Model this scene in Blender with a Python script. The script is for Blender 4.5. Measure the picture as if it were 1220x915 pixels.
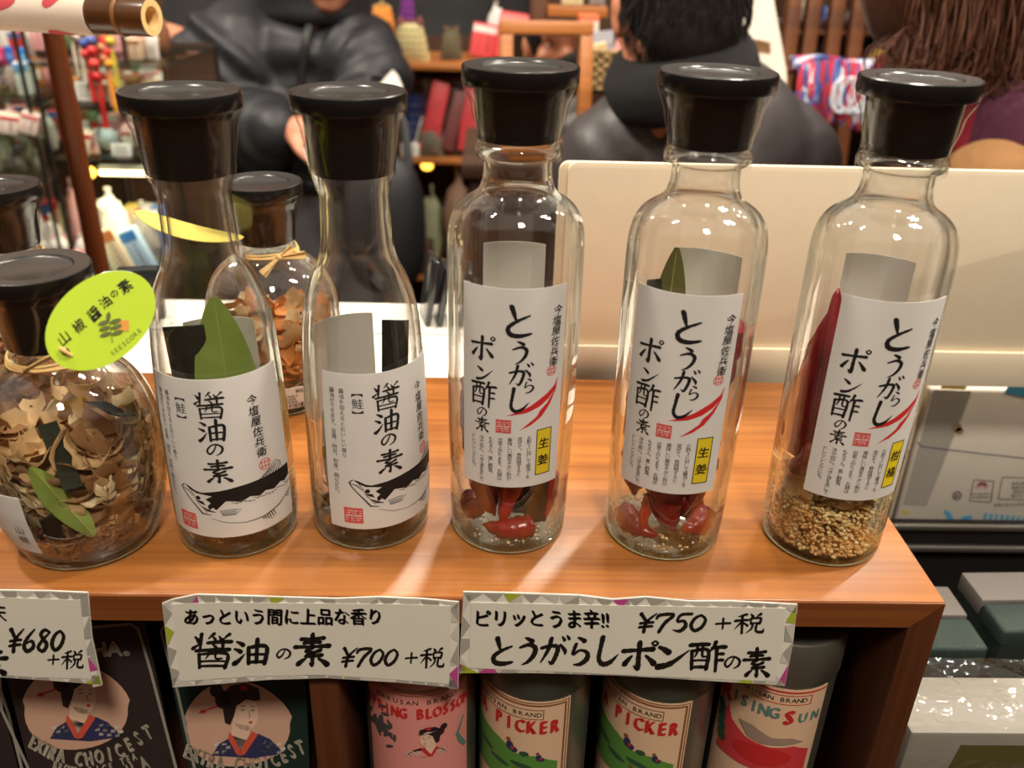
import bpy, bmesh, math, random
from mathutils import Vector, Matrix, noise
from mathutils.geometry import tessellate_polygon
random.seed(7)
for _o in list(bpy.data.objects): bpy.data.objects.remove(_o)
S = bpy.context.scene
COL = S.collection
PI = math.pi

# ------------------------------------------------------------------ camera
CAM_P, CAM_R, CAM_Y, CAM_H, CAM_F = 0.47187, -0.02812, 0.02726, 0.26, 1060.0
def cam_axes():
    p, r, y = CAM_P, CAM_R, CAM_Y
    f = Vector((math.sin(y)*math.cos(p), math.cos(y)*math.cos(p), -math.sin(p)))
    rt = Vector((math.cos(y), -math.sin(y), 0)); dn = f.cross(rt)
    return math.cos(r)*rt + math.sin(r)*dn, -math.sin(r)*rt + math.cos(r)*dn, f
AX, AD, AF = cam_axes()
cam = bpy.data.cameras.new('camera'); cam_o = bpy.data.objects.new('camera', cam); COL.objects.link(cam_o)
cam_o.matrix_world = Matrix(((AX.x, -AD.x, -AF.x, 0), (AX.y, -AD.y, -AF.y, 0), (AX.z, -AD.z, -AF.z, CAM_H), (0, 0, 0, 1)))
cam.sensor_fit = 'HORIZONTAL'; cam.sensor_width = 36; cam.lens = 36*CAM_F/1220
cam.clip_start = 0.02; cam.clip_end = 50
cam.dof.use_dof = True; cam.dof.focus_distance = 0.42; cam.dof.aperture_fstop = 9.0
S.camera = cam_o
def at(px, py, Y):                    # the point of the place seen at a pixel of the photograph, at depth Y
    d = AX*((px-610)/CAM_F) + AD*((py-457.5)/CAM_F) + AF
    return Vector((0, 0, CAM_H)) + d*(Y/d.y)
def onz(px, py, z):
    d = AX*((px-610)/CAM_F) + AD*((py-457.5)/CAM_F) + AF
    return Vector((0, 0, CAM_H)) + d*((z-CAM_H)/d.z)

# ------------------------------------------------------------------ light, exposure
S.view_settings.view_transform = 'Standard'; S.view_settings.look = 'None'
S.view_settings.gamma = 1.0; S.view_settings.exposure = 0.0
S.view_settings.use_curve_mapping = False
S.cycles.use_denoising = True
S.cycles.transparent_max_bounces = 32; S.cycles.max_bounces = 12; S.cycles.transmission_bounces = 10
S.cycles.caustics_reflective = False
def lin(c): return tuple((v/12.92 if v <= .04045 else ((v+.055)/1.055)**2.4) for v in c)
def rgb(r, g, b): return lin((r/255, g/255, b/255))
w = bpy.data.worlds.new('world'); S.world = w; w.use_nodes = True
w.node_tree.nodes['Background'].inputs[0].default_value = (1.0, .88, .74, 1)
w.node_tree.nodes['Background'].inputs[1].default_value = 0.54
def lamp(name, loc, target, power, size, col=(1, .90, .76), kind='AREA', spot=60, blend=.4):
    l = bpy.data.lights.new(name, kind); l.energy = power; l.color = col
    if kind == 'AREA': l.shape = 'DISK'; l.size = size
    else: l.shadow_soft_size = size
    if kind == 'SPOT': l.spot_size = math.radians(spot); l.spot_blend = blend
    o = bpy.data.objects.new(name, l); COL.objects.link(o); o.location = loc
    o.rotation_euler = (Vector(target)-Vector(loc)).to_track_quat('-Z', 'Y').to_euler()
    return o
lamp('ceiling_or_fill_light', (-.50, .40, 1.20), (-.08, .37, 0), 7.0, .06)
lamp('ceiling_or_fill_light', (.66, .38, 1.15), (.10, .37, 0), 7.0, .06)
lamp('ceiling_or_fill_light', (.10, .95, 1.45), (.05, .40, 0), 7.0, .08)
lamp('ceiling_or_fill_light', (.20, -.60, 1.45), (.05, .42, .02), 24, .25)  # fill added in front to brighten the labels and price cards
lamp('ceiling_or_fill_light', (.50, 1.10, 1.40), (.40, 1.46, .25), 12, .10)  # added to brighten the white board beside the man
lamp('ceiling_or_fill_light', (.85, .45, 1.25), (.60, 1.0, .1), 8, .12)  # added to lift the woman at the right, too dark without it
lamp('ceiling_or_fill_light', (-1.0, 1.2, 1.5), (-.8, 1.9, 0), 38, .16)
lamp('rack_fill_spot', (-.45, .85, 1.0), (-.78, 1.62, -.08), 26, .05, kind='SPOT', spot=38)  # added spot that brightens the goods on the left rack
lamp('ceiling_or_fill_light', (.35, 1.9, 1.5), (.4, 2.6, 0), 16, .16)
lamp('ceiling_or_fill_light', (1.5, 1.4, 1.5), (1.3, 2.2, 0), 16, .16)
lamp('ceiling_or_fill_light', (-2.2, 2.6, 1.5), (-2.0, 3.0, -.3), 20, .2)

# ------------------------------------------------------------------ materials
_M = {}
def mat(name, col, rough=.6, metal=0, spec=.5, bump=0, bscale=40, var=0, vscale=8, alpha=1, trans=0, emit=None, estr=0, coat=0, sheen=0):
    if name in _M: return _M[name]
    m = bpy.data.materials.new(name); m.use_nodes = True; nt = m.node_tree; N = nt.nodes; L = nt.links
    b = N['Principled BSDF']; c = rgb(*col)
    b.inputs['Base Color'].default_value = (*c, 1); b.inputs['Roughness'].default_value = rough
    b.inputs['Metallic'].default_value = metal; b.inputs['Specular IOR Level'].default_value = spec
    b.inputs['Alpha'].default_value = alpha; b.inputs['Transmission Weight'].default_value = trans
    b.inputs['Coat Weight'].default_value = coat; b.inputs['Sheen Weight'].default_value = sheen
    if emit: b.inputs['Emission Color'].default_value = (*rgb(*emit), 1); b.inputs['Emission Strength'].default_value = estr
    tc = N.new('ShaderNodeTexCoord')
    if var or not bump:
        t = N.new('ShaderNodeTexNoise'); t.inputs['Scale'].default_value = vscale*10; t.inputs['Detail'].default_value = 4
        L.new(tc.outputs['Object'], t.inputs['Vector'])
        mx = N.new('ShaderNodeMix'); mx.data_type = 'RGBA'; mx.inputs[0].default_value = .5
        v = var or .04
        mx.inputs[6].default_value = (*[max(0, x*(1-v)) for x in c], 1); mx.inputs[7].default_value = (*[min(1, x*(1+v)) for x in c], 1)
        L.new(t.outputs['Fac'], mx.inputs[0]); L.new(mx.outputs[2], b.inputs['Base Color'])
    if bump:
        t = N.new('ShaderNodeTexNoise'); t.inputs['Scale'].default_value = bscale*10; t.inputs['Detail'].default_value = 3
        L.new(tc.outputs['Object'], t.inputs['Vector'])
        bp = N.new('ShaderNodeBump'); bp.inputs['Strength'].default_value = bump; bp.inputs['Distance'].default_value = .002
        L.new(t.outputs['Fac'], bp.inputs['Height']); L.new(bp.outputs[0], b.inputs['Normal'])
    _M[name] = m; return m

def wood(name, c1, c2, rough=.3, axis='X', scale=1.0, spec=.5):
    if name in _M: return _M[name]
    m = bpy.data.materials.new(name); m.use_nodes = True; nt = m.node_tree; N = nt.nodes; L = nt.links
    b = N['Principled BSDF']; b.inputs['Roughness'].default_value = rough; b.inputs['Specular IOR Level'].default_value = spec
    tc = N.new('ShaderNodeTexCoord'); mp = N.new('ShaderNodeMapping')
    s = {'X': (5, 240, 240), 'Y': (240, 5, 240), 'Z': (240, 240, 5)}[axis]
    mp.inputs['Scale'].default_value = [v*scale for v in s]
    L.new(tc.outputs['Object'], mp.inputs['Vector'])
    n1 = N.new('ShaderNodeTexNoise'); n1.inputs['Scale'].default_value = 1.0; n1.inputs['Detail'].default_value = 6; n1.inputs['Roughness'].default_value = .6
    n1.inputs['Distortion'].default_value = .6
    L.new(mp.outputs[0], n1.inputs['Vector'])
    mp2 = N.new('ShaderNodeMapping'); mp2.inputs['Scale'].default_value = [v*scale*.16 for v in s]; L.new(tc.outputs['Object'], mp2.inputs['Vector'])
    n2 = N.new('ShaderNodeTexNoise'); n2.inputs['Detail'].default_value = 2; n2.inputs['Scale'].default_value = 1; L.new(mp2.outputs[0], n2.inputs['Vector'])
    ad = N.new('ShaderNodeMath'); ad.operation = 'MULTIPLY_ADD'; ad.inputs[1].default_value = .55
    L.new(n2.outputs['Fac'], ad.inputs[0]); 
    hf = N.new('ShaderNodeMath'); hf.operation = 'MULTIPLY'; hf.inputs[1].default_value = .45; L.new(n1.outputs['Fac'], hf.inputs[0]); L.new(hf.outputs[0], ad.inputs[2])
    cr = N.new('ShaderNodeValToRGB'); cr.color_ramp.elements[0].position = .33; cr.color_ramp.elements[1].position = .66
    cr.color_ramp.elements[0].color = (*rgb(*c1), 1); cr.color_ramp.elements[1].color = (*rgb(*c2), 1)
    L.new(ad.outputs[0], cr.inputs[0]); L.new(cr.outputs[0], b.inputs['Base Color'])
    bp = N.new('ShaderNodeBump'); bp.inputs['Strength'].default_value = .12; bp.inputs['Distance'].default_value = .001
    L.new(n1.outputs['Fac'], bp.inputs['Height']); L.new(bp.outputs[0], b.inputs['Normal'])
    _M[name] = m; return m

def film(name, tint=(1, 1, 1), base=.06, edge=.55, rough=.08, bump=.0, bscale=60, gloss=(1, 1, 1), dark=(.42, .48, .44), edge_pos=.62, bend=0.0, inner=0.0):
    """thin clear sheet: lets light through, reflects by Fresnel, greener where one looks along the sheet"""
    if name in _M: return _M[name]
    m = bpy.data.materials.new(name); m.use_nodes = True; nt = m.node_tree; N = nt.nodes; L = nt.links
    N.remove(N['Principled BSDF']); out = N['Material Output']
    tr = N.new('ShaderNodeBsdfTransparent'); gl = N.new('ShaderNodeBsdfGlossy'); gl.inputs['Roughness'].default_value = rough
    gl.inputs['Color'].default_value = (*gloss, 1)
    lw = N.new('ShaderNodeLayerWeight'); lw.inputs['Blend'].default_value = .5
    cr = N.new('ShaderNodeValToRGB'); e = cr.color_ramp.elements
    e[0].position = edge_pos; e[0].color = (*tint, 1); e[1].position = .97; e[1].color = (*dark, 1)
    L.new(lw.outputs['Facing'], cr.inputs[0]); L.new(cr.outputs[0], tr.inputs['Color'])
    fr = N.new('ShaderNodeMath'); fr.operation = 'POWER'; fr.inputs[1].default_value = 5.0; L.new(lw.outputs['Facing'], fr.inputs[0])
    mr = N.new('ShaderNodeMapRange'); mr.inputs[1].default_value = 0; mr.inputs[2].default_value = 1; mr.inputs[3].default_value = base; mr.inputs[4].default_value = edge
    L.new(fr.outputs[0], mr.inputs[0])
    mx = N.new('ShaderNodeMixShader'); L.new(mr.outputs[0], mx.inputs[0]); L.new(tr.outputs[0], mx.inputs[1]); L.new(gl.outputs[0], mx.inputs[2])
    if inner:                                        # light caught inside the wall
        ff = N.new('ShaderNodeFresnel'); ff.inputs['IOR'].default_value = 1.5
        ma = N.new('ShaderNodeMath'); ma.operation = 'MULTIPLY_ADD'; ma.use_clamp = True; ma.inputs[1].default_value = inner; L.new(ff.outputs[0], ma.inputs[0]); L.new(mr.outputs[0], ma.inputs[2]); L.new(ma.outputs[0], mx.inputs[0])
    last = mx
    if bend:                                         # seen along the wall the glass is thick and bends the light
        gb = N.new('ShaderNodeBsdfGlass'); gb.inputs['IOR'].default_value = 1.5; gb.inputs['Roughness'].default_value = rough; gb.inputs['Color'].default_value = (.93, .97, .94, 1)
        br = N.new('ShaderNodeMapRange'); br.interpolation_type = 'SMOOTHSTEP'; br.inputs[1].default_value = .42; br.inputs[2].default_value = .85; br.inputs[3].default_value = 0; br.inputs[4].default_value = bend
        L.new(lw.outputs['Facing'], br.inputs[0]); m2 = N.new('ShaderNodeMixShader'); L.new(br.outputs[0], m2.inputs[0]); L.new(mx.outputs[0], m2.inputs[1]); L.new(gb.outputs[0], m2.inputs[2]); last = m2
    L.new(last.outputs[0], out.inputs[0])
    if bump:
        tc = N.new('ShaderNodeTexCoord'); t = N.new('ShaderNodeTexNoise'); t.inputs['Scale'].default_value = bscale; t.inputs['Detail'].default_value = 3
        L.new(tc.outputs['Object'], t.inputs['Vector']); bp = N.new('ShaderNodeBump'); bp.inputs['Strength'].default_value = bump; bp.inputs['Distance'].default_value = .01
        L.new(t.outputs['Fac'], bp.inputs['Height'])
        for nd in (gl, lw): L.new(bp.outputs[0], nd.inputs['Normal'])
    _M[name] = m; return m

# ------------------------------------------------------------------ mesh building
class MB:
    def __init__(s): s.v = []; s.f = []; s.m = []; s.cur = 0
    def add(s, vs, fs, M=None):
        b = len(s.v); s.v += [Vector(v) if M is None else M @ Vector(v) for v in vs]
        s.f += [tuple(i+b for i in f) for f in fs]; s.m += [s.cur]*len(fs); return s
    def box(s, c, d, rot=None, M=None):
        x, y, z = d[0]/2, d[1]/2, d[2]/2
        T = Matrix.Translation(Vector(c)) @ (rot.to_4x4() if rot is not None else Matrix())
        if M is not None: T = M @ T
        return s.add([(-x,-y,-z),(x,-y,-z),(x,y,-z),(-x,y,-z),(-x,-y,z),(x,-y,z),(x,y,z),(-x,y,z)],
                     [(0,3,2,1),(4,5,6,7),(0,1,5,4),(1,2,6,5),(2,3,7,6),(3,0,4,7)], T)
    def prism(s, pts, y0, y1, M=None):            # pts in XZ, counter-clockwise seen from -Y
        n = len(pts); vs = [(p[0], y0, p[1]) for p in pts]+[(p[0], y1, p[1]) for p in pts]
        fs = [tuple(range(n)), tuple(range(2*n-1, n-1, -1))]+[(i, n+i, n+(i+1) % n, (i+1) % n) for i in range(n)]
        return s.add(vs, fs, M)
    def lathe(s, prof, seg=64, M=None, cap=True):
        vs = []; fs = []; n = len(prof)
        for (r, z) in prof:
            for k in range(seg):
                a = 2*PI*k/seg; vs.append((r*math.cos(a), r*math.sin(a), z))
        for i in range(n-1):
            for k in range(seg):
                k2 = (k+1) % seg; fs.append((i*seg+k, i*seg+k2, (i+1)*seg+k2, (i+1)*seg+k))
        if cap:
            if prof[0][0] > 1e-6: fs.append(tuple(reversed(range(seg))))
            if prof[-1][0] > 1e-6: fs.append(tuple((n-1)*seg+k for k in range(seg)))
        return s.add(vs, fs, M)
    def tube(s, path, rad, seg=10, M=None, sx=1.0):
        n = len(path); P = [Vector(p) for p in path]; R = rad if isinstance(rad, (list, tuple)) else [rad]*n
        vs = []; fs = []; up = None
        for i in range(n):
            t = (P[min(i+1, n-1)]-P[max(i-1, 0)]).normalized()
            if up is None:
                up = Vector((0, 0, 1)) if abs(t.z) < .9 else Vector((0, 1, 0))
            a = t.cross(up); a.normalize(); b = a.cross(t); b.normalize(); up = b
            for k in range(seg):
                g = 2*PI*k/seg; vs.append(P[i]+a*(math.cos(g)*R[i]*sx)+b*(math.sin(g)*R[i]))
        for i in range(n-1):
            for k in range(seg):
                k2 = (k+1) % seg; fs.append((i*seg+k, i*seg+k2, (i+1)*seg+k2, (i+1)*seg+k))
        fs.append(tuple(reversed(range(seg)))); fs.append(tuple((n-1)*seg+k for k in range(seg)))
        return s.add(vs, fs, M)
    def ball(s, c, r, seg=16, rings=10, M=None, fn=None):
        r = (r, r, r) if not isinstance(r, (list, tuple)) else r; vs = [(0, 0, -1)]; fs = []
        for i in range(1, rings):
            a = PI*i/rings
            for k in range(seg): g = 2*PI*k/seg; vs.append((math.sin(a)*math.cos(g), math.sin(a)*math.sin(g), -math.cos(a)))
        vs.append((0, 0, 1)); e = len(vs)-1
        for k in range(seg):
            k2 = (k+1) % seg; fs.append((0, 1+k2, 1+k)); fs.append((e, e-seg+k, e-seg+k2))
            for i in range(rings-2): fs.append((1+i*seg+k, 1+i*seg+k2, 1+(i+1)*seg+k2, 1+(i+1)*seg+k))
        if fn: vs = [fn(Vector(v)) for v in vs]
        vs = [(c[0]+v[0]*r[0], c[1]+v[1]*r[1], c[2]+v[2]*r[2]) for v in vs]
        return s.add(vs, fs, M)
    def sheet(s, fn, nu, nv, th=0, M=None):       # fn(a,b) -> point, a,b in 0..1; th gives it real thickness
        P = [[Vector(fn(i/nu, j/nv)) for j in range(nv+1)] for i in range(nu+1)]
        vs = [p for row in P for p in row]; W = nv+1
        fs = [(i*W+j, (i+1)*W+j, (i+1)*W+j+1, i*W+j+1) for i in range(nu) for j in range(nv)]
        if th:
            Nn = []
            for i in range(nu+1):
                for j in range(nv+1):
                    a = P[min(i+1, nu)][j]-P[max(i-1, 0)][j]; b = P[i][min(j+1, nv)]-P[i][max(j-1, 0)]
                    q = a.cross(b); Nn.append(q.normalized() if q.length > 1e-12 else Vector((0, 0, 1)))
            n = len(vs); vs = vs+[vs[k]-Nn[k]*th for k in range(n)]
            fs += [tuple(k+n for k in reversed(f)) for f in fs]
            rim = [(i*W) for i in range(nu+1)]+[nu*W+j for j in range(1, nv+1)]+[i*W+nv for i in range(nu-1, -1, -1)]+[j for j in range(nv-1, 0, -1)]
            for k in range(len(rim)):
                a, b = rim[k], rim[(k+1) % len(rim)]; fs.append((b, a, a+n, b+n))
        return s.add(vs, fs, M)
    def build(s, name, m, parent=None, smooth=True, bevel=0, bseg=2, angle=40):
        me = bpy.data.meshes.new(name); me.from_pydata([tuple(v) for v in s.v], [], s.f)
        ms = m if isinstance(m, (list, tuple)) else [m]
        for k in ms: me.materials.append(k)
        if len(ms) > 1: me.polygons.foreach_set('material_index', s.m)
        bm = bmesh.new(); bm.from_mesh(me)
        if bevel:
            ed = [e for e in bm.edges if len(e.link_faces) == 2 and e.calc_face_angle(0) > .5]
            bmesh.ops.bevel(bm, geom=ed, offset=bevel, segments=bseg, affect='EDGES', profile=.5)
        bmesh.ops.recalc_face_normals(bm, faces=bm.faces)
        if smooth:
            lim = math.radians(angle)
            for f in bm.faces: f.smooth = True
            for e in bm.edges:
                if len(e.link_faces) == 2 and e.calc_face_angle(0) > lim: e.smooth = False
        bm.to_mesh(me); bm.free(); me.update()
        o = bpy.data.objects.new(name, me); COL.objects.link(o)
        if parent is not None: o.parent = parent
        return o
def thing(name, label, cat, loc=(0, 0, 0), rotz=0, group=None, rot=None):
    o = bpy.data.objects.new(name, None); COL.objects.link(o); o.location = loc; o.empty_display_size = .01
    o.rotation_euler = rot if rot else (0, 0, rotz); return tag(o, label, cat, group)
def tag(o, label=None, cat=None, group=None, kind=None):
    if label: o['label'] = label
    if cat: o['category'] = cat
    if group: o['group'] = group
    if kind: o['kind'] = kind
    return o
def struct(o): o['kind'] = 'structure'; return o
def copy_tree(o, parent=None):
    c = o.copy(); COL.objects.link(c)
    if parent is not None: c.parent = parent
    for ch in list(o.children): copy_tree(ch, c)
    return c

# ------------------------------------------------------------------ printing: flat 2D shapes wrapped on to surfaces
_G = {}
_FONT = bpy.data.fonts.load('<builtin>')
def run(body, weight=0.0, res=2):
    key = (body, weight)
    if key in _G: return _G[key]
    c = bpy.data.curves.new('t', 'FONT'); c.body = body; c.font = _FONT; c.size = 1; c.offset = weight; c.resolution_u = res; c.fill_mode = 'FRONT'
    o = bpy.data.objects.new('t', c); COL.objects.link(o)
    dg = bpy.context.evaluated_depsgraph_get(); dg.update()
    me = o.evaluated_get(dg).to_mesh()
    vs = [(v.co.x, v.co.y) for v in me.vertices]; fs = [tuple(p.vertices) for p in me.polygons]
    o.evaluated_get(dg).to_mesh_clear(); bpy.data.objects.remove(o); bpy.data.curves.remove(c)
    if vs: x0 = min(v[0] for v in vs); x1 = max(v[0] for v in vs); y0 = min(v[1] for v in vs); y1 = max(v[1] for v in vs)
    else: x0 = x1 = y0 = y1 = 0
    _G[key] = (vs, fs, (x0, x1, y0, y1)); return _G[key]
class Ink:
    def __init__(s): s.v = []; s.f = []
    def put(s, vs, fs, T=None):
        b = len(s.v); s.v += [T(*p) if T else p for p in vs]; s.f += [tuple(i+b for i in f) for f in fs]; return s
    def text(s, body, x, y, size, weight=0.0, *a, **k):
        # heavier writing: a broad nib held at a slant goes over the same strokes
        if weight <= .012: return s._text(body, x, y, size, 0.0, *a, **k)
        q = weight*size*1.25; n0 = len(s.v)
        for t in (-1, -.5, 0, .5, 1):
            s.seed = n0; s._text(body, x+t*q*.8, y+t*q*.6, size, 0.0, *a, **k)
        s.seed = None
        return s
    def brush(s, ch, x, y, w, h, wt=1.0, shear=0.0):
        """one character written with a brush, stroke by stroke"""
        if ch == '+': w *= .62; h *= .66
        m = (abs(w)+abs(h))/2*wt*1.5*{'醤': .70, '酢': .82, '素': .88, '税': .82, '油': .9, '7': 1.2, '5': 1.2, '0': 1.15, '6': 1.15, '8': 1.15, '¥': 1.15}.get(ch, 1)
        def T(a, b): return (x+(a-.5)*w+(b-.5)*h*shear*(1 if h > 0 else -1), y+(b-.5)*h)
        for st in BRUSHES[ch]:
            P = st[0]; W = st[1]; n = len(P); pts = []; wd = []
            for i in range(n-1):
                p0 = P[max(i-1, 0)]; p1 = P[i]; p2 = P[i+1]; p3 = P[min(i+2, n-1)]; K = 6 if n > 2 else 5
                for j in range(K):
                    t = j/K; q = [.5*((2*p1[d])+(p2[d]-p0[d])*t+(2*p0[d]-5*p1[d]+4*p2[d]-p3[d])*t*t+(3*p1[d]-p0[d]-3*p2[d]+p3[d])*t**3) for d in (0, 1)]
                    if n == 2: q[1] += .012*math.sin(PI*t)
                    pts.append(T(*q)); wd.append((W[i]+(W[i+1]-W[i])*t)*m*(1+.10*math.sin(j*2.3+i+P[0][0]*9)))
            pts.append(T(*P[-1])); wd.append(W[-1]*m); s.stroke(pts, wd)
            s.ell(pts[0][0], pts[0][1], wd[0]*.52, wd[0]*.42, 10, -.6); s.ell(pts[-1][0], pts[-1][1], wd[-1]*.5, wd[-1]*.42, 10, -.6)
        return s
    def brushline(s, body, x0, x1, y, h, wt=1.0, fill=1.06, shear=0.0):
        a = (x1-x0)/len(body)
        for i, ch in enumerate(body): s.brush(ch, x0+a*(i+.5), y, a*fill, h, wt, shear)
        return s
    seed = None
    def _text(s, body, x, y, size, weight=0.0, sx=1.0, shear=0.0, rot=0.0, centre=True, wob=0.0, fit=None, sy=1.0):
        """one line of writing centred on (x, y); fit = its full width"""
        vs, fs, (x0, x1, y0, y1) = run(body, weight)
        if not vs: return s
        k = size; kx = k*sx
        if fit: kx = fit/(x1-x0)
        mx, my = ((x0+x1)/2, (y0+y1)/2) if centre else (x0, 0)
        ca, sa = math.cos(rot), math.sin(rot); ph = ((len(s.v) if s.seed is None else s.seed)*.37) % 6.28
        def T(a, b):
            a2 = (a-mx); b2 = (b-my)
            if wob:
                a2, b2 = a2+wob*math.sin(b2*6.5+ph)+wob*.5*math.sin(a2*9+ph), b2+wob*math.sin(a2*6+ph*1.7)
            a2 = a2*kx+b2*k*shear; b2 = b2*k*sy
            return (x+a2*ca-b2*sa, y+a2*sa+b2*ca)
        return s.put(vs, fs, T)
    def column(s, body, x, y, size, pitch, weight=0.0, wob=0.0, shear=0.0, drift=0.0):
        """vertical writing, first character centred on (x, y)"""
        for i, ch in enumerate(body):
            yy = y-pitch*i; xx = x+drift*i
            if ch in '、。': s.text(ch, xx+size*.3, yy+size*.32, size, weight); continue
            if ch in 'ー': s.text(ch, xx, yy, size, weight, rot=-PI/2); continue
            if ch in '【】': s.text(ch, xx, yy+(-size*.25 if ch == '【' else size*.25), size, weight, rot=-PI/2, sy=1.0); continue
            s.text(ch, xx, yy, size, weight, wob=wob, shear=shear)
        return s
    def poly(s, pts):
        tr = tessellate_polygon([[Vector((p[0], p[1], 0)) for p in pts]])
        return s.put([tuple(p[:2]) for p in pts], [tuple(t) for t in tr])
    def stroke(s, pts, w):
        n = len(pts); W = w if isinstance(w, (list, tuple)) else [w]*n; vs = []
        for i in range(n):
            a = pts[max(i-1, 0)]; b = pts[min(i+1, n-1)]; dx, dy = b[0]-a[0], b[1]-a[1]; l = math.hypot(dx, dy) or 1
            nx, ny = -dy/l*W[i]/2, dx/l*W[i]/2; vs += [(pts[i][0]+nx, pts[i][1]+ny), (pts[i][0]-nx, pts[i][1]-ny)]
        return s.put(vs, [(2*i, 2*i+1, 2*i+3, 2*i+2) for i in range(n-1)])
    def ell(s, x, y, rx, ry, n=20, rot=0):
        ca, sa = math.cos(rot), math.sin(rot)
        return s.put([(x, y)]+[(x+rx*math.cos(2*PI*k/n)*ca-ry*math.sin(2*PI*k/n)*sa, y+rx*math.cos(2*PI*k/n)*sa+ry*math.sin(2*PI*k/n)*ca) for k in range(n)],
                     [(0, 1+k, 1+(k+1) % n) for k in range(n)])
    def ring(s, x, y, r, w, n=28):
        return s.put([(x+q*math.cos(2*PI*k/n), y+q*math.sin(2*PI*k/n)) for k in range(n) for q in (r, r-w)],
                     [(2*k, 2*k+1, (2*k+3) % (2*n), (2*k+2) % (2*n)) for k in range(n)])
    def rect(s, x, y, w, h): return s.put([(x-w/2, y-h/2), (x+w/2, y-h/2), (x+w/2, y+h/2), (x-w/2, y+h/2)], [(0, 1, 2, 3)])
    def frame(s, x, y, w, h, t):
        s.rect(x, y+h/2-t/2, w, t); s.rect(x, y-h/2+t/2, w, t); s.rect(x-w/2+t/2, y, t, h-2*t); return s.rect(x+w/2-t/2, y, t, h-2*t)
    def seal(s, x, y, w, n=2):                     # red square name seal: block with light carved strokes
        t = w*.055; s.frame(x, y, w, w, t*1.3)
        for a in (-1, 1):
            for b in (-1, 1):
                cx, cy = x+a*w*.235, y+b*w*.235; q = w*.40
                k = (a*3+b+n) % 4
                for i in range(3): s.rect(cx, cy+(i-1)*q*.36, q, t*1.6)
                s.rect(cx+(k-1.5)*q*.22, cy, t*1.6, q); s.rect(cx-(k-1.5)*q*.2, cy-q*.2, t*1.6, q*.55)
        s.rect(x, y, t, w); return s
    def print(s, name, m, parent, F, du=0, dv=0):
        """wrap on to a surface: F(u, v) -> local point; du/dv = strip width of the cuts that let the ink follow a curve"""
        bm = bmesh.new(); vv = [bm.verts.new((p[0], p[1], 0)) for p in s.v]
        for f in s.f:
            try: bm.faces.new([vv[i] for i in f])
            except ValueError: pass
        for d, ax in ((du, 0), (dv, 1)):
            if not d or not s.v: continue
            lo = min(p[ax] for p in s.v); hi = max(p[ax] for p in s.v); k = math.floor(lo/d)+1
            while k*d < hi:
                co = [0, 0, 0]; co[ax] = k*d; no = [0, 0, 0]; no[ax] = 1
                bmesh.ops.bisect_plane(bm, geom=bm.verts[:]+bm.edges[:]+bm.faces[:], plane_co=co, plane_no=no, dist=1e-7); k += 1
        for v in bm.verts: v.co = Vector(F(v.co.x, v.co.y))
        me = bpy.data.meshes.new(name); bm.to_mesh(me); bm.free(); me.materials.append(m)
        o = bpy.data.objects.new(name, me); COL.objects.link(o); o.parent = parent; return o
def cyl(R, z0=0, off=.00015):
    """wrap on an upright cylinder (R a number or a function of height), facing local -Y"""
    Rf = R if callable(R) else (lambda z: R); R0 = Rf(z0+.04) if callable(R) else R
    def F(u, v):
        r = Rf(z0+v)+off; a = u/R0; return (r*math.sin(a), -r*math.cos(a), z0+v)
    return F

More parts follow.
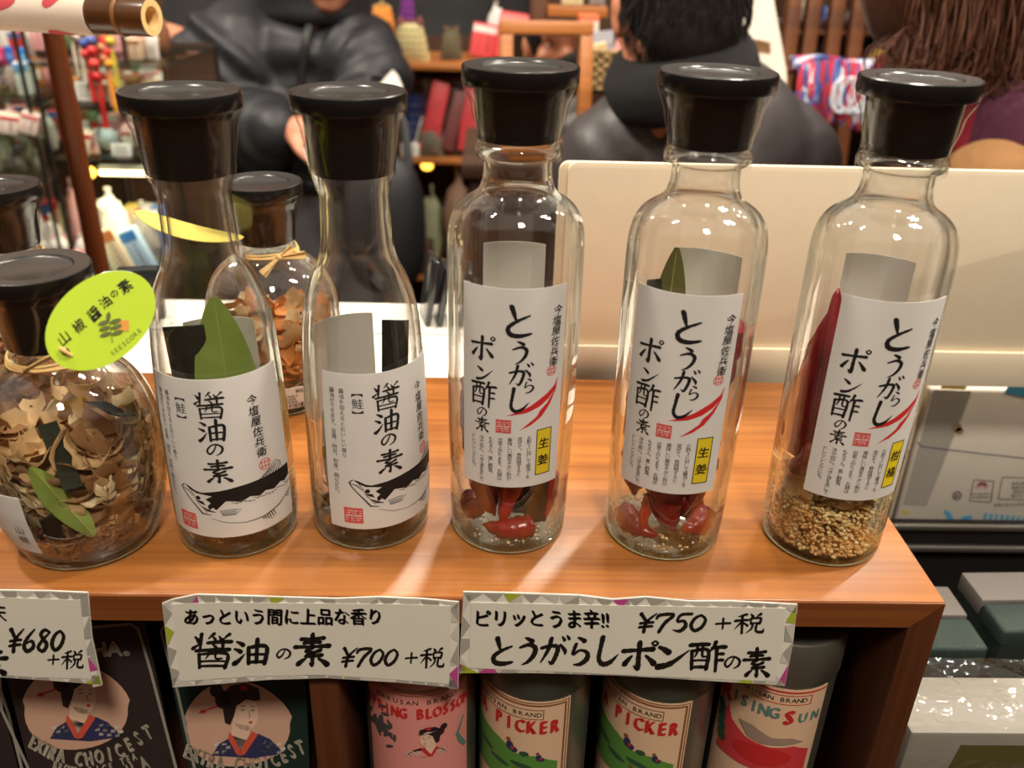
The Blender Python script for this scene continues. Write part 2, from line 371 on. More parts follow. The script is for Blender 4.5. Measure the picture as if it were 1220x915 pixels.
H_ = (.10, .065, .10); V_ = (.105, .085, .09); T_ = (.115, .08, .015); D_ = (.05, .13)
BRUSHES = {
 'と': [([(.28,.96),(.36,.74),(.42,.56)],(.13,.11,.05)), ([(.82,.68),(.46,.52),(.22,.32),(.28,.12),(.55,.06),(.90,.12)],(.05,.09,.11,.13,.12,.06))],
 'う': [([(.36,.98),(.60,.86)],(.05,.14)), ([(.20,.64),(.52,.74),(.74,.62),(.72,.38),(.54,.14),(.32,.02)],(.06,.10,.13,.12,.09,.02))],
 'が': [([(.04,.62),(.40,.70),(.62,.64),(.58,.34),(.46,.08),(.34,.16)],(.08,.09,.12,.11,.10,.02)), ([(.36,.96),(.28,.55),(.06,.10)],(.11,.10,.03)), ([(.70,.74),(.88,.54),(.90,.40)],(.06,.11,.04)), ([(.74,1.02),(.83,.90)],(.04,.09)), ([(.90,1.06),(.99,.95)],(.04,.09))],
 'ら': [([(.38,.99),(.62,.87)],(.05,.13)), ([(.34,.76),(.26,.40),(.50,.54),(.76,.46),(.78,.24),(.56,.05),(.32,.03)],(.09,.08,.06,.10,.13,.10,.03))],
 'し': [([(.34,1.0),(.30,.62),(.28,.24),(.44,.05),(.70,.12),(.96,.40)],(.13,.10,.11,.13,.11,.02))],
 'ポ': [([(.04,.66),(.46,.70),(.86,.73)],(.10,.075,.12)), ([(.48,.97),(.47,.50),(.46,.05),(.34,.15)],(.12,.10,.12,.02)), ([(.28,.48),(.10,.20)],(.05,.13)), ([(.66,.50),(.90,.22)],(.05,.14)), ([(.90,1.02),(.82,.94),(.90,.86),(.98,.94),(.90,1.02)],(.04,.05,.05,.05,.04))],
 'ン': [([(.10,.80),(.36,.62)],(.07,.15)), ([(.10,.10),(.44,.22),(.94,.70)],(.14,.11,.02))],
 'の': [([(.58,.78),(.42,.36),(.20,.14),(.06,.36),(.24,.70),(.58,.82),(.90,.58),(.84,.22),(.54,.02)],(.06,.09,.11,.11,.08,.09,.13,.11,.03))],
 '素': [([(.20,.84),(.50,.85),(.82,.88)],H_), ([(.28,.72),(.72,.745)],(.09,.09)), ([(.50,1.0),(.50,.60)],(.11,.09)), ([(.03,.585),(.5,.60),(.97,.63)],(.10,.065,.12)), ([(.54,.58),(.32,.45),(.58,.41)],(.09,.07,.08)), ([(.74,.49),(.32,.29),(.78,.33)],(.09,.07,.10)), ([(.52,.30),(.52,.0),(.44,.08)],(.10,.09,.02)), ([(.34,.22),(.14,.04)],(.05,.13)), ([(.68,.22),(.93,.03)],(.05,.15))],
 '油': [([(.06,.90),(.24,.78)],D_), ([(.00,.62),(.18,.52)],D_), ([(.02,.06),(.14,.18),(.30,.44)],(.14,.10,.02)), ([(.40,.68),(.42,.06)],(.11,.10)), ([(.40,.68),(.90,.72),(.87,.06)],(.08,.11,.11)), ([(.64,1.0),(.64,.10)],(.12,.09)), ([(.42,.40),(.86,.42)],(.07,.07)), ([(.42,.11),(.88,.13)],(.08,.09))],
 '酢': [([(.02,.87),(.54,.90)],(.11,.10)), ([(.08,.66),(.10,.02)],(.10,.09)), ([(.08,.66),(.52,.69),(.50,.02)],(.08,.10,.11)), ([(.22,.88),(.22,.62),(.16,.44)],(.08,.07,.03)), ([(.38,.88),(.37,.50),(.48,.47)],(.08,.07,.05)), ([(.12,.32),(.48,.33)],(.06,.06)), ([(.10,.08),(.50,.09)],(.08,.09)), ([(.72,.98),(.66,.78),(.54,.60)],T_), ([(.62,.77),(1.0,.81)],(.08,.11)), ([(.76,.78),(.76,-.06)],(.11,.08)), ([(.76,.54),(.95,.56)],(.07,.09)), ([(.76,.32),(.95,.34)],(.07,.09))],
 '醤': [([(.22,1.0),(.20,.54)],(.11,.08)), ([(.06,.92),(.16,.78)],D_), ([(.02,.56),(.20,.70)],(.11,.03)), ([(.54,1.02),(.40,.86)],(.10,.03)), ([(.50,.92),(.57,.84)],(.04,.09)), ([(.66,.94),(.71,.85)],(.04,.09)), ([(.92,1.0),(.78,.85)],(.10,.03)), ([(.38,.735),(.98,.775)],(.09,.11)), ([(.76,.84),(.76,.54),(.66,.60)],(.10,.09,.02)), ([(.50,.69),(.59,.60)],(.04,.10)), ([(.10,.49),(.94,.535)],(.09,.11)), ([(.18,.38),(.21,-.03)],(.10,.09)), ([(.18,.38),(.87,.41),(.84,-.03)],(.07,.10,.11)), ([(.42,.50),(.41,.36),(.34,.24)],(.07,.06,.02)), ([(.60,.50),(.60,.27),(.76,.26)],(.07,.06,.05)), ([(.24,.165),(.82,.175)],(.06,.06)), ([(.20,.015),(.84,.025)],(.07,.08))],
 '¥': [([(.10,.98),(.48,.54)],(.14,.10)), ([(.92,1.0),(.48,.54),(.46,.0)],(.05,.11,.12)), ([(.16,.47),(.84,.53)],(.09,.10)), ([(.16,.26),(.84,.32)],(.09,.10))],
 '0': [([(.56,.92),(.26,.74),(.14,.36),(.40,.08),(.74,.28),(.84,.68),(.56,.92)],(.08,.11,.13,.12,.12,.11,.08))],
 '5': [([(.96,.98),(.40,.93),(.28,.58),(.62,.60),(.78,.34),(.54,.06),(.14,.12)],(.10,.10,.09,.10,.14,.12,.03))],
 '6': [([(.72,.99),(.34,.62),(.18,.26),(.44,.03),(.80,.22),(.64,.48),(.26,.34)],(.05,.11,.13,.13,.12,.10,.03))],
 '7': [([(.06,.74),(.20,.92),(.92,.94),(.56,.50),(.34,.0)],(.09,.11,.11,.12,.11))],
 '8': [([(.80,.86),(.46,.96),(.26,.74),(.72,.34),(.56,.04),(.20,.18),(.38,.48),(.80,.84)],(.08,.11,.12,.13,.12,.11,.10,.06))],
 '+': [([(.08,.48),(.92,.54)],(.10,.12)), ([(.50,.92),(.48,.10)],(.12,.09))],
 '税': [([(.42,.98),(.12,.86)],(.11,.04)), ([(.00,.64),(.48,.69)],(.10,.09)), ([(.26,.88),(.26,.0)],(.11,.10)), ([(.26,.62),(.00,.22)],(.10,.03)), ([(.28,.56),(.45,.40)],(.05,.11)), ([(.56,1.0),(.64,.87)],D_), ([(.92,1.0),(.78,.87)],(.12,.03)), ([(.56,.76),(.58,.48)],(.09,.08)), ([(.56,.76),(.92,.79),(.89,.50)],(.07,.10,.10)), ([(.58,.52),(.88,.535)],(.06,.07)), ([(.65,.50),(.60,.24),(.40,.0)],(.09,.08,.02)), ([(.79,.50),(.77,.12),(1.0,.08),(1.04,.26)],(.09,.10,.12,.02))],
}
def paper_mat(name, col, tr=.35):
    """thin paper: part of the light that falls on it shines through"""
    m = mat(name, col, .6, spec=.3); nt = m.node_tree; L = nt.links; b = nt.nodes['Principled BSDF']; out = nt.nodes['Material Output']
    t = nt.nodes.new('ShaderNodeBsdfTranslucent'); t.inputs[0].default_value = (*rgb(*col), 1); x = nt.nodes.new('ShaderNodeMixShader'); x.inputs[0].default_value = tr
    L.new(b.outputs[0], x.inputs[1]); L.new(t.outputs[0], x.inputs[2]); L.new(x.outputs[0], out.inputs[0]); return m
INK = mat('black_ink', (22, 18, 16), .6); RED = mat('red_ink', (205, 40, 42), .6); SEALRED = mat('seal_red', (214, 88, 82), .6)
PAPER = paper_mat('label_paper', (232, 228, 222), .12); YEL = mat('yellow_ink', (226, 200, 40), .6)
GREYINK = mat('grey_ink', (70, 68, 66), .7); MIDGREY = mat('mid_grey_ink', (122, 118, 112), .7)
# ------------------------------------------------------------------ the setting
FLOORZ = -1.22
FLOORW = wood('floor_boards', (62, 38, 24), (92, 58, 36), .35, 'Y', .5)
o = struct(MB().box((0, 2.0, FLOORZ-.03), (9, 7.4, .06)).build('floor', FLOORW))
WALL = mat('wall_plaster', (92, 66, 46), .8, bump=.2)
struct(MB().box((0, 4.6, .3), (9, .1, 2.9)).build('wall_back', WALL))
struct(MB().box((-4.0, 1.45, .3), (.1, 6.3, 2.9)).build('wall_left', WALL))
struct(MB().box((4.0, 1.45, .3), (.1, 6.3, 2.9)).build('wall_right', WALL))

struct(MB().box((0, -1.65, .3), (9, .1, 2.9)).build('wall_front', WALL))

# ------------------------------------------------------------------ wooden shelf with the bottles
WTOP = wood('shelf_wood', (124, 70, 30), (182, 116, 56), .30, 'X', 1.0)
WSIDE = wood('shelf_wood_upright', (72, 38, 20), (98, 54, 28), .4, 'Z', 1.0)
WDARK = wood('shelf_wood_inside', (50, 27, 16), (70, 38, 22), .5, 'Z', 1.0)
SF, SB, SR, ST = .3027, .5174, .2027, .0139
SLX = -.56; SBOT = -.207
sh = thing('wooden_shelf_unit', 'orange-brown open wooden shelf unit carrying the row of glass bottles', 'shelf', (0, 0, SBOT))
def loc(z): return z-SBOT
MB().prism([(SLX+ST, loc(-ST)), (SR-ST, loc(-ST)), (SR, loc(0)), (SLX, loc(0))], SF+.0012, SB).build('top_board', WTOP, sh, bevel=.0004)
MB().prism([(SLX+ST, loc(-ST)), (SR-ST, loc(-ST)), (SR-.0003, loc(-.0003)), (SLX, loc(-.0003))], SF, SF+.0012).build('front_dark_strip', wood('shelf_front_wood', (98, 52, 24), (140, 80, 38), .4, 'X', 1.0), sh)  # thin strip added to make the board's front face darker
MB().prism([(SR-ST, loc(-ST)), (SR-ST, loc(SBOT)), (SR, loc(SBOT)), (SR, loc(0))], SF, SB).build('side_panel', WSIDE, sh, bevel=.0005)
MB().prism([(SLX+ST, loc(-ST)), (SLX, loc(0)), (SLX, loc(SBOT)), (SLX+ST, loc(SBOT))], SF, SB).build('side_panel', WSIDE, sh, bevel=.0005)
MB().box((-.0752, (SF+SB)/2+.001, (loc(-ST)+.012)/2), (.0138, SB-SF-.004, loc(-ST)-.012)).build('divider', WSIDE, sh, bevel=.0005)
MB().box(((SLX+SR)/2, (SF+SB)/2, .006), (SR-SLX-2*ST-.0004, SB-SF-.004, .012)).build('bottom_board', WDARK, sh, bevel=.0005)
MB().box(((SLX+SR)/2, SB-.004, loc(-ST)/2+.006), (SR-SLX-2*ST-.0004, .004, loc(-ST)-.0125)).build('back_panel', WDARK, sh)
# the counter it stands on
ct = thing('display_counter', 'long dark wooden counter under the bottle shelf', 'counter', (0, 0, FLOORZ))
TZ = SBOT-FLOORZ
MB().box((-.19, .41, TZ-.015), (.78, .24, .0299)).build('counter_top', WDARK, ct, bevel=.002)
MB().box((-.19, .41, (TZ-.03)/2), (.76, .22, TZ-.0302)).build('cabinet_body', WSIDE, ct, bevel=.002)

# ------------------------------------------------------------------ bottles
GLASS = film('clear_glass', tint=(.992, .995, .992), base=.04, edge=.8, rough=.012, dark=(.50, .56, .52), edge_pos=.66, bend=.75, inner=.07)
THICK = film('thick_glass_foot', tint=(.86, .94, .89), base=.12, edge=.8, rough=.04, dark=(.55, .70, .61), edge_pos=.40, bend=.6, inner=.30)
SHRINK = film('shrink_film', tint=(.97, .97, .96), base=.05, edge=.6, rough=.08, bump=.05, bscale=60, dark=(.72, .70, .66), edge_pos=.6)
BLACK = mat('black_plastic', (24, 22, 21), .22, spec=.5, var=.1)
BLACKM = mat('black_plastic_top', (44, 42, 41), .26, spec=.6)
def profile(kind):
    if kind == 'slim':
        o = [(.0240, 0), (.0268, .0012), (.0277, .004), (.0282, .02), (.0280, .045), (.0275, .07), (.0268, .088), (.0261, .100), (.0250, .1095), (.0236, .1165),
             (.0215, .1235), (.0193, .1285), (.0172, .1328), (.0157, .1375), (.0149, .143), (.0146, .150), (.0144, .160), (.0143, .1700), (.0140, .171)]
        return o, .0026, .0034
    if kind == 'wide':
        o = [(.0240, 0), (.0266, .0012), (.0275, .004), (.0281, .02), (.0287, .05), (.0290, .09), (.0291, .13), (.0289, .144), (.0283, .150), (.0270, .1548), (.0248, .1585),
             (.0218, .1612), (.0186, .1632), (.0160, .1655), (.0146, .1685), (.0139, .172), (.0137, .1765), (.0140, .1785), (.0165, .1795), (.0172, .1815), (.0165, .1838), (.0145, .1848), (.0140, .186)]
        return o, .0028, .0036
    o = [(.0255, 0), (.0292, .0015), (.0308, .005), (.0335, .013), (.0362, .023), (.0380, .034), (.0387, .045), (.0385, .055), (.0375, .065), (.0345, .0745), (.0300, .0820), (.0245, .0872),
         (.0195, .0902), (.0168, .0925), (.0158, .0955), (.0156, .0990), (.0150, .0998)]
    return o, .0026, .0034
def rad_at(prof, z):
    for (r0, z0), (r1, z1) in zip(prof, prof[1:]):
        if z0 <= z <= z1: return r0+(r1-r0)*((z-z0)/(z1-z0) if z1 > z0 else 0)
    return prof[-1][0]
def smooth_prof(p, n=4):
    out = []
    for i in range(len(p)-1):
        p0 = p[max(i-1, 0)]; p1 = p[i]; p2 = p[i+1]; p3 = p[min(i+2, len(p)-1)]
        for k in range(n):
            t = k/n; q = []
            for d in (0, 1):
                q.append(.5*((2*p1[d])+(-p0[d]+p2[d])*t+(2*p0[d]-5*p1[d]+4*p2[d]-p3[d])*t*t+(-p0[d]+3*p1[d]-3*p2[d]+p3[d])*t**3))
            out.append(tuple(q))
    return out+[p[-1]]
def make_bottle(kind, label, loc, rotz, group, dim_tilt=None):
    t = thing('glass_bottle' if kind != 'round' else 'glass_jar', label, 'bottle' if kind != 'round' else 'jar', (loc[0], loc[1], .0002), rotz, group)
    prof, wt, foot = profile(kind)
    outer = smooth_prof(prof, 4)
    # thick foot in solid glass, wall above it
    zf = foot
    ft = [(r, z) for (r, z) in outer if z < zf]+[(rad_at(prof, zf), zf)]
    MB().lathe(ft+[(rad_at(prof, zf)*.93, zf+.0002), (rad_at(prof, zf)*.6, zf-.0012), (.0001, zf-.0016)], 72, cap=True).build('glass_foot', THICK, t)
    wall = [(rad_at(prof, zf)-.0001, zf+.0003)]+[(r, z) for (r, z) in outer if z > zf+.0004]
    inner = [(max(r-wt*(.62 if z > .165 else 1), .001), z) for (r, z) in reversed(wall)]
    MB().lathe(wall+inner, 80, cap=False).build('glass_wall', GLASS, t, angle=80)
    # black cap: skirt, flange with dished top, under a clear shrink film
    if kind == 'slim': z0, zs, r0, r1 = .1712, .1955, .0168, .0186
    elif kind == 'wide': z0, zs, r0, r1 = .1862, .2068, .0163, .0182
    else: z0, zs, r0, r1 = .1002, .1262, .0160, .0182
    zt = zs+.0072
    c = MB().lathe([(.0001, z0+.003), (r0-.003, z0+.003), (r0-.0028, z0), (r0, z0), (r0+.0003, z0+.0006), (r1, zs-.001), (r1+.0006, zs), (.0221, zs+.0003), (.0227, zs+.001), (.0229, zt-.0012), (.0226, zt-.0003), (.0219, zt)], 72, cap=False)
    c.cur = 1
    c.lathe([(.0219, zt), (.0160, zt-.0004), (.0154, zt-.0011), (.0145, zt-.0015), (.0001, zt-.0016)], 72, cap=False)
    c.build('stopper_cap', [BLACK, BLACKM], t)
    fz = z0-.006
    def frad(a, z): return 1+.004*math.sin(9*a+z*900)+.003*math.sin(23*a)
    f = MB(); pr = [(.0223, zs+.0012), (.0225, zs-.0002), (.0212, zs-.0030), (r1+.0012, zs-.0068), (r1+.0004, zs-.012), (r0+.0005, z0+.003)]
    pr += [(r0+.0004, z0-.001), (rad_at(prof, fz)+.0009, fz+.002), (rad_at(prof, fz)+.0006, fz-.002)] if kind != 'round' else [(r0+.0003, z0+.0004)]
    sg = 72; vs = []; fs = []
    for (r, z) in pr:
        for k in range(sg):
            a = 2*PI*k/sg; q = r*(1+(frad(a, z)-1)*(1 if z < zs-.001 else .15)); vs.append((q*math.cos(a), q*math.sin(a), z))
    for i in range(len(pr)-1):
        for k in range(sg): fs.append((i*sg+k, i*sg+(k+1) % sg, (i+1)*sg+(k+1) % sg, (i+1)*sg+k))
    f.add(vs, fs).build('shrink_film', SHRINK, t)
    return t, prof

def label_sheet(t, prof, a0, a1, z0, z1, name, m, off=.00012, th=.00022):
    def F(a, b):
        z = z0+(z1-z0)*b; r = rad_at(prof, z)+off+th; g = a0+(a1-a0)*a; return (r*math.sin(g), -r*math.cos(g), z)
    return MB().sheet(F, 40, 18, th).build(name, m, t)
def ink_map(prof, z0, R0, off=.00042):
    def F(u, v):
        r = rad_at(prof, z0+v)+off; a = u/R0; return (r*math.sin(a), -r*math.cos(a), z0+v)
    return F
FADE = paper_mat('label_back_paper', (226, 224, 217), .45)

def fish_label(t, prof):
    R0 = .0272; hw = math.radians(65); z0 = .0135; H = .0785
    lb = label_sheet(t, prof, -hw, hw, z0, z0+H, 'front_label', PAPER); F = ink_map(prof, z0, R0)
    label_sheet(t, prof, PI-.62, PI+.62, .048, .098, 'rear_label', FADE)
    k = Ink()
    for ch, v, s in (('醤', .0668, .0122), ('油', .0548, .0112), ('の', .0462, .0072), ('素', .0350, .0118)): k.brush(ch, -.0025, v, s, s*.95, .82, .05)
    k.column('今塩屋佐兵衛', .0150, .0660, .0050, .0052, .022, .02, .1, .00028)
    k.column('【鮭】', -.0150, .0700, .0052, .0052, .006)
    k.column('醤油を加えるとおいしい香り', -.0218, .0705, .0025, .00262, .004)
    k.column('醤油ができます。豆腐、納豆、刺身、鍋などに。', -.0262, .0705, .0025, .0025, .004)
    k.print('lettering', INK, lb, F, .0022)
    k = Ink(); k.seal(-.0195, .0075, .0085); k.print('square_seal', SEALRED, lb, F, .0022); k = Ink(); k.ring(.0172, .0335, .0029, .0004)
    for i in range(3): k.rect(.0172+(i-1)*.0015, .0335, .0004, .0042)
    k.rect(.0172, .0345, .0042, .0004); k.rect(.0172, .0325, .0042, .0004); k.print('round_seal', SEALRED, lb, F, .0022)
    # brush-painted salmon
    k = Ink()
    back = [(-.0188, .0268), (-.0165, .0262), (-.0135, .0244), (-.011, .0238), (-.004, .0248), (.004, .0262), (.012, .0270), (.020, .0274), (.0305, .0272), (.0305, .0212), (.027, .0196), (.024, .0206), (.020, .0190),
            (.016, .0203), (.013, .0187), (.009, .0200), (.005, .0182), (.002, .0190), (-.001, .0196), (-.003, .0176), (-.0055, .0150), (-.0068, .0163), (-.0085, .0148), (-.009, .0170), (-.0075, .0186), (-.0095, .0205), (-.0065, .0222), (-.010, .0228), (-.0135, .0232), (-.0165, .0249)]
    k.poly(back)
    k.ell(-.0128, .0208, .0011, .0011, 12); k.poly([(-.0143, .0196), (-.0108, .0192), (-.0098, .0172), (-.012, .0180)])
    k.stroke([(-.0118, .0165), (-.009, .0146), (-.0060, .0138)], [.0003, .0011, .0003])
    k.print('fish_back', INK, lb, F, .0022)
    k = Ink()
    k.stroke([(-.0188, .0268), (-.0205, .0252), (-.0196, .0232), (-.0172, .0200), (-.0140, .0160), (-.0118, .0128), (-.0080, .0122)], [.0004, .0008, .0006, .0006, .0007, .0009, .0003])
    k.stroke([(-.0200, .0247), (-.0172, .0238), (-.0150, .0214)], [.0003, .0006, .0003])
    k.stroke([(-.0165, .0252), (-.0150, .0225), (-.0130, .0180), (-.0095, .0135)], [.0004, .0003, .0003, .0003])
    k.stroke([(-.0082, .0106), (-.002, .0082), (.006, .0070), (.014, .0074), (.022, .0096), (.0305, .0142)], [.0002, .0003, .0003, .0006, .0007, .0003])
    k.stroke([(-.0040, .0145), (.0012, .0150), (.0046, .0145), (.0022, .0122), (-.0030, .0120), (-.0040, .0145)], .0003)
    for i in range(4): k.stroke([(-.0032, .0139-.0005*i), (.0030-.0003*i, .0143-.0006*i)], .00022)
    k.stroke([(.0135, .0268), (.0180, .0298), (.0225, .0330), (.0250, .0312), (.0262, .0272)], .0003)
    for i in range(6): k.stroke([(.0152+.0017*i, .0272), (.0196+.0012*i, .0322-.0006*abs(i-3))], [.0006, .0003])
    for i in range(6): k.stroke([(.0130+.0011*i, .0068+.0003*i), (.0142+.0011*i, .0040+.0006*abs(i-3))], [.0006, .0003])
    for i in range(4): k.stroke([(.0265+.001*i, .0118+.0006*i), (.0292+.0005*i, .0098+.001*i)], [.0005, .0002])
    k.print('fish_outline', GREYINK, lb, F, .0022)
    k = Ink()
    for i in range(16):
        x = .002+.0018*i; k.stroke([(x-.001, .0185-.0006*math.sin(i*2.1)), (x+.0016, .0176+.0005*math.sin(i*1.3))], [.0002, .0005])
    k.print('fish_scales', MIDGREY, lb, F, .0022)
def chili_label(t, prof, kind='生姜', rear=(PI-.5, PI+.5), bright=False):
    R0 = .0290; hw = math.radians(45.5); z0 = .0392; H = .0940
    lb = label_sheet(t, prof, -hw, hw, z0, z0+H, 'front_label', PAPER); F = ink_map(prof, z0, R0)
    label_sheet(t, prof, rear[0], rear[1], .082, .134, 'rear_label', FADE)
    k = Ink()
    for ch, u, v, s, wt in (('と', .0015, .0800, .0150, .022), ('う', .0026, .0662, .0112, .020), ('が', .0030, .0558, .0108, .018), ('ら', .0066, .0508, .0072, .016), ('し', .0020, .0440, .0120, .022),
                            ('ポ', -.0132, .0668, .0118, .02), ('ン', -.0122, .0556, .0088, .018), ('酢', -.0128, .0460, .0122, .02), ('の', -.0132, .0372, .0054, .016), ('素', -.0132, .0308, .0072, .018)):
        k.brush(ch, u, v, s*.92, s*.95, .80, .04)
    k.column('今塩屋佐兵衛', .0186, .0835, .0046, .0046, .022, .02, .1, -.0002)
    y = .0252
    for i, (tx, u) in enumerate((('お酢3に対して醤油1を', .0078), ('混ぜて、数時間すると', .0036), ('美味しい唐辛子ポン酢が', -.0006), ('出来上がります。お鍋は', -.0048), ('もちろん、蒸し野菜、', -.0090), ('冷や奴に、ゴマ油を足して', -.0132), ('ドレッシングにも。', -.0172))):
        k.column(tx, u, y-.0002*i, .0023, .0020, .0, .01, 0, 0)
    k.print('lettering', INK, lb, F, .0022)
    k = Ink(); k.seal(-.0036, .0312, .0066, 1); k.print('square_seal', SEALRED, lb, F, .0022); k = Ink(); k.ring(.0168, .0562, .0024, .00035)
    for i in range(3): k.rect(.0168+(i-1)*.0012, .0562, .0004, .0034)
    k.rect(.0168, .0570, .0034, .0004); k.rect(.0168, .0553, .0034, .0004); k.print('round_seal', SEALRED, lb, F, .0022)
    k = Ink()
    k.poly([(.0206, .0520), (.0200, .0505), (.0192, .0470), (.0160, .0432), (.0118, .0402), (.0060, .0378), (-.0028, .0364), (.0025, .0385), (.0080, .0412), (.0106, .0430), (.0150, .0458), (.0188, .0490), (.0200, .0520)])
    k.poly([(.0206, .0508), (.0196, .0466), (.0168, .0404), (.0130, .0352), (.0085, .0318), (.0030, .0292), (.0072, .0326), (.0108, .0356), (.0122, .0384), (.0154, .0412), (.0186, .0462)])
    k.print('chili_drawing', RED, lb, F, .0022)
    k = Ink().rect(.0148, .0172, .0072, .0232); k.print('variety_tag', mat('bright_yellow', (236, 210, 20), .6) if bright else YEL, lb, F, .0022)
    F2 = ink_map(prof, z0, R0, .0005)
    k = Ink().frame(.0148, .0172, .0074, .0234, .0004); k.column(kind, .0148, .0215, .0056, .0085, .02, .02, .05); k.print('variety_name', INK, lb, F2, .0022)

BOT = {}
GB = 'seasoning bottles in a row on the wooden shelf'
def face(x, y): return -math.atan2(x, y)
def rot_for(x, y, deg): return face(x, y)+math.radians(deg)
t, p = make_bottle('slim', 'slim bottle with salmon label, left one of the pair, beside the big round jar', (-.1200, .3546), rot_for(-.1200, .3546, -7), GB); fish_label(t, p); BOT['A'] = (t, p)
t, p = make_bottle('slim', 'slim bottle with salmon label, right one of the pair, next to the chili bottles', (-.0572, .3621), rot_for(-.0572, .3621, 24), GB); fish_label(t, p); BOT['B'] = (t, p)
t, p = make_bottle('wide', 'chili label bottle with a ginger tag, nearest to the salmon label bottles', (.0097, .3598), rot_for(.0097, .3598, 1), GB); chili_label(t, p); BOT['C'] = (t, p)
t, p = make_bottle('wide', 'chili label bottle with a yellow ginger tag, the middle one of the three wide bottles', (.0852, .3561), rot_for(.0852, .3561, -1), GB); chili_label(t, p, rear=(PI-.75, PI+.35)); BOT['D'] = (t, p)
t, p = make_bottle('wide', 'chili label bottle with tan citrus flakes at the bottom, at the shelf end', (.1622, .3530), rot_for(.1622, .3530, 24), GB); chili_label(t, p, '柑橘', rear=(PI-.95, PI+.1), bright=True); BOT['E'] = (t, p)
JG = 'round seasoning jars on the wooden shelf'
t, p = make_bottle('round', 'big round jar with a green oval tag at the left front of the shelf', (-.1872, .3465), rot_for(-.1872, .3465, 0), JG); BOT['F'] = (t, p)
t, p = make_bottle('round', 'round jar behind the green tagged jar, only its black cap showing above it', (-.2640, .4700), 0, JG); BOT['G'] = (t, p)
t, p = make_bottle('round', 'round jar with orange flakes, a straw bow and a price sticker behind the salmon bottles', (-.1285, .4887), rot_for(-.1285, .4887, 0), JG); BOT['H'] = (t, p)
t, p = make_bottle('round', 'round jar cut by the left photo edge, beside the green tagged jar', (-.2870, .3900), 0, JG); BOT['I'] = (t, p)
# ------------------------------------------------------------------ what is in the bottles
CHILI = mat('dried_chili_skin', (126, 14, 24), .25, spec=.6, var=.35, vscale=14, bump=.25, bscale=30)
CHILI2 = mat('dried_chili_bright', (166, 24, 26), .28, spec=.6, var=.3, vscale=14)
STEM = mat('chili_stem', (120, 104, 58), .7, var=.2)
LEAF = mat('bay_leaf', (128, 146, 66), .5, var=.25, vscale=10); LEAF2 = mat('bay_leaf_olive', (104, 102, 52), .55, var=.25, vscale=10)
KOMBU = mat('kelp_strip', (40, 42, 32), .8, spec=.15, var=.3, vscale=12, bump=.3, bscale=40)
FLAKE = paper_mat('bonito_flake', (214, 178, 126), .4); FLAKE2 = paper_mat('bonito_flake_dark', (168, 122, 78), .4); FLAKE3 = paper_mat('bonito_flake_pale', (236, 216, 172), .35)
ORANGE = paper_mat('orange_flake', (226, 158, 88), .4); BROWNF = mat('brown_flake', (112, 72, 44), .6, var=.35)
TAN = mat('citrus_granule', (202, 160, 98), .7, var=.25); SALT = mat('salt_grain', (235, 225, 210), .5); PALE = mat('pale_peel', (226, 200, 140), .6, var=.1)
def inb(key):
    t = BOT[key][0]; x, y = t.location.x, t.location.y; f = face(x, y)
    return Matrix.Translation(Vector((x, y, .0002))) @ Matrix.Rotation(f, 4, 'Z')
def chili(key, pts, rmax, label, group, m=CHILI, stem=True, twist=0):
    M = inb(key); P = [Vector((p[0], p[1], p[2]-.0038*max(0, 1-p[2]/.07))) for p in pts]; n = 16
    def ev(t):
        q = t*(len(P)-1); i = min(int(q), len(P)-2); f = q-i
        p0 = P[max(i-1, 0)]; p1 = P[i]; p2 = P[i+1]; p3 = P[min(i+2, len(P)-1)]
        return .5*((2*p1)+(p2-p0)*f+(2*p0-5*p1+4*p2-p3)*f*f+(3*p1-p0-3*p2+p3)*f**3)
    path = [M @ ev(i/n) for i in range(n+1)]
    rad = [max(.0004, rmax*(math.sin(PI*min(1, (i/n)*.62+.38))**.8)*(1+.10*math.sin(i*2.1+twist))) for i in range(n+1)]
    rad[0] *= .6
    mb = MB().tube(path, rad, 12)
    c = sum(path, Vector())/len(path)
    mb.v = [v+(noise.noise_vector(v*260)*rmax*.16) for v in mb.v]
    t = thing('dried_chili', label, 'chili pepper', path[-1], group=group)
    for v in mb.v: v -= path[-1]
    mb.build('pod', m, t, angle=70)
    if stem:
        d = (path[0]-path[1]).normalized()
        MB().tube([path[0]-path[-1]-d*.0006, path[0]-path[-1]+d*.001], [rmax*.5, rmax*.35], 8).build('stem', STEM, t)
    return t
def leaf(key, base, tip, width, label, m, bend=.003, side=(1, 0, 0), nm='bay_leaf', cat='leaf'):
    M = inb(key); b = Vector(base); tp = Vector(tip); sd = Vector(side).normalized(); ax = tp-b; nr = ax.cross(sd).normalized()
    def F(u, v):
        w = width*(math.sin(PI*min(1, v*.93+.05))**.75); c = b+ax*v+nr*(bend*math.sin(PI*v))
        q = (u-.5)*w; return M @ (c+sd*q+nr*(abs(u-.5)*.25*w))
    c = M @ b
    mb = MB().sheet(F, 8, 16, .0003); mb.v = [v-c for v in mb.v]
    t = thing(nm, label, cat, c); mb.build('blade', m, t, angle=70)
    rb = MB().tube([(M @ (b+ax*v+nr*(bend*math.sin(PI*v)+.0001)))-c for v in (0, .2, .4, .6, .8, .97)], [.0005, .0005, .0004, .0004, .0003, .0002], 6); rb.build('midrib', mat('leaf_rib', (150, 156, 84), .6), t)
    return t
def kelp(key, base, tip, width, label, side=(1, 0, 0), wav=.0015):
    M = inb(key); b = Vector(base); ax = Vector(tip)-b; sd = Vector(side).normalized(); nr = ax.cross(sd).normalized()
    def F(u, v): return M @ (b+ax*v+sd*((u-.5)*width)+nr*(wav*math.sin(v*5)+wav*.5*math.sin(u*3+v*2)))
    o = MB().sheet(F, 8, 18, .0009).build('kelp_strip', KOMBU); return tag(o, label, 'dried kelp')
